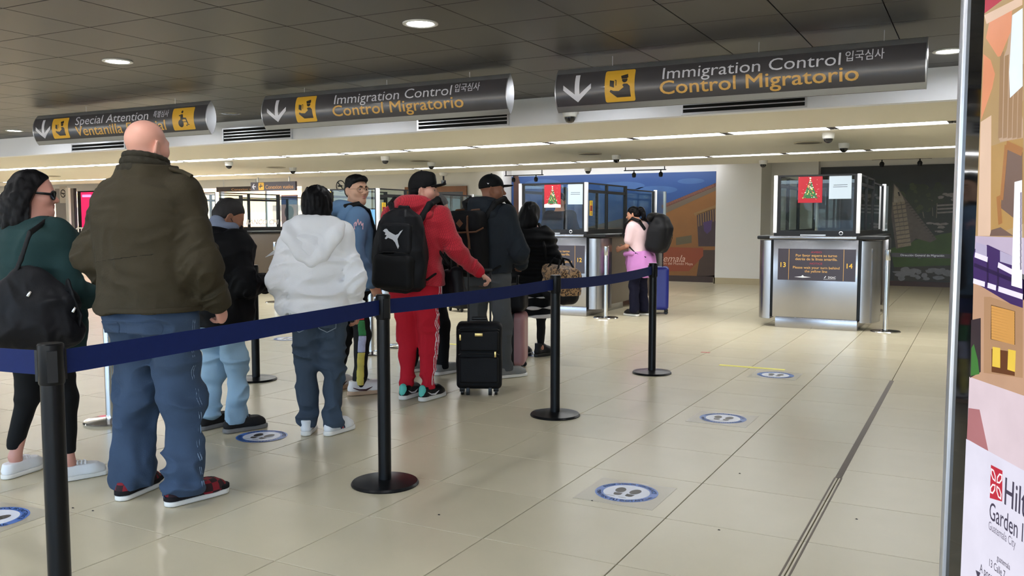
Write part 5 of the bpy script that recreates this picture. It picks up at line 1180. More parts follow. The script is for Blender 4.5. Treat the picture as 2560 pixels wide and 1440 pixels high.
# ---- bald man in the olive jacket
SK1 = skin('skin_fair', (214, 158, 140))
p = Person((-3.46, 2.86), -8, 1.81, [(-3.60, 2.82, -16), (-3.29, 2.87, 12)], 'tall bald man in an olive jacket and blue jeans, seen from behind', fat=(1.14, 1.36), head_az=2, hs=1.0, sh=1.06, h=.0062, skin_m=SK1,
           arms={'L': ((-.275, -.07, 1.13), (-.25, .12, .93)), 'R': ((.275, .0, 1.11), (.25, .14, .915))})
def neckroll(F):
    F.path([p.hp((-.062, -.03, -.075)), p.hp((-.045, -.075, -.082)), p.hp((0, -.092, -.085)), p.hp((.045, -.075, -.082)), p.hp((.062, -.03, -.075))], .024, .02)
    F.path([p.hp((-.06, -.02, -.105)), p.hp((-.045, -.075, -.115)), p.hp((0, -.09, -.118)), p.hp((.045, -.075, -.115)), p.hp((.06, -.02, -.105))], .026, .025)
p.body(hands={'L': dict(curl=50), 'R': dict(curl=60, d=(-.1, .5, -.8))}, extra=neckroll)
M_OLIVE = cloth('olive_canvas', (54, 47, 32), .16, .8, .3, 120, 5)
def jbody(F, g=0, arms=True): p.torso(F, .915, 1.535, .045+g, rx=([.86, 1.0, 1.2, 1.5], [1.02, 1.04, 1.06, 1]), sl=(.08, .078, .06), shr=.08, cut=(.97, .97), arms=arms)
def jfield(g=0, up=True):
    F = Field(); jbody(F, g); p.sleeve_folds(F, .010, 5, True)
    F.disp(NR((4, 4, 9), .012, 4)); F.disp(lambda P: .007*np.sin(P[:, 2]*30+P[:, 0]*24+4*vnoise(P*5, 8))*np.clip((1.2-P[:, 2])/.3, 0, 1)); F.disp(NR((11, 11, 16), .005, 5))
    if g: F.disp(lambda P: -.0018+0*P[:, 0])
    return F
jk = fobj('jacket', jfield(), M_OLIVE, p.root, .0062)
M_SEAM = cloth('olive_seam', (36, 31, 21), .1)
G = jfield(1e-6); G.inter(lambda P: np.abs(P[:, 2]-1.165-.12*P[:, 0])-.0028); G.inter(lambda P: P[:, 1]+.06); G.inter(lambda P: np.abs(P[:, 0])-.17); fobj('seam', G, M_SEAM, jk, .0055)
M_CORD = cloth('collar_cord', (44, 40, 30), .1, .8, .4, 200)
n = 18
for zc, rr, cr in ((1.555, .098, .026), (1.592, .090, .022), (1.622, .086, .016)):
    G = Field(); c = np.array([0, -.012, zc]); G.path([c+np.array([math.cos(2*math.pi*j/n)*rr, math.sin(2*math.pi*j/n)*rr*1.08, -.02*math.sin(2*math.pi*j/n)]) for j in range(n+1)], cr, .01); fobj('collar', G, M_CORD, jk, .006)
G = Field(); jbody(G, .004, False); G.inter(lambda P: np.abs(P[:, 2]-.928)-.013); fobj('hem_band', G, M_OLIVE, jk, .006)
for i in (0, 1): e, w = p.arm[i]; q = lerp(e, w, .97); G = Field(); G.cone(lerp(e, w, .9), q, .066, .064, .01); fobj('cuff', G, M_OLIVE, jk, .006)
tube('shoulder_strap', [p.shd[1]+np.array(v) for v in ((.055, .0, .075), (.0, .0, .098), (-.07, -.0, .112))], .011, M_OLIVE, jk, n=8)
M_JEAN = cloth('blue_denim', (54, 70, 92), .4, .85, .35, 150, 4)
tr = fobj('jeans', p.trousers(.93, .108, .092, .092, .045, .02, .015, seed=2), M_JEAN, p.root, .0062)
leg_stripes(p, 1, .93, .045, 2, (.108, .092, .092), (-.012, .0), cloth('denim_thread', (112, 130, 152)), tr, .004, .0225, .015, (7, 7, 13), 'seam')
for sx in (-1, 1):
    G = p.trousers(.93, .108, .092, .092, .045, .0235, .015, seed=2); G.inter(lambda P, sx=sx: np.abs(P[:, 0]-sx*.095)-.075); G.inter(lambda P: P[:, 1]+.03); G.inter(lambda P: np.abs(P[:, 2]-.80)-.075); fobj('back_pocket', G, M_JEAN, tr, .0055)
M_PLAID = MATS.get('plaid') or mat('plaid', srgb(120, 20, 32), .85, bump=.2, bscale=200)
def plaid(m):
    nt = m.node_tree; N = nt.nodes; L = nt.links; b = N['Principled BSDF']; tc = N.new('ShaderNodeTexCoord'); ck = N.new('ShaderNodeTexChecker'); ck.inputs['Scale'].default_value = 26; ck.inputs['Color1'].default_value = (*srgb(128, 18, 32), 1); ck.inputs['Color2'].default_value = (*srgb(38, 14, 18), 1); L.new(tc.outputs['Object'], ck.inputs['Vector']); L.new(ck.outputs['Color'], b.inputs['Base Color'])
plaid(M_PLAID)
M_SUEDE = cloth('black_suede', (26, 22, 24), .1)
for i in (0, 1):
    p.shoe(i, M_PLAID, M_SOLEW, L=.29, sole=.028, high=.06); o, M, q, sole, u = p.last_shoe
    G = Field(); G.frame(o, M); G.foot((0, -.055*q, .037*q), (.006*(1, -1)[i], .12*q, .047*q), (0, .172*q, .038*q), sole-.002, sole+.022, .002, .004); fobj('suede_rand', G, M_SUEDE, u, .006)
# ---- woman in the dark green sweatshirt with the shoulder bag
SK2 = skin('skin_rose', (190, 136, 120))
p = Person((-4.22, 2.80), 8, 1.58, [(-4.42, 2.76, -14), (-4.10, 2.84, 20)], 'dark haired woman in a green sweatshirt with sunglasses, at the left edge', fat=(1.22, 1.35), head_az=42, head_pitch=2, hs=1.05, sh=1.12, h=.0065, skin_m=SK2,
           arms={'L': ((-.29, -.02, 1.12), (-.2, .2, 1.02)), 'R': ((.275, .05, 1.10), (.22, .28, 1.0))})
p.body(hands={'L': dict(curl=45), 'R': dict(curl=45)})
p.lips(mat('lips_rose', srgb(150, 80, 80), .4))
M_TEAL = cloth('green_fleece', (30, 54, 54), .08, .9, .25, 160)
F = Field(); p.torso(F, .66, 1.49, .03, rx=([.66, .8, 1.0, 1.4], [1.12, 1.1, 1.06, 1]), ry=([.66, .85, 1.0, 1.4], [1.1, 1.12, 1.06, 1]), sl=(.078, .07, .05), shr=.078)
p.sleeve_folds(F, .007, 5); F.disp(NR((5, 5, 8), .010, 6)); F.disp(N3((18, 18, 26), .002, 3)); fobj('sweatshirt', F, M_TEAL, p.root, .0065)
M_LEG = cloth('black_leggings', (6, 6, 7), .1, .8, .1)
fobj('leggings', p.trousers(.85, .102, .066, .042, .145, .012, .002, seed=3), M_LEG, p.root, .0065)
for i in (0, 1): p.shoe(i, M_WSHOE, M_SOLEW, L=.26, sole=.026, high=.05); laces(p, 4)
F = Field(); F.frame(p.hc, p.hR); q = p.hs
F.ell(np.array((0, -.025, .04))*q, np.array((.094, .108, .094))*q, None, .02)
rr = random.Random(5)
for j in range(46):                                       # loose wavy locks
    a = math.radians(rr.uniform(-115, 115)+180); r0 = .085; x0, y0 = r0*math.sin(a), r0*math.cos(a)-.03; Lk = rr.uniform(.17, .27); z0 = rr.uniform(-.01, .06); ph = rr.uniform(0, 6.28)
    pts = [np.array((x0*(1+.28*t_)+.012*math.sin(ph+7*t_), y0*(1+.25*t_)-.01*t_+.012*math.cos(ph+7*t_), z0-Lk*t_))*q for t_ in np.linspace(0, 1, 6)]
    F.path(pts, [.022, .028, .027, .024, .019, .008], .012)
hc, hR = p.hc, p.hR
def facecut(P):
    L = (P-hc) @ hR/q; d = np.interp(L[:, 2], [-.2, -.05, .03, .075, .12], [-.01, -.008, .022, .055, .09]); return (L[:, 1]-d)*q
F.disp(lambda P: 0.003*vnoise(P*np.array([30, 30, 12])+3*vnoise(P*9)[:, None], 3)+.003*vnoise(P*np.array([80, 80, 30]), 5)); F.inter(facecut); fobj('hair', F, M_HAIR, p.root, .0065)
M_LENS = mat('dark_lens', (.008, .007, .007), .08, coat=.6)
def eyewear(p, m_frame, m_lens, r=.024, thin=.0016, name='sunglasses', full=False):
    g = empty(name, (0, 0, 0)); g.parent = p.root
    for sx in (-1, 1):
        c = (sx*.033, .094, -.004); pts = [Vector(p.hp((c[0]+r*1.12*math.cos(a), c[1]-abs(c[0]+r*math.cos(a))**2*4.5+.004, c[2]+r*.92*math.sin(a)))) for a in np.linspace(0, 2*math.pi, 21)]
        tube('rim', pts, thin, m_frame, g, n=6)
        bm = bmesh.new(); bm.faces.new([bm.verts.new(v) for v in pts[:-1]]); bm_obj('lens', bm, m_lens, g)
        tube('temple', [Vector(p.hp(v)) for v in ((sx*.058, .083, .002), (sx*.074, .05, .004), (sx*.082, -.005, .006), (sx*.081, -.025, -.008))], thin*(2.2 if full else 1), m_frame, g, n=6)
    tube('bridge', [Vector(p.hp(v)) for v in ((-.009, .096, .004), (0, .1, .007), (.009, .096, .004))], thin, m_frame, g, n=6)
eyewear(p, M_BLACK, M_LENS, .026, .003, 'sunglasses', True)
# her bag
def own(p, name, label, cat, group=None): return empty(name, (p.loc[0], p.loc[1], 0), -math.radians(p.az), label, cat, group)
bag = own(p, 'shoulder_bag', 'large soft black shoulder bag hanging on the woman in green', 'bag')
M_BAG = cloth('black_nylon', (12, 12, 16), .12, .6, .2, 120); M_BAGD = cloth('black_strap', (9, 9, 11), .1, .65)
F = Field(); bM = rotm(-62, 0, 4); bc = np.array([.29, -.165, .935])
F.frame(bc, bM); F.box((0, 0, -.05), (.19, .07, .13), .06, None, .03); F.ell((0, 0, -.12), (.21, .1, .09), None, .05); F.ell((-.02, -.0, .09), (.10, .05, .09), None, .08); F.ell((.03, -.07, -.06), (.13, .03, .09), None, .03)
F.disp(NR(8, .022, 3)); F.disp(NR((22, 22, 14), .006, 4)); fobj('bag_body', F, M_BAG, bag, .0075)
F = Field(); F.frame(bc, bM); sh = np.array(bM.T @ (p.shd[1]+np.array([-.055, 0, .085])-bc))
F.path([(-.1, 0, .1), (-.06, -.03, .22), (-.03, -.03, .34), sh+np.array([.0, -.02, -.02]), sh+np.array([.02, .02, -.03])], .016, .01, flat=((0, 1, 0), .5)); fobj('strap', F, M_BAGD, bag, .006)
F = Field(); F.frame(bc, bM); F.path([(.13, -.02, .05), (.14, -.05, .12), (.16, -.06, .06), (.2, -.05, -.04), (.19, -.03, -.12)], .015, .01, flat=((0, 1, 0), .5)); fobj('strap', F, M_BAGD, bag, .006)
for q in ((-.02, -.088, .06), (.17, -.08, -.01)): 
    o = box('zip_pull', (-.006, -.003, -.014), (.006, .003, .014), M_CHROME, bag, bev=.002); o.location = Vector(bc+bM @ np.array(q)); o.rotation_euler = (0, .5, math.radians(62))
# ---- man in the black padded jacket reading a paper
SK3 = skin('skin_brown', (150, 104, 80))
p = Person((-4.23, 4.02), 14, 1.50, [(-4.34, 4.0, 0), (-4.12, 4.02, 20)], 'man in a black padded jacket and pale jeans reading a paper, masked', fat=(1.2, 1.3), head_az=34, head_pitch=26, hs=1.12, sh=1.08, h=.007, skin_m=SK3, lean=.04, head_off=(0, .05, -.035),
           arms={'L': ((-.29, .03, 1.10), (-.14, .3, 1.1)), 'R': ((.3, .02, 1.08), (.16, .3, 1.1))})
p.body(hands={'L': dict(curl=55, d=(.5, .8, .1)), 'R': dict(curl=55, d=(-.5, .8, .1))})
p.hair_short(mat('cropped_hair', (.012, .009, .008), .7, bump=.5, bscale=200), .004, .06, .01, -.055, spike=.001)
F = Field(); F.frame(p.hc, p.hR); q = p.hs; F.ell(np.array((0, .03, -.055))*q, np.array((.067, .075, .062))*q, None, .02); F.ell(np.array((0, .085, -.05))*q, np.array((.03, .03, .035))*q, None, .03); hc3, hR3 = p.hc, p.hR
F.inter(lambda P: (.012-((P-hc3) @ hR3/q)[:, 1])*q); F.inter(lambda P: (((P-hc3) @ hR3/q)[:, 2]+.018)*q); mk = fobj('face_mask', F, cloth('black_mask', (14, 14, 15), .05), p.root, .006)
for sx in (-1, 1): tube('ear_loop', [Vector(p.hp(v)) for v in ((sx*.066, .03, -.03), (sx*.08, -.0, -.012), (sx*.082, -.028, -.012), (sx*.076, -.02, -.04), (sx*.066, .02, -.075))], .002, M_BLACK, mk, n=6)
M_PUFF = cloth('black_puffer', (11, 11, 13), .12, .65, .2, 60, spec=.12)
F = Field(); p.torso(F, .68, 1.47, .045, rx=([.68, .8, 1.0, 1.4], [1.1, 1.08, 1.05, 1]), sl=(.084, .076, .062), shr=.084)
p.sleeve_folds(F, .008, 4, True); F.disp(NR((6, 6, 10), .014, 7)); F.disp(N3((20, 20, 26), .0025, 3)); pj = fobj('padded_jacket', F, M_PUFF, p.root, .007); hood_obj(p, M_PUFF, .05, 1.2, .15, .1, -.02)
F = Field(); k = p.k; c = np.array([0, p.yk(1.5*k), 1.50*k]); pts = [c+np.array([math.cos(a)*.076, math.sin(a)*.08-.005, .01]) for a in np.linspace(0, 2*math.pi, 15)]; F.path(pts, .026, .02); F.cone(c+np.array([0, -.05, -.02]), c+np.array([0, -.03, .035]), .06, .055, .03); fobj('grey_collar', F, cloth('blue_grey_fleece', (128, 138, 158), .06), p.root, .007)
M_PALEJ = cloth('pale_denim', (140, 168, 188), .18, .85, .3, 150, 4)
fobj('jeans', p.trousers(.8, .108, .082, .075, .055, .022, .013, seed=5), M_PALEJ, p.root, .007)
M_SNK = cloth('black_sneaker_mesh', (26, 24, 24), .25, .7, .4, 220, 60)
for i in (0, 1): p.shoe(i, M_SNK, M_SOLEG, L=.28, sole=.03, high=.055, wid=1.12); laces(p, 4, mat('lace_black', (.02, .02, .02), .7))
pp = own(p, 'paper_form', 'white paper form held by the man in the black padded jacket', 'paper')
bm = bmesh.new(); add_box(bm, (-.09, -.11, -.001), (.09, .11, .001)); o = bm_obj('sheet', bm, M_PAPER, pp); o.location = (.07*p.k, .43, 1.16); o.rotation_euler = (.35, -.3, .4)
# ---- person in the white hoodie
SK4 = skin('skin_tan', (176, 124, 100))
p = Person((-3.62, 4.23), -28, 1.56, [(-3.69, 4.19, -32), (-3.535, 4.26, 3)], 'black haired person in a white hoodie and dark slim jeans, seen from behind', fat=(1.02, 1.1), head_az=-46, head_pitch=6, hs=1.08, sh=.98, head_off=(0, 0, -.03), h=.007, skin_m=SK4,
           arms={'L': ((-.265, -.05, 1.09), (-.232, .03, .86)), 'R': ((.262, -.03, 1.1), (.258, .07, .88))})
p.body(hands={'L': dict(curl=25, d=(.12, .05, -1)), 'R': dict(curl=40, d=(-.05, .3, -1))})
F = Field(); F.frame(p.hc, p.hR); q = p.hs
F.ell(np.array((0, -.016, .036))*q, np.array((.102, .114, .106))*q, None, .02); F.ell(np.array((0, -.055, -.045))*q, np.array((.09, .066, .075))*q, None, .04); F.ell(np.array((.06, .01, -.02))*q, np.array((.03, .045, .07))*q, None, .03); F.ell(np.array((-.06, .01, -.02))*q, np.array((.03, .045, .07))*q, None, .03)
hc4, hR4, q4 = p.hc, p.hR, q
F.disp(lambda P: .006*vnoise(((P-hc4) @ hR4)*np.array([70, 70, 12]), 3)+.003*vnoise(P*60, 5)); F.inter(lambda P: ((((P-hc4) @ hR4)/q4)[:, 1]-np.interp((((P-hc4) @ hR4)/q4)[:, 2], [-.1, 0, .06, .1], [.03, .04, .075, .12]))*q4); F.inter(lambda P: (np.interp((((P-hc4) @ hR4)/q4)[:, 1], [-.1, .03], [-.1, -.06])-(((P-hc4) @ hR4)/q4)[:, 2])*q4); fobj('hair', F, M_HAIR, p.root, .006)
M_WFL = cloth('white_fleece', (240, 240, 242), .02, .9, .2, 140)
F = Field(); p.torso(F, .775, 1.48, .032, rx=([.77, .86, .95, 1.1, 1.4], [1.0, 1.06, 1.06, 1.0, .96]), ry=([.77, .9, 1.1], [1.1, 1.2, 1.1]), sl=(.068, .062, .05), shr=.07, cut=(.92, .95))
p.sleeve_folds(F, .009, 5, True)
F.disp(NR((4, 4, 11), .017, 9)); F.disp(lambda P: .004*np.sin(P[:, 2]*46+9*P[:, 0]+5*vnoise(P*np.array([5, 5, 4]), 2))*np.clip((1.15-P[:, 2])/.25, 0, 1)); F.disp(N3((20, 20, 30), .002, 2)); wh = fobj('hoodie', F, M_WFL, p.root, .0065); hood_obj(p, M_WFL, .05, 1.42, .25, .125, -.005)
G = Field(); p.torso(G, .755, 1.48, .026, rx=([.77, .86, .95, 1.1], [1.0, 1.03, 1.05, 1.0]), ry=([.77, .9, 1.1], [1.1, 1.18, 1.1]), arms=False); G.inter(lambda P: np.abs(P[:, 2]-.785)-.028); fobj('hem_rib', G, M_WFL, wh, .0065)
M_SLIM = cloth('dark_slim_denim', (56, 68, 82), .22, .8, .3, 150, 4)
tr = fobj('jeans', p.trousers(.82, .108, .08, .066, .05, .014, .011, fr=(8, 8, 16), seed=7), M_SLIM, p.root, .007)
for sx in (-1, 1): 
    o = flat('pocket_stitch', [seg((-.055, .05), (.055, .05), .004), seg((-.055, .05), (-.05, -.05), .003), seg((.055, .05), (.05, -.05), .003), seg((-.05, -.05), (0, -.075), .004), seg((0, -.075), (.05, -.05), .004)], lambda s_, z_: (s_+sx*.085, -.152-.02*0+.35*(abs(s_+sx*.085)-.05)**2*8, z_+.735), cloth('thread_pale', (120, 130, 140)), tr)
for i in (0, 1):
    p.shoe(i, M_WSHOE, M_SOLEW, L=.25, sole=.03, high=.065); laces(p, 3); o, M, q, sole, u = p.last_shoe
    for j, c in enumerate(((30, 36, 74), (190, 50, 60), (30, 36, 74))):
        for sx in (-1, 1): tube('stripe', [Vector(o+M @ np.array(v)) for v in ((sx*.047*q, (.03+.017*j)*q, sole+.004), (sx*.037*q, (.018+.017*j)*q, sole+.042))], .0045, mat('stripe_%d' % (j % 2), srgb(*c), .6), u, n=6)
# ---- young man with round glasses in the blue hoodie
SK5 = skin('skin_warm', (204, 158, 130))
p = Person((-4.28, 5.42), 38, 1.69, [(-4.46, 5.40, 0), (-4.17, 5.34, 34)], 'young man with round glasses in a blue hoodie looking back over his shoulder', fat=(1.0, 1.0), head_az=104, head_pitch=-3, hs=1.0, h=.006, skin_m=SK5, head_off=(.02, .03, 0),
           arms={'L': ((-.25, .02, 1.12), (-.2, .2, 1.0)), 'R': ((.25, -.05, 1.12), (.24, .08, .9))})
p.body(hands={'L': dict(curl=40), 'R': dict(curl=35)}); p.eyes(mat('iris_brown', (.02, .012, .008), .2)); p.brows(M_HAIR, .006); p.lips(mat('lips_warm', srgb(176, 106, 96), .4))
p.hair_short(M_HAIR, .0035, .062, .016, -.055, spike=.003, top=.014)
eyewear(p, mat('gold_wire', srgb(150, 120, 90), .3, metal=.8), glass('spectacle_glass', (.95, .96, .96), 1.0), .026, .0014, 'glasses')
M_BLUE = cloth('blue_fleece', (98, 128, 160), .06, .9, .25, 150)
F = Field(); p.torso(F, .80, 1.49, .03, sl=(.072, .064, .05), shr=.074); p.sleeve_folds(F, .007, 4); F.disp(NR((5, 5, 8), .011, 3)); F.disp(N3((20, 20, 26), .002, 2)); hb = fobj('hoodie', F, M_BLUE, p.root, .007); hood_obj(p, M_BLUE, .052, 1.1, .2, .1, .0)
e0, w0 = p.arm[1]; c5 = lerp(p.shd[1], e0, .22)+np.array([.075, -.01, 0])
G = lambda s_, z_: tuple(c5+np.array([-.006*abs(s_)*40*abs(s_), s_, z_]))
fl_ = lambda s_, z_: tuple(c5+np.array([.012-1.6*s_*s_, s_*.8, z_*.8]))
flat('flame_print', [seg(q0, q1, .008) for q0, q1 in (((-.04, -.04), (-.045, .01)), ((-.045, .01), (-.03, .03)), ((-.03, .03), (-.028, -.01)), ((-.028, -.01), (-.008, .055)), ((-.008, .055), (.0, .0)), ((.0, .0), (.018, .035)), ((.018, .035), (.026, -.005)), ((.026, -.005), (.04, .02)), ((.04, .02), (.036, -.04)))], fl_, mat('print_pink', srgb(236, 190, 196), .7), hb)
M_TRK = cloth('black_track', (10, 10, 12), .1, .7)
tr = fobj('track_trousers', p.trousers(.86, .088, .066, .05, .06, .016, .006, seed=8), M_TRK, p.root, .007)
Fp = p.trousers(.86, .088, .066, .05, .06, .022, .006, seed=8)
def side_print(col, zr, name):
    G = p.trousers(.86, .092, .070, .054, .06, .022, .006, seed=8); kx, ax_ = p.knee[1], p.ank[1]
    G.inter(lambda P: np.maximum(zr[0]-P[:, 2], P[:, 2]-zr[1])); G.inter(lambda P: (np.interp(P[:, 2], [ax_[2], kx[2], .8], [ax_[0], kx[0], p.hip[1][0]])+.03)-P[:, 0]); G.inter(lambda P: np.abs(P[:, 1]-np.interp(P[:, 2], [ax_[2], kx[2], .8], [ax_[1], kx[1], 0])+.01)-.028)
    fobj(name, G, col, tr, .0065)
side_print(mat('print_red', srgb(190, 50, 50), .7, var=.3, vscale=30), (.58, .68), 'red_print'); side_print(mat('print_green', srgb(40, 116, 60), .7, var=.4, vscale=25), (.46, .58), 'green_print'); side_print(mat('print_lilac', srgb(170, 174, 200), .7, var=.4, vscale=30), (.33, .46), 'pale_print'); side_print(mat('print_yellow', srgb(206, 190, 90), .7, var=.4, vscale=20), (.08, .33), 'striped_print')
for i in (0, 1):
    p.shoe(i, cloth('white_leather', (232, 228, 226), .03, .45, .05), M_GUM, L=.3, sole=.034, high=.075, wid=1.08); laces(p, 4); o, M, q, sole, u = p.last_shoe
    for sx in (-1, 1): tube('swoosh', [Vector(o+M @ np.array(v)) for v in ((sx*.036*q, -.06*q, sole+.03), (sx*.042*q, -.02*q, sole+.012), (sx*.047*q, .03*q, sole+.008), (sx*.046*q, .08*q, sole+.03))], [.003, .006, .008, .002], mat('swoosh_dark', srgb(60, 24, 34), .5), u, n=6)
bp = own(p, 'backpack', 'dark backpack strap and bag on the young man in the blue hoodie', 'backpack'); k = p.k
F = Field(); F.path([p.shd[1]+np.array([-.05, -.09, .07]), p.shd[1]+np.array([-.035, .02, .092]), p.shd[1]+np.array([-.01, .09, .04]), p.shd[1]+np.array([.01, .125, -.1]), p.shd[1]+np.array([.02, .11, -.26])], .026, .01, flat=((0, 1, .3), .35)); fobj('strap', F, M_BAGD, bp, .007)
F = Field(); F.box((0, -.25, 1.18), (.14, .085, .22), .06, None, .02); fobj('pack_body', F, M_BAG, bp, .01)
# ---- man in the red tracksuit with the black cap
SK6 = skin('skin_light', (206, 154, 134))
p = Person((-3.70, 5.42), -12, 1.69, [(-3.77, 5.40, -6), (-3.60, 5.42, 2)], 'man in a red tracksuit and black cap with a large black backpack', fat=(1.08, 1.12), head_az=62, head_pitch=-2, hs=1.05, sh=1.08, h=.006, skin_m=SK6, lean=.05, head_off=(.035, .06, -.01),
           arms={'L': ((-.26, -.02, 1.12), (-.23, .12, .95)), 'R': ((.33, .0, 1.15), (.46, .17, .985))})
p.body(hands={'L': dict(curl=40), 'R': dict(curl=70, d=(.6, .4, -.55), n=(-.3, .1, -1))}); p.eyes(mat('iris_brown', (.02, .012, .008), .2)); p.brows(M_HAIR, .005); p.lips(mat('lips_warm', srgb(176, 106, 96), .4))
p.hair_short(M_HAIR, .003, .03, -.005, -.07, spike=.001)
M_CAPB = cloth('black_cap', (7, 7, 8), .06, .8, .2, 200)
def cap(p, m, brim_pitch=0, flat_brim=False, hgt=.105, logo=None):
    g = empty('cap', (0, 0, 0)); g.parent = p.root
    F = Field(); F.frame(p.hc, p.hR); q = p.hs; F.ell(np.array((0, -.012, .03))*q, np.array((.086, .106, hgt))*q, None, .01)
    hc, hR = p.hc, p.hR
    F.inter(lambda P: (np.interp(((P-hc) @ hR/q)[:, 1], [-.1, .1], [.0, .035])-((P-hc) @ hR/q)[:, 2])*q)
    if flat_brim: F.box(np.array((0, .045, .085))*q, np.array((.062, .045, .05))*q, .03*q, None, .03)
    fobj('crown', F, m, g, .006)
    B = Field(); B.frame(p.hc, p.hR); B.ell(np.array((0, .09, .03))*q, np.array((.078, .085, .011))*q, rotm(0, brim_pitch, 0), .01); B.inter(lambda P: (.06-((P-hc) @ hR/q)[:, 1])*q); B.disp(lambda P: (0 if flat_brim else 3.0)*(((P-hc) @ hR)[:, 0])**2); fobj('brim', B, m, g, .006)
    lathe('button', [(0, .006), (.007, .003), (.008, 0), (0, 0)], m, g, n=10, org=p.hp((0, -.012, .03+hgt)))
    return g
cg = cap(p, M_CAPB, -9, True, .118)
flat('cap_badge', [poly([(-.006, -.025), (.006, -.025), (.008, .025), (-.008, .025)])], lambda s_, z_: tuple(p.hp((s_, .094+.012-.3*abs(z_), z_+.085))), M_PAPER, cg)
M_REDF = cloth('red_fleece', (186, 30, 46), .08, .9, .25, 150)
def knitpat(m, c2):
    nt = m.node_tree; N = nt.nodes; L = nt.links; b = N['Principled BSDF']; tc = N.new('ShaderNodeTexCoord'); br = N.new('ShaderNodeTexBrick'); mp = N.new('ShaderNodeMapping'); mp.inputs['Rotation'].default_value = (.8, .6, .7); mp.inputs['Scale'].default_value = (4, 4, 4)
    br.inputs['Color1'].default_value = (*srgb(186, 30, 46), 1); br.inputs['Color2'].default_value = (*srgb(180, 28, 44), 1); br.inputs['Mortar'].default_value = (*c2, 1); br.inputs['Mortar Size'].default_value = .035; br.inputs['Scale'].default_value = 6
    L.new(tc.outputs['Object'], mp.inputs[0]); L.new(mp.outputs[0], br.inputs['Vector']); L.new(br.outputs['Color'], b.inputs['Base Color'])
M_REDP = mat('red_pattern_fleece', srgb(186, 30, 46), .9, bump=.25, bscale=150, sheen=.15); knitpat(M_REDP, srgb(146, 18, 34))
F = Field(); p.torso(F, .86, 1.49, .034, rx=([.86, .95, 1.1, 1.4], [1.0, 1.06, 1.05, 1]), sl=(.082, .07, .05), shr=.082, cut=(.95, .95)); p.sleeve_folds(F, .006, 5); F.disp(NR((5, 5, 8), .011, 5)); F.disp(N3((20, 20, 26), .002, 2)); fobj('hoodie', F, M_REDP, p.root, .007); hood_obj(p, M_REDP, .06, 1.15, .16, .1, .02)
G = Field(); e, w = p.arm[1]; G.cone(lerp(e, w, .84), lerp(e, w, .98), .05, .046, .005); fobj('cuff', G, M_REDF, p.root, .0065)
tr = fobj('track_trousers', p.trousers(.93, .096, .076, .056, .085, .018, .007, fr=(7, 7, 12), seed=11), M_REDF, p.root, .007)
M_WSTR = cloth('white_stripe', (226, 220, 220), .03)
leg_stripes(p, 1, .93, .085, 11, (.096, .076, .056), (-.03, -.012, .006), M_WSTR, tr); leg_stripes(p, 0, .93, .085, 11, (.096, .076, .056), (-.02, -.002), M_WSTR, tr)
for i in (0, 1):
    p.shoe(i, cloth('black_leather', (24, 24, 26), .05, .4, .05), M_SOLEW, L=.28, sole=.034, high=.07); laces(p, 3, M_BLACK); o, M, q, sole, u = p.last_shoe
    G = Field(); G.frame(o, M); G.cone((0, -.058*q, sole+.02), (0, -.058*q, sole+.058), .032*q, .03*q, .01); G.inter(lambda P, o=o, M=M: ((P-o) @ M)[:, 1]+.058); fobj('heel_tab', G, mat('mint', srgb(92, 196, 180), .5), u, .005)
    for sx in (-1, 1): tube('swoosh', [Vector(o+M @ np.array(v)) for v in ((sx*.035*q, -.05*q, sole+.036), (sx*.042*q, -.01*q, sole+.014), (sx*.047*q, .03*q, sole+.01), (sx*.046*q, .08*q, sole+.028))], [.002, .005, .007, .002], M_WSTR, u, n=6)
def straps(p, g, m, dx=.075, back=-.17, bot=.98, w=.026, h=.007):
    k = p.k
    for i, sx in enumerate((-1, 1)):
        F = Field(); q = lambda x, y, z: p.tr*x*k+p.tf*y*k+np.array([0, p.yk(z*k), z*k])
        F.path([q(sx*dx*1.3, back, 1.38), q(sx*dx*2.1, -.12, 1.505), q(sx*dx*2.35, .0, 1.545), q(sx*dx*2.35, .125, 1.46), q(sx*dx*2.3, .18, 1.30), q(sx*dx*2.5, .12, 1.14), q(sx*dx*2.75, -.04, bot+.02), q(sx*dx*2.2, back-.02, bot-.04)], [w, w, w, w, w*.9, w*.6, w*.4, w*.4], .012, flat=(p.tf+np.array([0, 0, .5]), .38)); fobj('shoulder_strap', F, m, g, h)
bp = own(p, 'backpack', 'large black backpack with a white leaping cat emblem on the man in red', 'backpack'); k = p.k
bo = p.tf*-.285+np.array([.0, p.yk(1.2), 1.135]); bM = rotm(p.ty-2, -4, 3)
F = Field(); F.frame(bo, bM); F.loft([-.30, -.26, -.15, 0, .15, .24, .285], [.14, .185, .2, .195, .165, .125, .06], [.09, .12, .125, .12, .105, .085, .05], k=.02, p=2.8); F.disp(NR(7, .014, 4)); F.disp(N3((24, 24, 18), .0018, 2)); fobj('pack_body', F, M_BAG, bp, .007)
F = Field(); F.frame(bo, bM); F.box((-.01, -.115, -.15), (.155, .05, .125), .048, None, .02); F.disp(N3(12, .004, 7)); fobj('front_pocket', F, M_BAGD, bp, .007)
F = Field(); F.frame(bo, bM); F.box((0, -.098, .085), (.125, .03, .115), .03, None, .02); F.disp(N3(12, .003, 8)); fobj('upper_pocket', F, M_BAG, bp, .007)
straps(p, bp, M_BAGD)
F = Field(); F.frame(bo, bM); F.path([(-.05, .05, .25), (-.03, .05, .295), (.03, .05, .295), (.05, .05, .25)], .012, .01); fobj('top_handle', F, M_BAGD, bp, .006)
for zz, ww in ((-.012, .13), (.17, .1)): tube('zip', [Vector(bo+bM @ np.array(v)) for v in ((-ww, -.1, zz-.02), (-ww*.6, -.135, zz), (0, -.15 if zz < .1 else -.118, zz+.006), (ww*.6, -.135, zz), (ww, -.1, zz-.02))], .004, M_BLACK, bp, n=6)
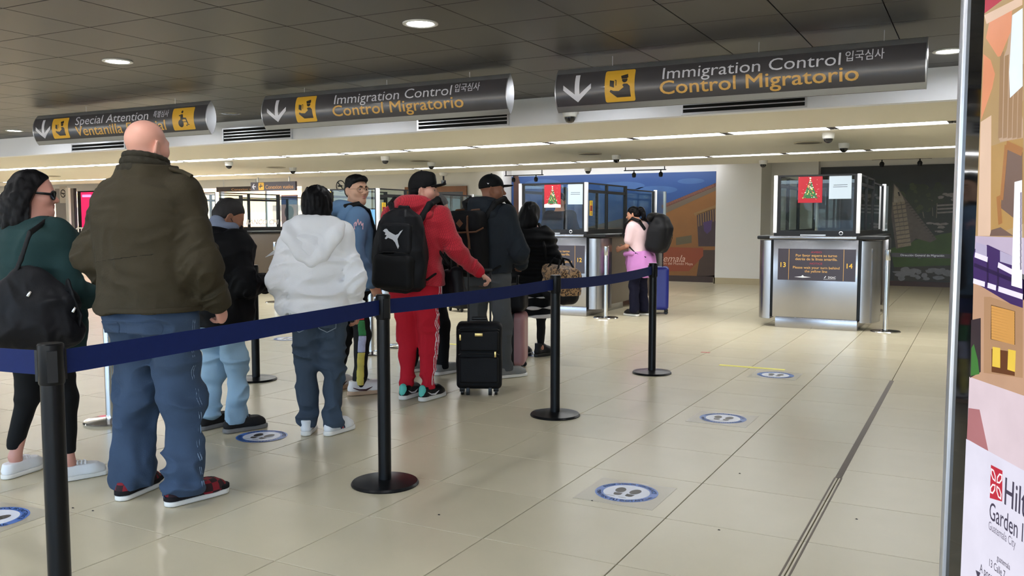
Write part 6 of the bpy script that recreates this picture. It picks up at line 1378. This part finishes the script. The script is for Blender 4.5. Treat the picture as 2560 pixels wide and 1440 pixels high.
cat_ = [(-.075, .045), (-.06, .06), (-.045, .062), (-.03, .045), (.0, .03), (.02, .022), (.04, .03), (.055, .05), (.075, .062), (.06, .04), (.045, .015), (.035, -.005), (.04, -.03), (.048, -.055), (.04, -.075), (.03, -.055), (.018, -.03), (.0, -.012), (-.02, -.005), (-.035, .0), (-.05, -.012), (-.06, -.006), (-.045, .015), (-.06, .02), (-.055, .034)]
flat('cat_emblem', [poly(cat_)], lambda s_, z_: tuple(bo+bM @ np.array([s_-.01, -.1345+.6*s_*s_, z_+.09])), mat('emblem_grey', srgb(206, 208, 212), .5), bp)
wb = own(p, 'waist_bag', 'black sling bag hanging at the hip of the man in red', 'bag')
F = Field(); wc = np.array([.26, .10, .86]); wM = rotm(40, 0, -14); F.frame(wc, wM); F.box((0, 0, 0), (.11, .05, .12), .045, None, .02); F.disp(NR(9, .016, 5)); fobj('bag_body', F, M_BAG, wb, .007)
F = Field(); F.path([np.array([.2, -.04, 1.12]), np.array([.25, .02, 1.02]), wc+np.array([-.02, 0, .1])], .012, .01); fobj('strap', F, M_BAGD, wb, .007)
# ---- grey haired man hidden behind the red capped man
p = Person((-4.22, 6.40), 20, 1.58, [(-4.40, 6.35, 10), (-4.09, 6.40, 14)], 'grey haired man in a black and cream jacket half hidden behind the red tracksuit', fat=(1.1, 1.15), head_az=30, head_pitch=14, hs=1.06, h=.009, skin_m=SK6, lean=.06, head_off=(.0, .06, -.02),
           arms={'L': ((-.27, .02, 1.12), (-.15, .25, 1.02)), 'R': ((.28, .02, 1.12), (.16, .25, 1.02))})
p.body(); p.hair_short(mat('grey_hair', srgb(96, 94, 94), .7, var=.3, vscale=60, bump=.4, bscale=120), .006, .06, .01, -.06)
F = Field(); p.torso(F, .78, 1.48, .032, sl=(.076, .066, .05), shr=.076); F.disp(N3(8, .006, 2)); jk = fobj('jacket', F, cloth('black_jacket', (12, 12, 14), .1), p.root, .009)
G = Field(); p.torso(G, .78, 1.44, .036, arms=False); G.inter(lambda P: np.abs(P[:, 0]-.10)-.045); G.inter(lambda P: P[:, 1]+.02); fobj('cream_panel', G, cloth('cream_panel', (214, 206, 180), .05), jk, .008)
fobj('trousers', p.trousers(.85, .092, .07, .06, .05, .018, .006, seed=4), cloth('black_trousers', (11, 11, 13), .1), p.root, .009)
M_GRYS = cloth('grey_runner', (128, 128, 126), .1, .7, .3, 200)
for i in (0, 1): p.shoe(i, M_GRYS, M_SOLEW, L=.28, sole=.03, high=.06); laces(p, 3)
# ---- man in the dark grey hoodie with the leather strapped backpack
SK8 = skin('skin_deep', (142, 96, 74))
p = Person((-3.66, 6.44), 6, 1.72, [(-3.80, 6.42, 18), (-3.53, 6.50, 30)], 'man in a dark grey hoodie, grey trousers and black cap with a leather strapped backpack', fat=(1.08, 1.1), head_az=60, head_pitch=2, hs=1.05, sh=1.06, h=.0075, skin_m=SK8, head_off=(.02, .04, 0),
           arms={'L': ((-.28, .03, 1.12), (-.12, .26, 1.0)), 'R': ((.31, .03, 1.10), (.17, .26, .98))})
p.body(hands={'L': dict(curl=50), 'R': dict(curl=50)})
F = Field(); F.frame(p.hc, p.hR); q = p.hs; F.ell(np.array((0, .045, -.08))*q, np.array((.05, .045, .036))*q, None, .01); F.ell(np.array((0, .078, -.088))*q, np.array((.024, .016, .024))*q, None, .02); fobj('beard', F, mat('beard_dark', (.012, .009, .008), .8, bump=.5, bscale=200), p.root, .006)
p.eyes(mat('iris_brown', (.02, .012, .008), .2)); p.brows(M_HAIR, .005)
cg = cap(p, M_CAPB, -6, False, .098)
flat('cap_tick', [poly([(-.018, .004), (-.008, -.008), (.024, .012), (-.006, .0)])], lambda s_, z_: tuple(p.hp((.0845-.1*abs(s_), -.03+s_, .045+z_))), M_PAPER, cg)
M_CHAR = cloth('charcoal_fleece', (36, 41, 47), .08, .9, .25, 150)
F = Field(); p.torso(F, .90, 1.49, .034, rx=([.9, 1.0, 1.15], [1.0, 1.06, 1.05]), sl=(.08, .072, .054), shr=.08); p.sleeve_folds(F, .007, 4, True); F.disp(NR((5, 5, 8), .011, 8)); F.disp(N3((20, 20, 26), .002, 2)); fobj('hoodie', F, M_CHAR, p.root, .008); hood_obj(p, M_CHAR, .056, 1.15, .14, .1, .01, .008)
fobj('trousers', p.trousers(.96, .1, .078, .066, .06, .02, .007, seed=9), cloth('grey_jersey', (80, 82, 84), .08), p.root, .008)
for i in (0, 1): p.shoe(i, M_GRYS, M_SOLEW, L=.29, sole=.03, high=.06); laces(p, 3)
bp = own(p, 'backpack', 'black canvas backpack with brown leather straps on the grey hoodie man', 'backpack')
bo = p.tf*-.265+np.array([0, 0, 1.16]); bM = rotm(p.ty-4, -2, 0)
M_LEA = cloth('brown_leather', (98, 66, 46), .15, .5, .15)
F = Field(); F.frame(bo, bM); F.box((0, 0, -.03), (.15, .1, .25), .06, None, .02); F.disp(N3(9, .005, 5)); fobj('pack_body', F, cloth('black_canvas', (14, 14, 17), .1, .8), bp, .008)
F = Field(); F.frame(bo, bM); F.box((0, -.03, .17), (.155, .1, .09), .055, None, .02); fobj('flap', F, cloth('black_canvas', (14, 14, 17), .1, .8), bp, .008)
F = Field(); F.frame(bo, bM); F.box((.0, -.1, -.14), (.1, .035, .1), .03, None, .02); fobj('front_pocket', F, cloth('black_canvas', (14, 14, 17), .1, .8), bp, .008)
for x in (-.075, .075): tube('leather_strap', [Vector(bo+bM @ np.array(v)) for v in ((x, .05, .265), (x, -.06, .262), (x, -.13, .21), (x, -.14, .12), (x, -.118, .03), (x, -.108, -.1))], .010, M_LEA, bp, n=8)
tube('leather_edge', [Vector(bo+bM @ np.array(v)) for v in ((-.158, -.03, .12), (-.14, -.11, .092), (0, -.138, .085), (.14, -.11, .092), (.158, -.03, .12))], .008, M_LEA, bp, n=6)
for x in (-.02, .06): tube('leather_strap', [Vector(bo+bM @ np.array(v)) for v in ((x, -.136, -.05), (x, -.14, -.2))], .009, M_LEA, bp, n=6)
flat('leather_patch', [poly([(0, .035), (.035, 0), (0, -.035), (-.035, 0)])], lambda s_, z_: tuple(bo+bM @ np.array([s_, -.134, z_+.16])), M_LEA, bp)
straps(p, bp, M_BAGD, h=.008)
# ---- woman in the black puffer coat with the leopard bag
p = Person((-3.86, 7.64), 6, 1.50, [(-3.95, 7.6, 10), (-3.78, 7.7, 22)], 'black haired woman in a black puffer coat and layered skirt, seen from behind', fat=(1.3, 1.4), head_az=4, head_pitch=8, hs=1.12, h=.0095, skin_m=SK4,
           arms={'L': ((-.28, .0, 1.12), (-.15, .22, 1.06)), 'R': ((.32, .0, 1.12), (.2, .2, 1.04))})
p.body()
F = Field(); F.frame(p.hc, p.hR); q = p.hs; F.ell(np.array((0, -.014, .035))*q, np.array((.1, .112, .1))*q, None, .02); F.ell(np.array((0, -.065, -.08))*q, np.array((.125, .075, .12))*q, None, .05); F.ell(np.array((0, .0, -.05))*q, np.array((.088, .07, .08))*q, None, .04); hc9, hR9, q9 = p.hc, p.hR, q
F.disp(N3((50, 50, 14), .005, 2)); F.inter(lambda P: ((((P-hc9) @ hR9)/q9)[:, 1]-np.interp((((P-hc9) @ hR9)/q9)[:, 2], [-.1, 0, .06, .1], [.03, .03, .06, .12]))*q9); fobj('hair', F, M_HAIR, p.root, .008)
F = Field(); p.torso(F, .70, 1.46, .05, rx=([.7, .8, 1.0, 1.3], [1.12, 1.1, 1.05, 1]), sl=(.086, .08, .062), shr=.086); p.sleeve_folds(F, .009, 5, True); F.disp(lambda P: .006*np.sin(P[:, 2]*85+1.5*vnoise(P*8, 3))); F.disp(N3(8, .006, 4)); fobj('puffer_coat', F, M_PUFF, p.root, .009); hood_obj(p, M_PUFF, .05, 1.2, .16, .11, -.03, .009)
M_SKIRT = cloth('black_skirt', (7, 7, 8), .1); ks = p.k
for j, (z0, z1, r_) in enumerate(((.60, .76, .215), (.50, .61, .225), (.42, .51, .235))):
    F = Field(); F.loft([z0, z1], [r_, r_-.02], [r_*.85, r_*.85-.02], k=.01); F.disp(N3((14, 14, 5), .012, j)); sk = fobj('skirt_tier', F, M_SKIRT, p.root, .009)
    F = Field(); F.loft([z0-.008, z0+.012], [r_+.014, r_+.013], [r_*.85+.014, r_*.85+.013], k=.005); F.disp(N3((14, 14, 5), .012, j)); fobj('pale_trim', F, cloth('pale_trim', (206, 200, 196), .05), sk, .006)
fobj('tights', p.trousers(.8, .082, .056, .042, .1, .005, .002, seed=3), M_LEG, p.root, .009)
for i in (0, 1): p.shoe(i, cloth('black_boot', (18, 18, 19), .05, .5, .1), M_BLACK, L=.25, sole=.035, high=.1)
lb = own(p, 'duffel_bag', 'leopard print duffel bag hanging at the hip of the woman in black', 'bag')
M_LEO = mat('leopard_print', srgb(150, 112, 72), .85, bump=.2, bscale=120, sheen=.3)
def leopard(m):
    nt = m.node_tree; N = nt.nodes; L = nt.links; b = N['Principled BSDF']; tc = N.new('ShaderNodeTexCoord'); vo = N.new('ShaderNodeTexVoronoi'); vo.inputs['Scale'].default_value = 42; nz = N.new('ShaderNodeTexNoise'); nz.inputs['Scale'].default_value = 30
    mx = N.new('ShaderNodeMixRGB'); mx.inputs[0].default_value = .06; L.new(tc.outputs['Object'], mx.inputs[1]); L.new(tc.outputs['Object'], nz.inputs['Vector']); L.new(nz.outputs['Color'], mx.inputs[2]); L.new(mx.outputs[0], vo.inputs['Vector'])
    rp = N.new('ShaderNodeValToRGB'); e = rp.color_ramp.elements; e[0].position = 0; e[0].color = (*srgb(110, 76, 46), 1); e[1].position = .42; e[1].color = (*srgb(24, 18, 14), 1)
    n = e.new(.24); n.color = (*srgb(120, 84, 50), 1); n = e.new(.3); n.color = (*srgb(22, 16, 13), 1); n = e.new(.5); n.color = (*srgb(168, 130, 88), 1); rp.color_ramp.interpolation = 'CONSTANT'
    L.new(vo.outputs['Distance'], rp.inputs[0]); L.new(rp.outputs[0], b.inputs['Base Color'])
leopard(M_LEO)
lc_ = np.array([.37, -.06, .735]); lM = rotm(26, 0, 8)
F = Field(); F.frame(lc_, lM); F.box((0, 0, .03), (.22, .12, .14), .07, None, .05); F.disp(NR(7, .022, 3)); F.inter(lambda P: -(((P-lc_) @ lM)[:, 2]+.07)); fobj('bag_body', F, M_LEO, lb, .009)
F = Field(); F.frame(lc_, lM); F.box((0, 0, -.04), (.215, .115, .13), .08, None, .02); F.disp(N3(9, .01, 3)); F.inter(lambda P: ((P-lc_) @ lM)[:, 2]+.065); fobj('black_lower', F, M_BAG, lb, .009)
for y in (-.1, .1): tube('handle', [Vector(lc_+lM @ np.array(v)) for v in ((-.09, y, .14), (-.06, y*.5, .24), (.04, y*.5, .24), (.09, y, .14))], .01, M_BAGD, lb, n=8)
F = Field(); F.path([lc_+lM @ np.array((-.16, -.05, .12)), np.array([.23, -.12, 1.1]), p.shd[1]+np.array([-.04, -.03, .09]), p.shd[1]+np.array([-.02, .09, -.02])], .014, .01); fobj('shoulder_strap', F, M_BAGD, lb, .008)
# ---- woman in the pink top at the window of booth 12
SK10 = skin('skin_peach', (196, 140, 112))
p = Person((-4.20, 11.72), -82, 1.55, [(-4.24, 11.62, -70), (-4.16, 11.80, -85)], 'woman in a pale pink top with a lilac jacket round her waist', fat=(1.12, 1.2), head_az=-96, head_pitch=8, hs=1.05, h=.010, skin_m=SK10, lean=.10, head_off=(0, .06, -.02),
           arms={'L': ((-.22, .10, 1.12), (-.1, .3, 1.06)), 'R': ((.2, .12, 1.12), (.08, .3, 1.08))})
p.body(); p.hair_short(M_HAIR, .006, .055, -.0, -.05); F = Field(); F.frame(p.hc, p.hR); F.ell((0, -.115, .05), (.04, .05, .05), None, .02); F.ell((0, -.15, -.02), (.03, .035, .08), None, .04); F.disp(N3(40, .004, 2)); fobj('ponytail', F, M_HAIR, p.root, .008)
p.eyes(mat('iris_brown', (.02, .012, .008), .2)); p.brows(M_HAIR, .004)
F = Field(); p.torso(F, .86, 1.48, .022, sl=(.07, .062, .05), shr=.072, arms=False)
for i in (0, 1): F.cone(p.shd[i]*np.array([.72, .72, 1]), p.shd[i], .066, .064, .06); F.cone(p.shd[i], lerp(p.shd[i], p.arm[i][0], .72), .068, .064, .04)
F.disp(N3(8, .006, 2)); fobj('top', F, cloth('pale_pink', (226, 196, 198), .05), p.root, .009)
M_LIL = cloth('lilac_fleece', (196, 130, 190), .08)
F = Field(); F.loft([.56, .7, .84, .92], [.235, .235, .215, .19], [.22, .225, .2, .175], k=.02); F.disp(N3((13, 13, 5), .022, 3)); F.inter(lambda P: P[:, 1]-.10+.5*(.92-P[:, 2])*0); F.inter(lambda P: (.58+.16*np.sin(P[:, 0]*16+1)*.5+.08*(P[:, 1] > 0))-P[:, 2]); lj = fobj('tied_jacket', F, M_LIL, p.root, .009)
F = Field(); F.path([np.array([.2, .02, .88]), np.array([.1, .16, .87]), np.array([0, .19, .85]), np.array([-.1, .17, .87]), np.array([-.2, .02, .88])], .035, .02); F.path([np.array([.01, .2, .85]), np.array([.04, .22, .74]), np.array([.05, .21, .66])], .03, .02); fobj('tied_sleeve', F, M_LIL, lj, .009)
fobj('trousers', p.trousers(.88, .1, .08, .075, .05, .018, .006, seed=4), cloth('navy_trousers', (14, 14, 34), .1), p.root, .01)
for i in (0, 1): p.shoe(i, M_SNK, M_SOLEW, L=.26, sole=.032, high=.06); laces(p, 3)
bp = own(p, 'backpack', 'bulging black travel backpack on the woman in pink', 'backpack'); bo = p.tf*-.30+np.array([0, p.yk(1.15), 1.14]); bM = rotm(0, -14, 0)
F = Field(); F.frame(bo, bM); F.box((0, -.02, -.02), (.17, .14, .22), .09, None, .02); F.ell((0, .0, .2), (.15, .12, .1), None, .05); F.ell((0, -.12, -.05), (.13, .06, .14), None, .04); F.disp(N3(10, .010, 4)); fobj('pack_body', F, M_BAG, bp, .01)
F = Field(); F.frame(bo, bM); F.ell((0, .11, .22), (.19, .07, .075), None, .03); F.disp(N3(12, .006, 6)); fobj('neck_pillow', F, M_BAGD, bp, .01)
straps(p, bp, M_BAGD, h=.009); o = box('luggage_tag', (-.004, -.045, -.06), (.004, .045, .06), M_PAPER, bp, bev=.002); o.location = Vector(bo+bM @ np.array([.172, -.08, .06]))
tube('zip', [Vector(bo+bM @ np.array(v)) for v in ((.165, -.06, .18), (.175, -.12, .1), (.165, -.15, -.02), (.15, -.14, -.16))], .005, M_CHROME, bp, n=6)
# ---- officer inside booth 12
p = Person((-5.58, 12.05), 172, 1.75, [(-5.68, 12.1, 172), (-5.48, 12.1, 172)], 'officer in dark uniform leaning on the desk inside booth 12', fat=(1.1, 1.1), head_az=178, head_pitch=18, h=.012, skin_m=SK4, lean=.12, arms={'L': ((-.3, .14, 1.14), (-.46, .36, 1.13)), 'R': ((.27, .1, 1.14), (.2, .3, 1.14))})
p.body(hands={'L': dict(curl=40, d=(-.6, .8, 0)), 'R': dict(curl=40, d=(.1, .8, 0))}); p.hair_short(M_HAIR, .008, .06, .0, -.06)
F = Field(); p.torso(F, .84, 1.48, .024, sl=(.07, .06, .05), shr=.072, cut=(.9, .9)); F.disp(N3(8, .005, 2)); fobj('uniform_shirt', F, cloth('uniform_black', (14, 15, 19), .08), p.root, .011)
fobj('trousers', p.trousers(.88, .09, .07, .06, .05, .018, .005, seed=4), cloth('uniform_black', (14, 15, 19), .08), p.root, .013)
for i in (0, 1): p.shoe(i, MATS['black_boot'], M_BLACK, L=.27)
# ------------------------------------------------------------------ luggage
M_SUIT = cloth('black_ballistic', (10, 10, 13), .1, .65, .25, 200); M_GOLDM = mat('gold_plate', srgb(206, 176, 110), .3, metal=.8)
def suitcase(x, y, az, label, w, d, h, m, soft=True, wheels=.04, handle=.0, rd=.04):
    t = empty('suitcase', (x, y, 0), -math.radians(az), label, 'suitcase', 'suitcases')
    F = Field(); F.box((0, 0, wheels+h/2), (w/2, d/2, h/2), rd, None, .02)
    if soft: F.disp(N3(8, .004, 3)); F.disp(N3((3, 3, 18), .002, 5))
    fobj('shell', F, m, t, .007)
    for sx in (-1, 1):
        for sy in (-1, 1):
            o = lathe('wheel', [(0, -.011), (wheels*.45, -.011), (wheels*.5, -.006), (wheels*.5, .006), (wheels*.45, .011), (0, .011)], M_BLACK, t, n=16, org=(sx*(w/2-.045), sy*(d/2-.035), wheels*.5), axis='x')
            box('wheel_bracket', (sx*(w/2-.045)-.02, sy*(d/2-.035)-.016, wheels*.6), (sx*(w/2-.045)+.02, sy*(d/2-.035)+.016, wheels+.03), M_BLACK, t, bev=.004)
    if handle:
        for sx in (-1, 1): tube('handle_rod', [(sx*.085, d*.12, wheels+h-.02), (sx*.085, d*.12, wheels+h+handle)], .008, M_DARKMET, t, n=8)
        box('handle_grip', (-.1, d*.12-.014, wheels+h+handle-.012), (.1, d*.12+.014, wheels+h+handle+.014), M_BLACK, t, bev=.008)
    return t
q = atz(1196, 985); az_ = 10
sc = suitcase(-3.39, 5.83, -28, 'black fabric cabin suitcase with gold plate beside the red tracksuit', .35, .21, .51, M_SUIT, True, .045, .40)
for z0, z1, w_, nm in ((.10, .30, .15, 'front_pocket'), (.345, .50, .15, 'upper_pocket')):
    F = Field(); F.box((0, -.115, (z0+z1)/2), (w_, .022, (z1-z0)/2), .016, None, .01); F.disp(N3(10, .003, 4)); fobj(nm, F, M_SUIT, sc, .006)
box('gold_plate', (-.03, -.142, .462), (.03, -.136, .486), M_GOLDM, sc, bev=.002)
box('zip_pull', (-.148, -.14, .43), (-.134, -.128, .475), M_GOLDM, sc, bev=.002); box('zip_pull', (.118, -.142, .30), (.133, -.13, .345), M_GOLDM, sc, bev=.002)
for z_ in (.325, .515): tube('zip', [(-.155, -.1, z_-.01), (-.14, -.128, z_), (.14, -.128, z_), (.155, -.1, z_-.01)], .004, M_BLACK, sc, n=6)
box('carry_handle', (-.06, -.02, .572), (.06, .02, .596), M_BLACK, sc, bev=.01)
for sx in (-.085, .085): box('rear_foot', (sx-.014, -.1, .002), (sx+.014, -.07, .06), M_BLACK, sc, bev=.004)
M_PINKS = mat('dusty_pink_shell', srgb(168, 122, 124), .4, var=.05, bump=.03, bscale=60)
sc = suitcase(-3.66, 6.93, 68, 'dusty pink hard suitcase behind the black cabin suitcase',  .40, .21, .47, M_PINKS, False, .05, .0, .05)
box('zip_band', (-.203, -.014, .055), (.203, .014, .522), M_BLACK, sc, bev=.01)
tb = empty('tote_bag', (-3.66, 6.93, 0), -math.radians(68), 'soft black tote bag resting on the pink suitcase', 'bag'); F = Field(); F.box((0, 0, .63), (.18, .11, .10), .06, None, .02); F.ell((0, 0, .72), (.15, .08, .06), None, .04); F.disp(N3(10, .012, 6)); fobj('bag_body', F, M_BAG, tb, .008)
tube('handle', [(-.08, .03, .75), (-.05, .03, .84), (.05, .03, .84), (.08, .03, .75)], .01, M_BAGD, tb, n=8)
sc = suitcase(atz(1650, 783)[0], atz(1650, 783)[1], 72, 'blue hard suitcase behind the woman in pink', .36, .24, .62, mat('royal_blue_shell', srgb(30, 40, 130), .35, var=.05), False, .06, .3, .05)
suitcase(atz(1150, 778)[0], atz(1150, 778)[1], 20, 'small black suitcase glimpsed behind the red tracksuit legs', .36, .22, .5, M_SUIT, True, .045, .0)
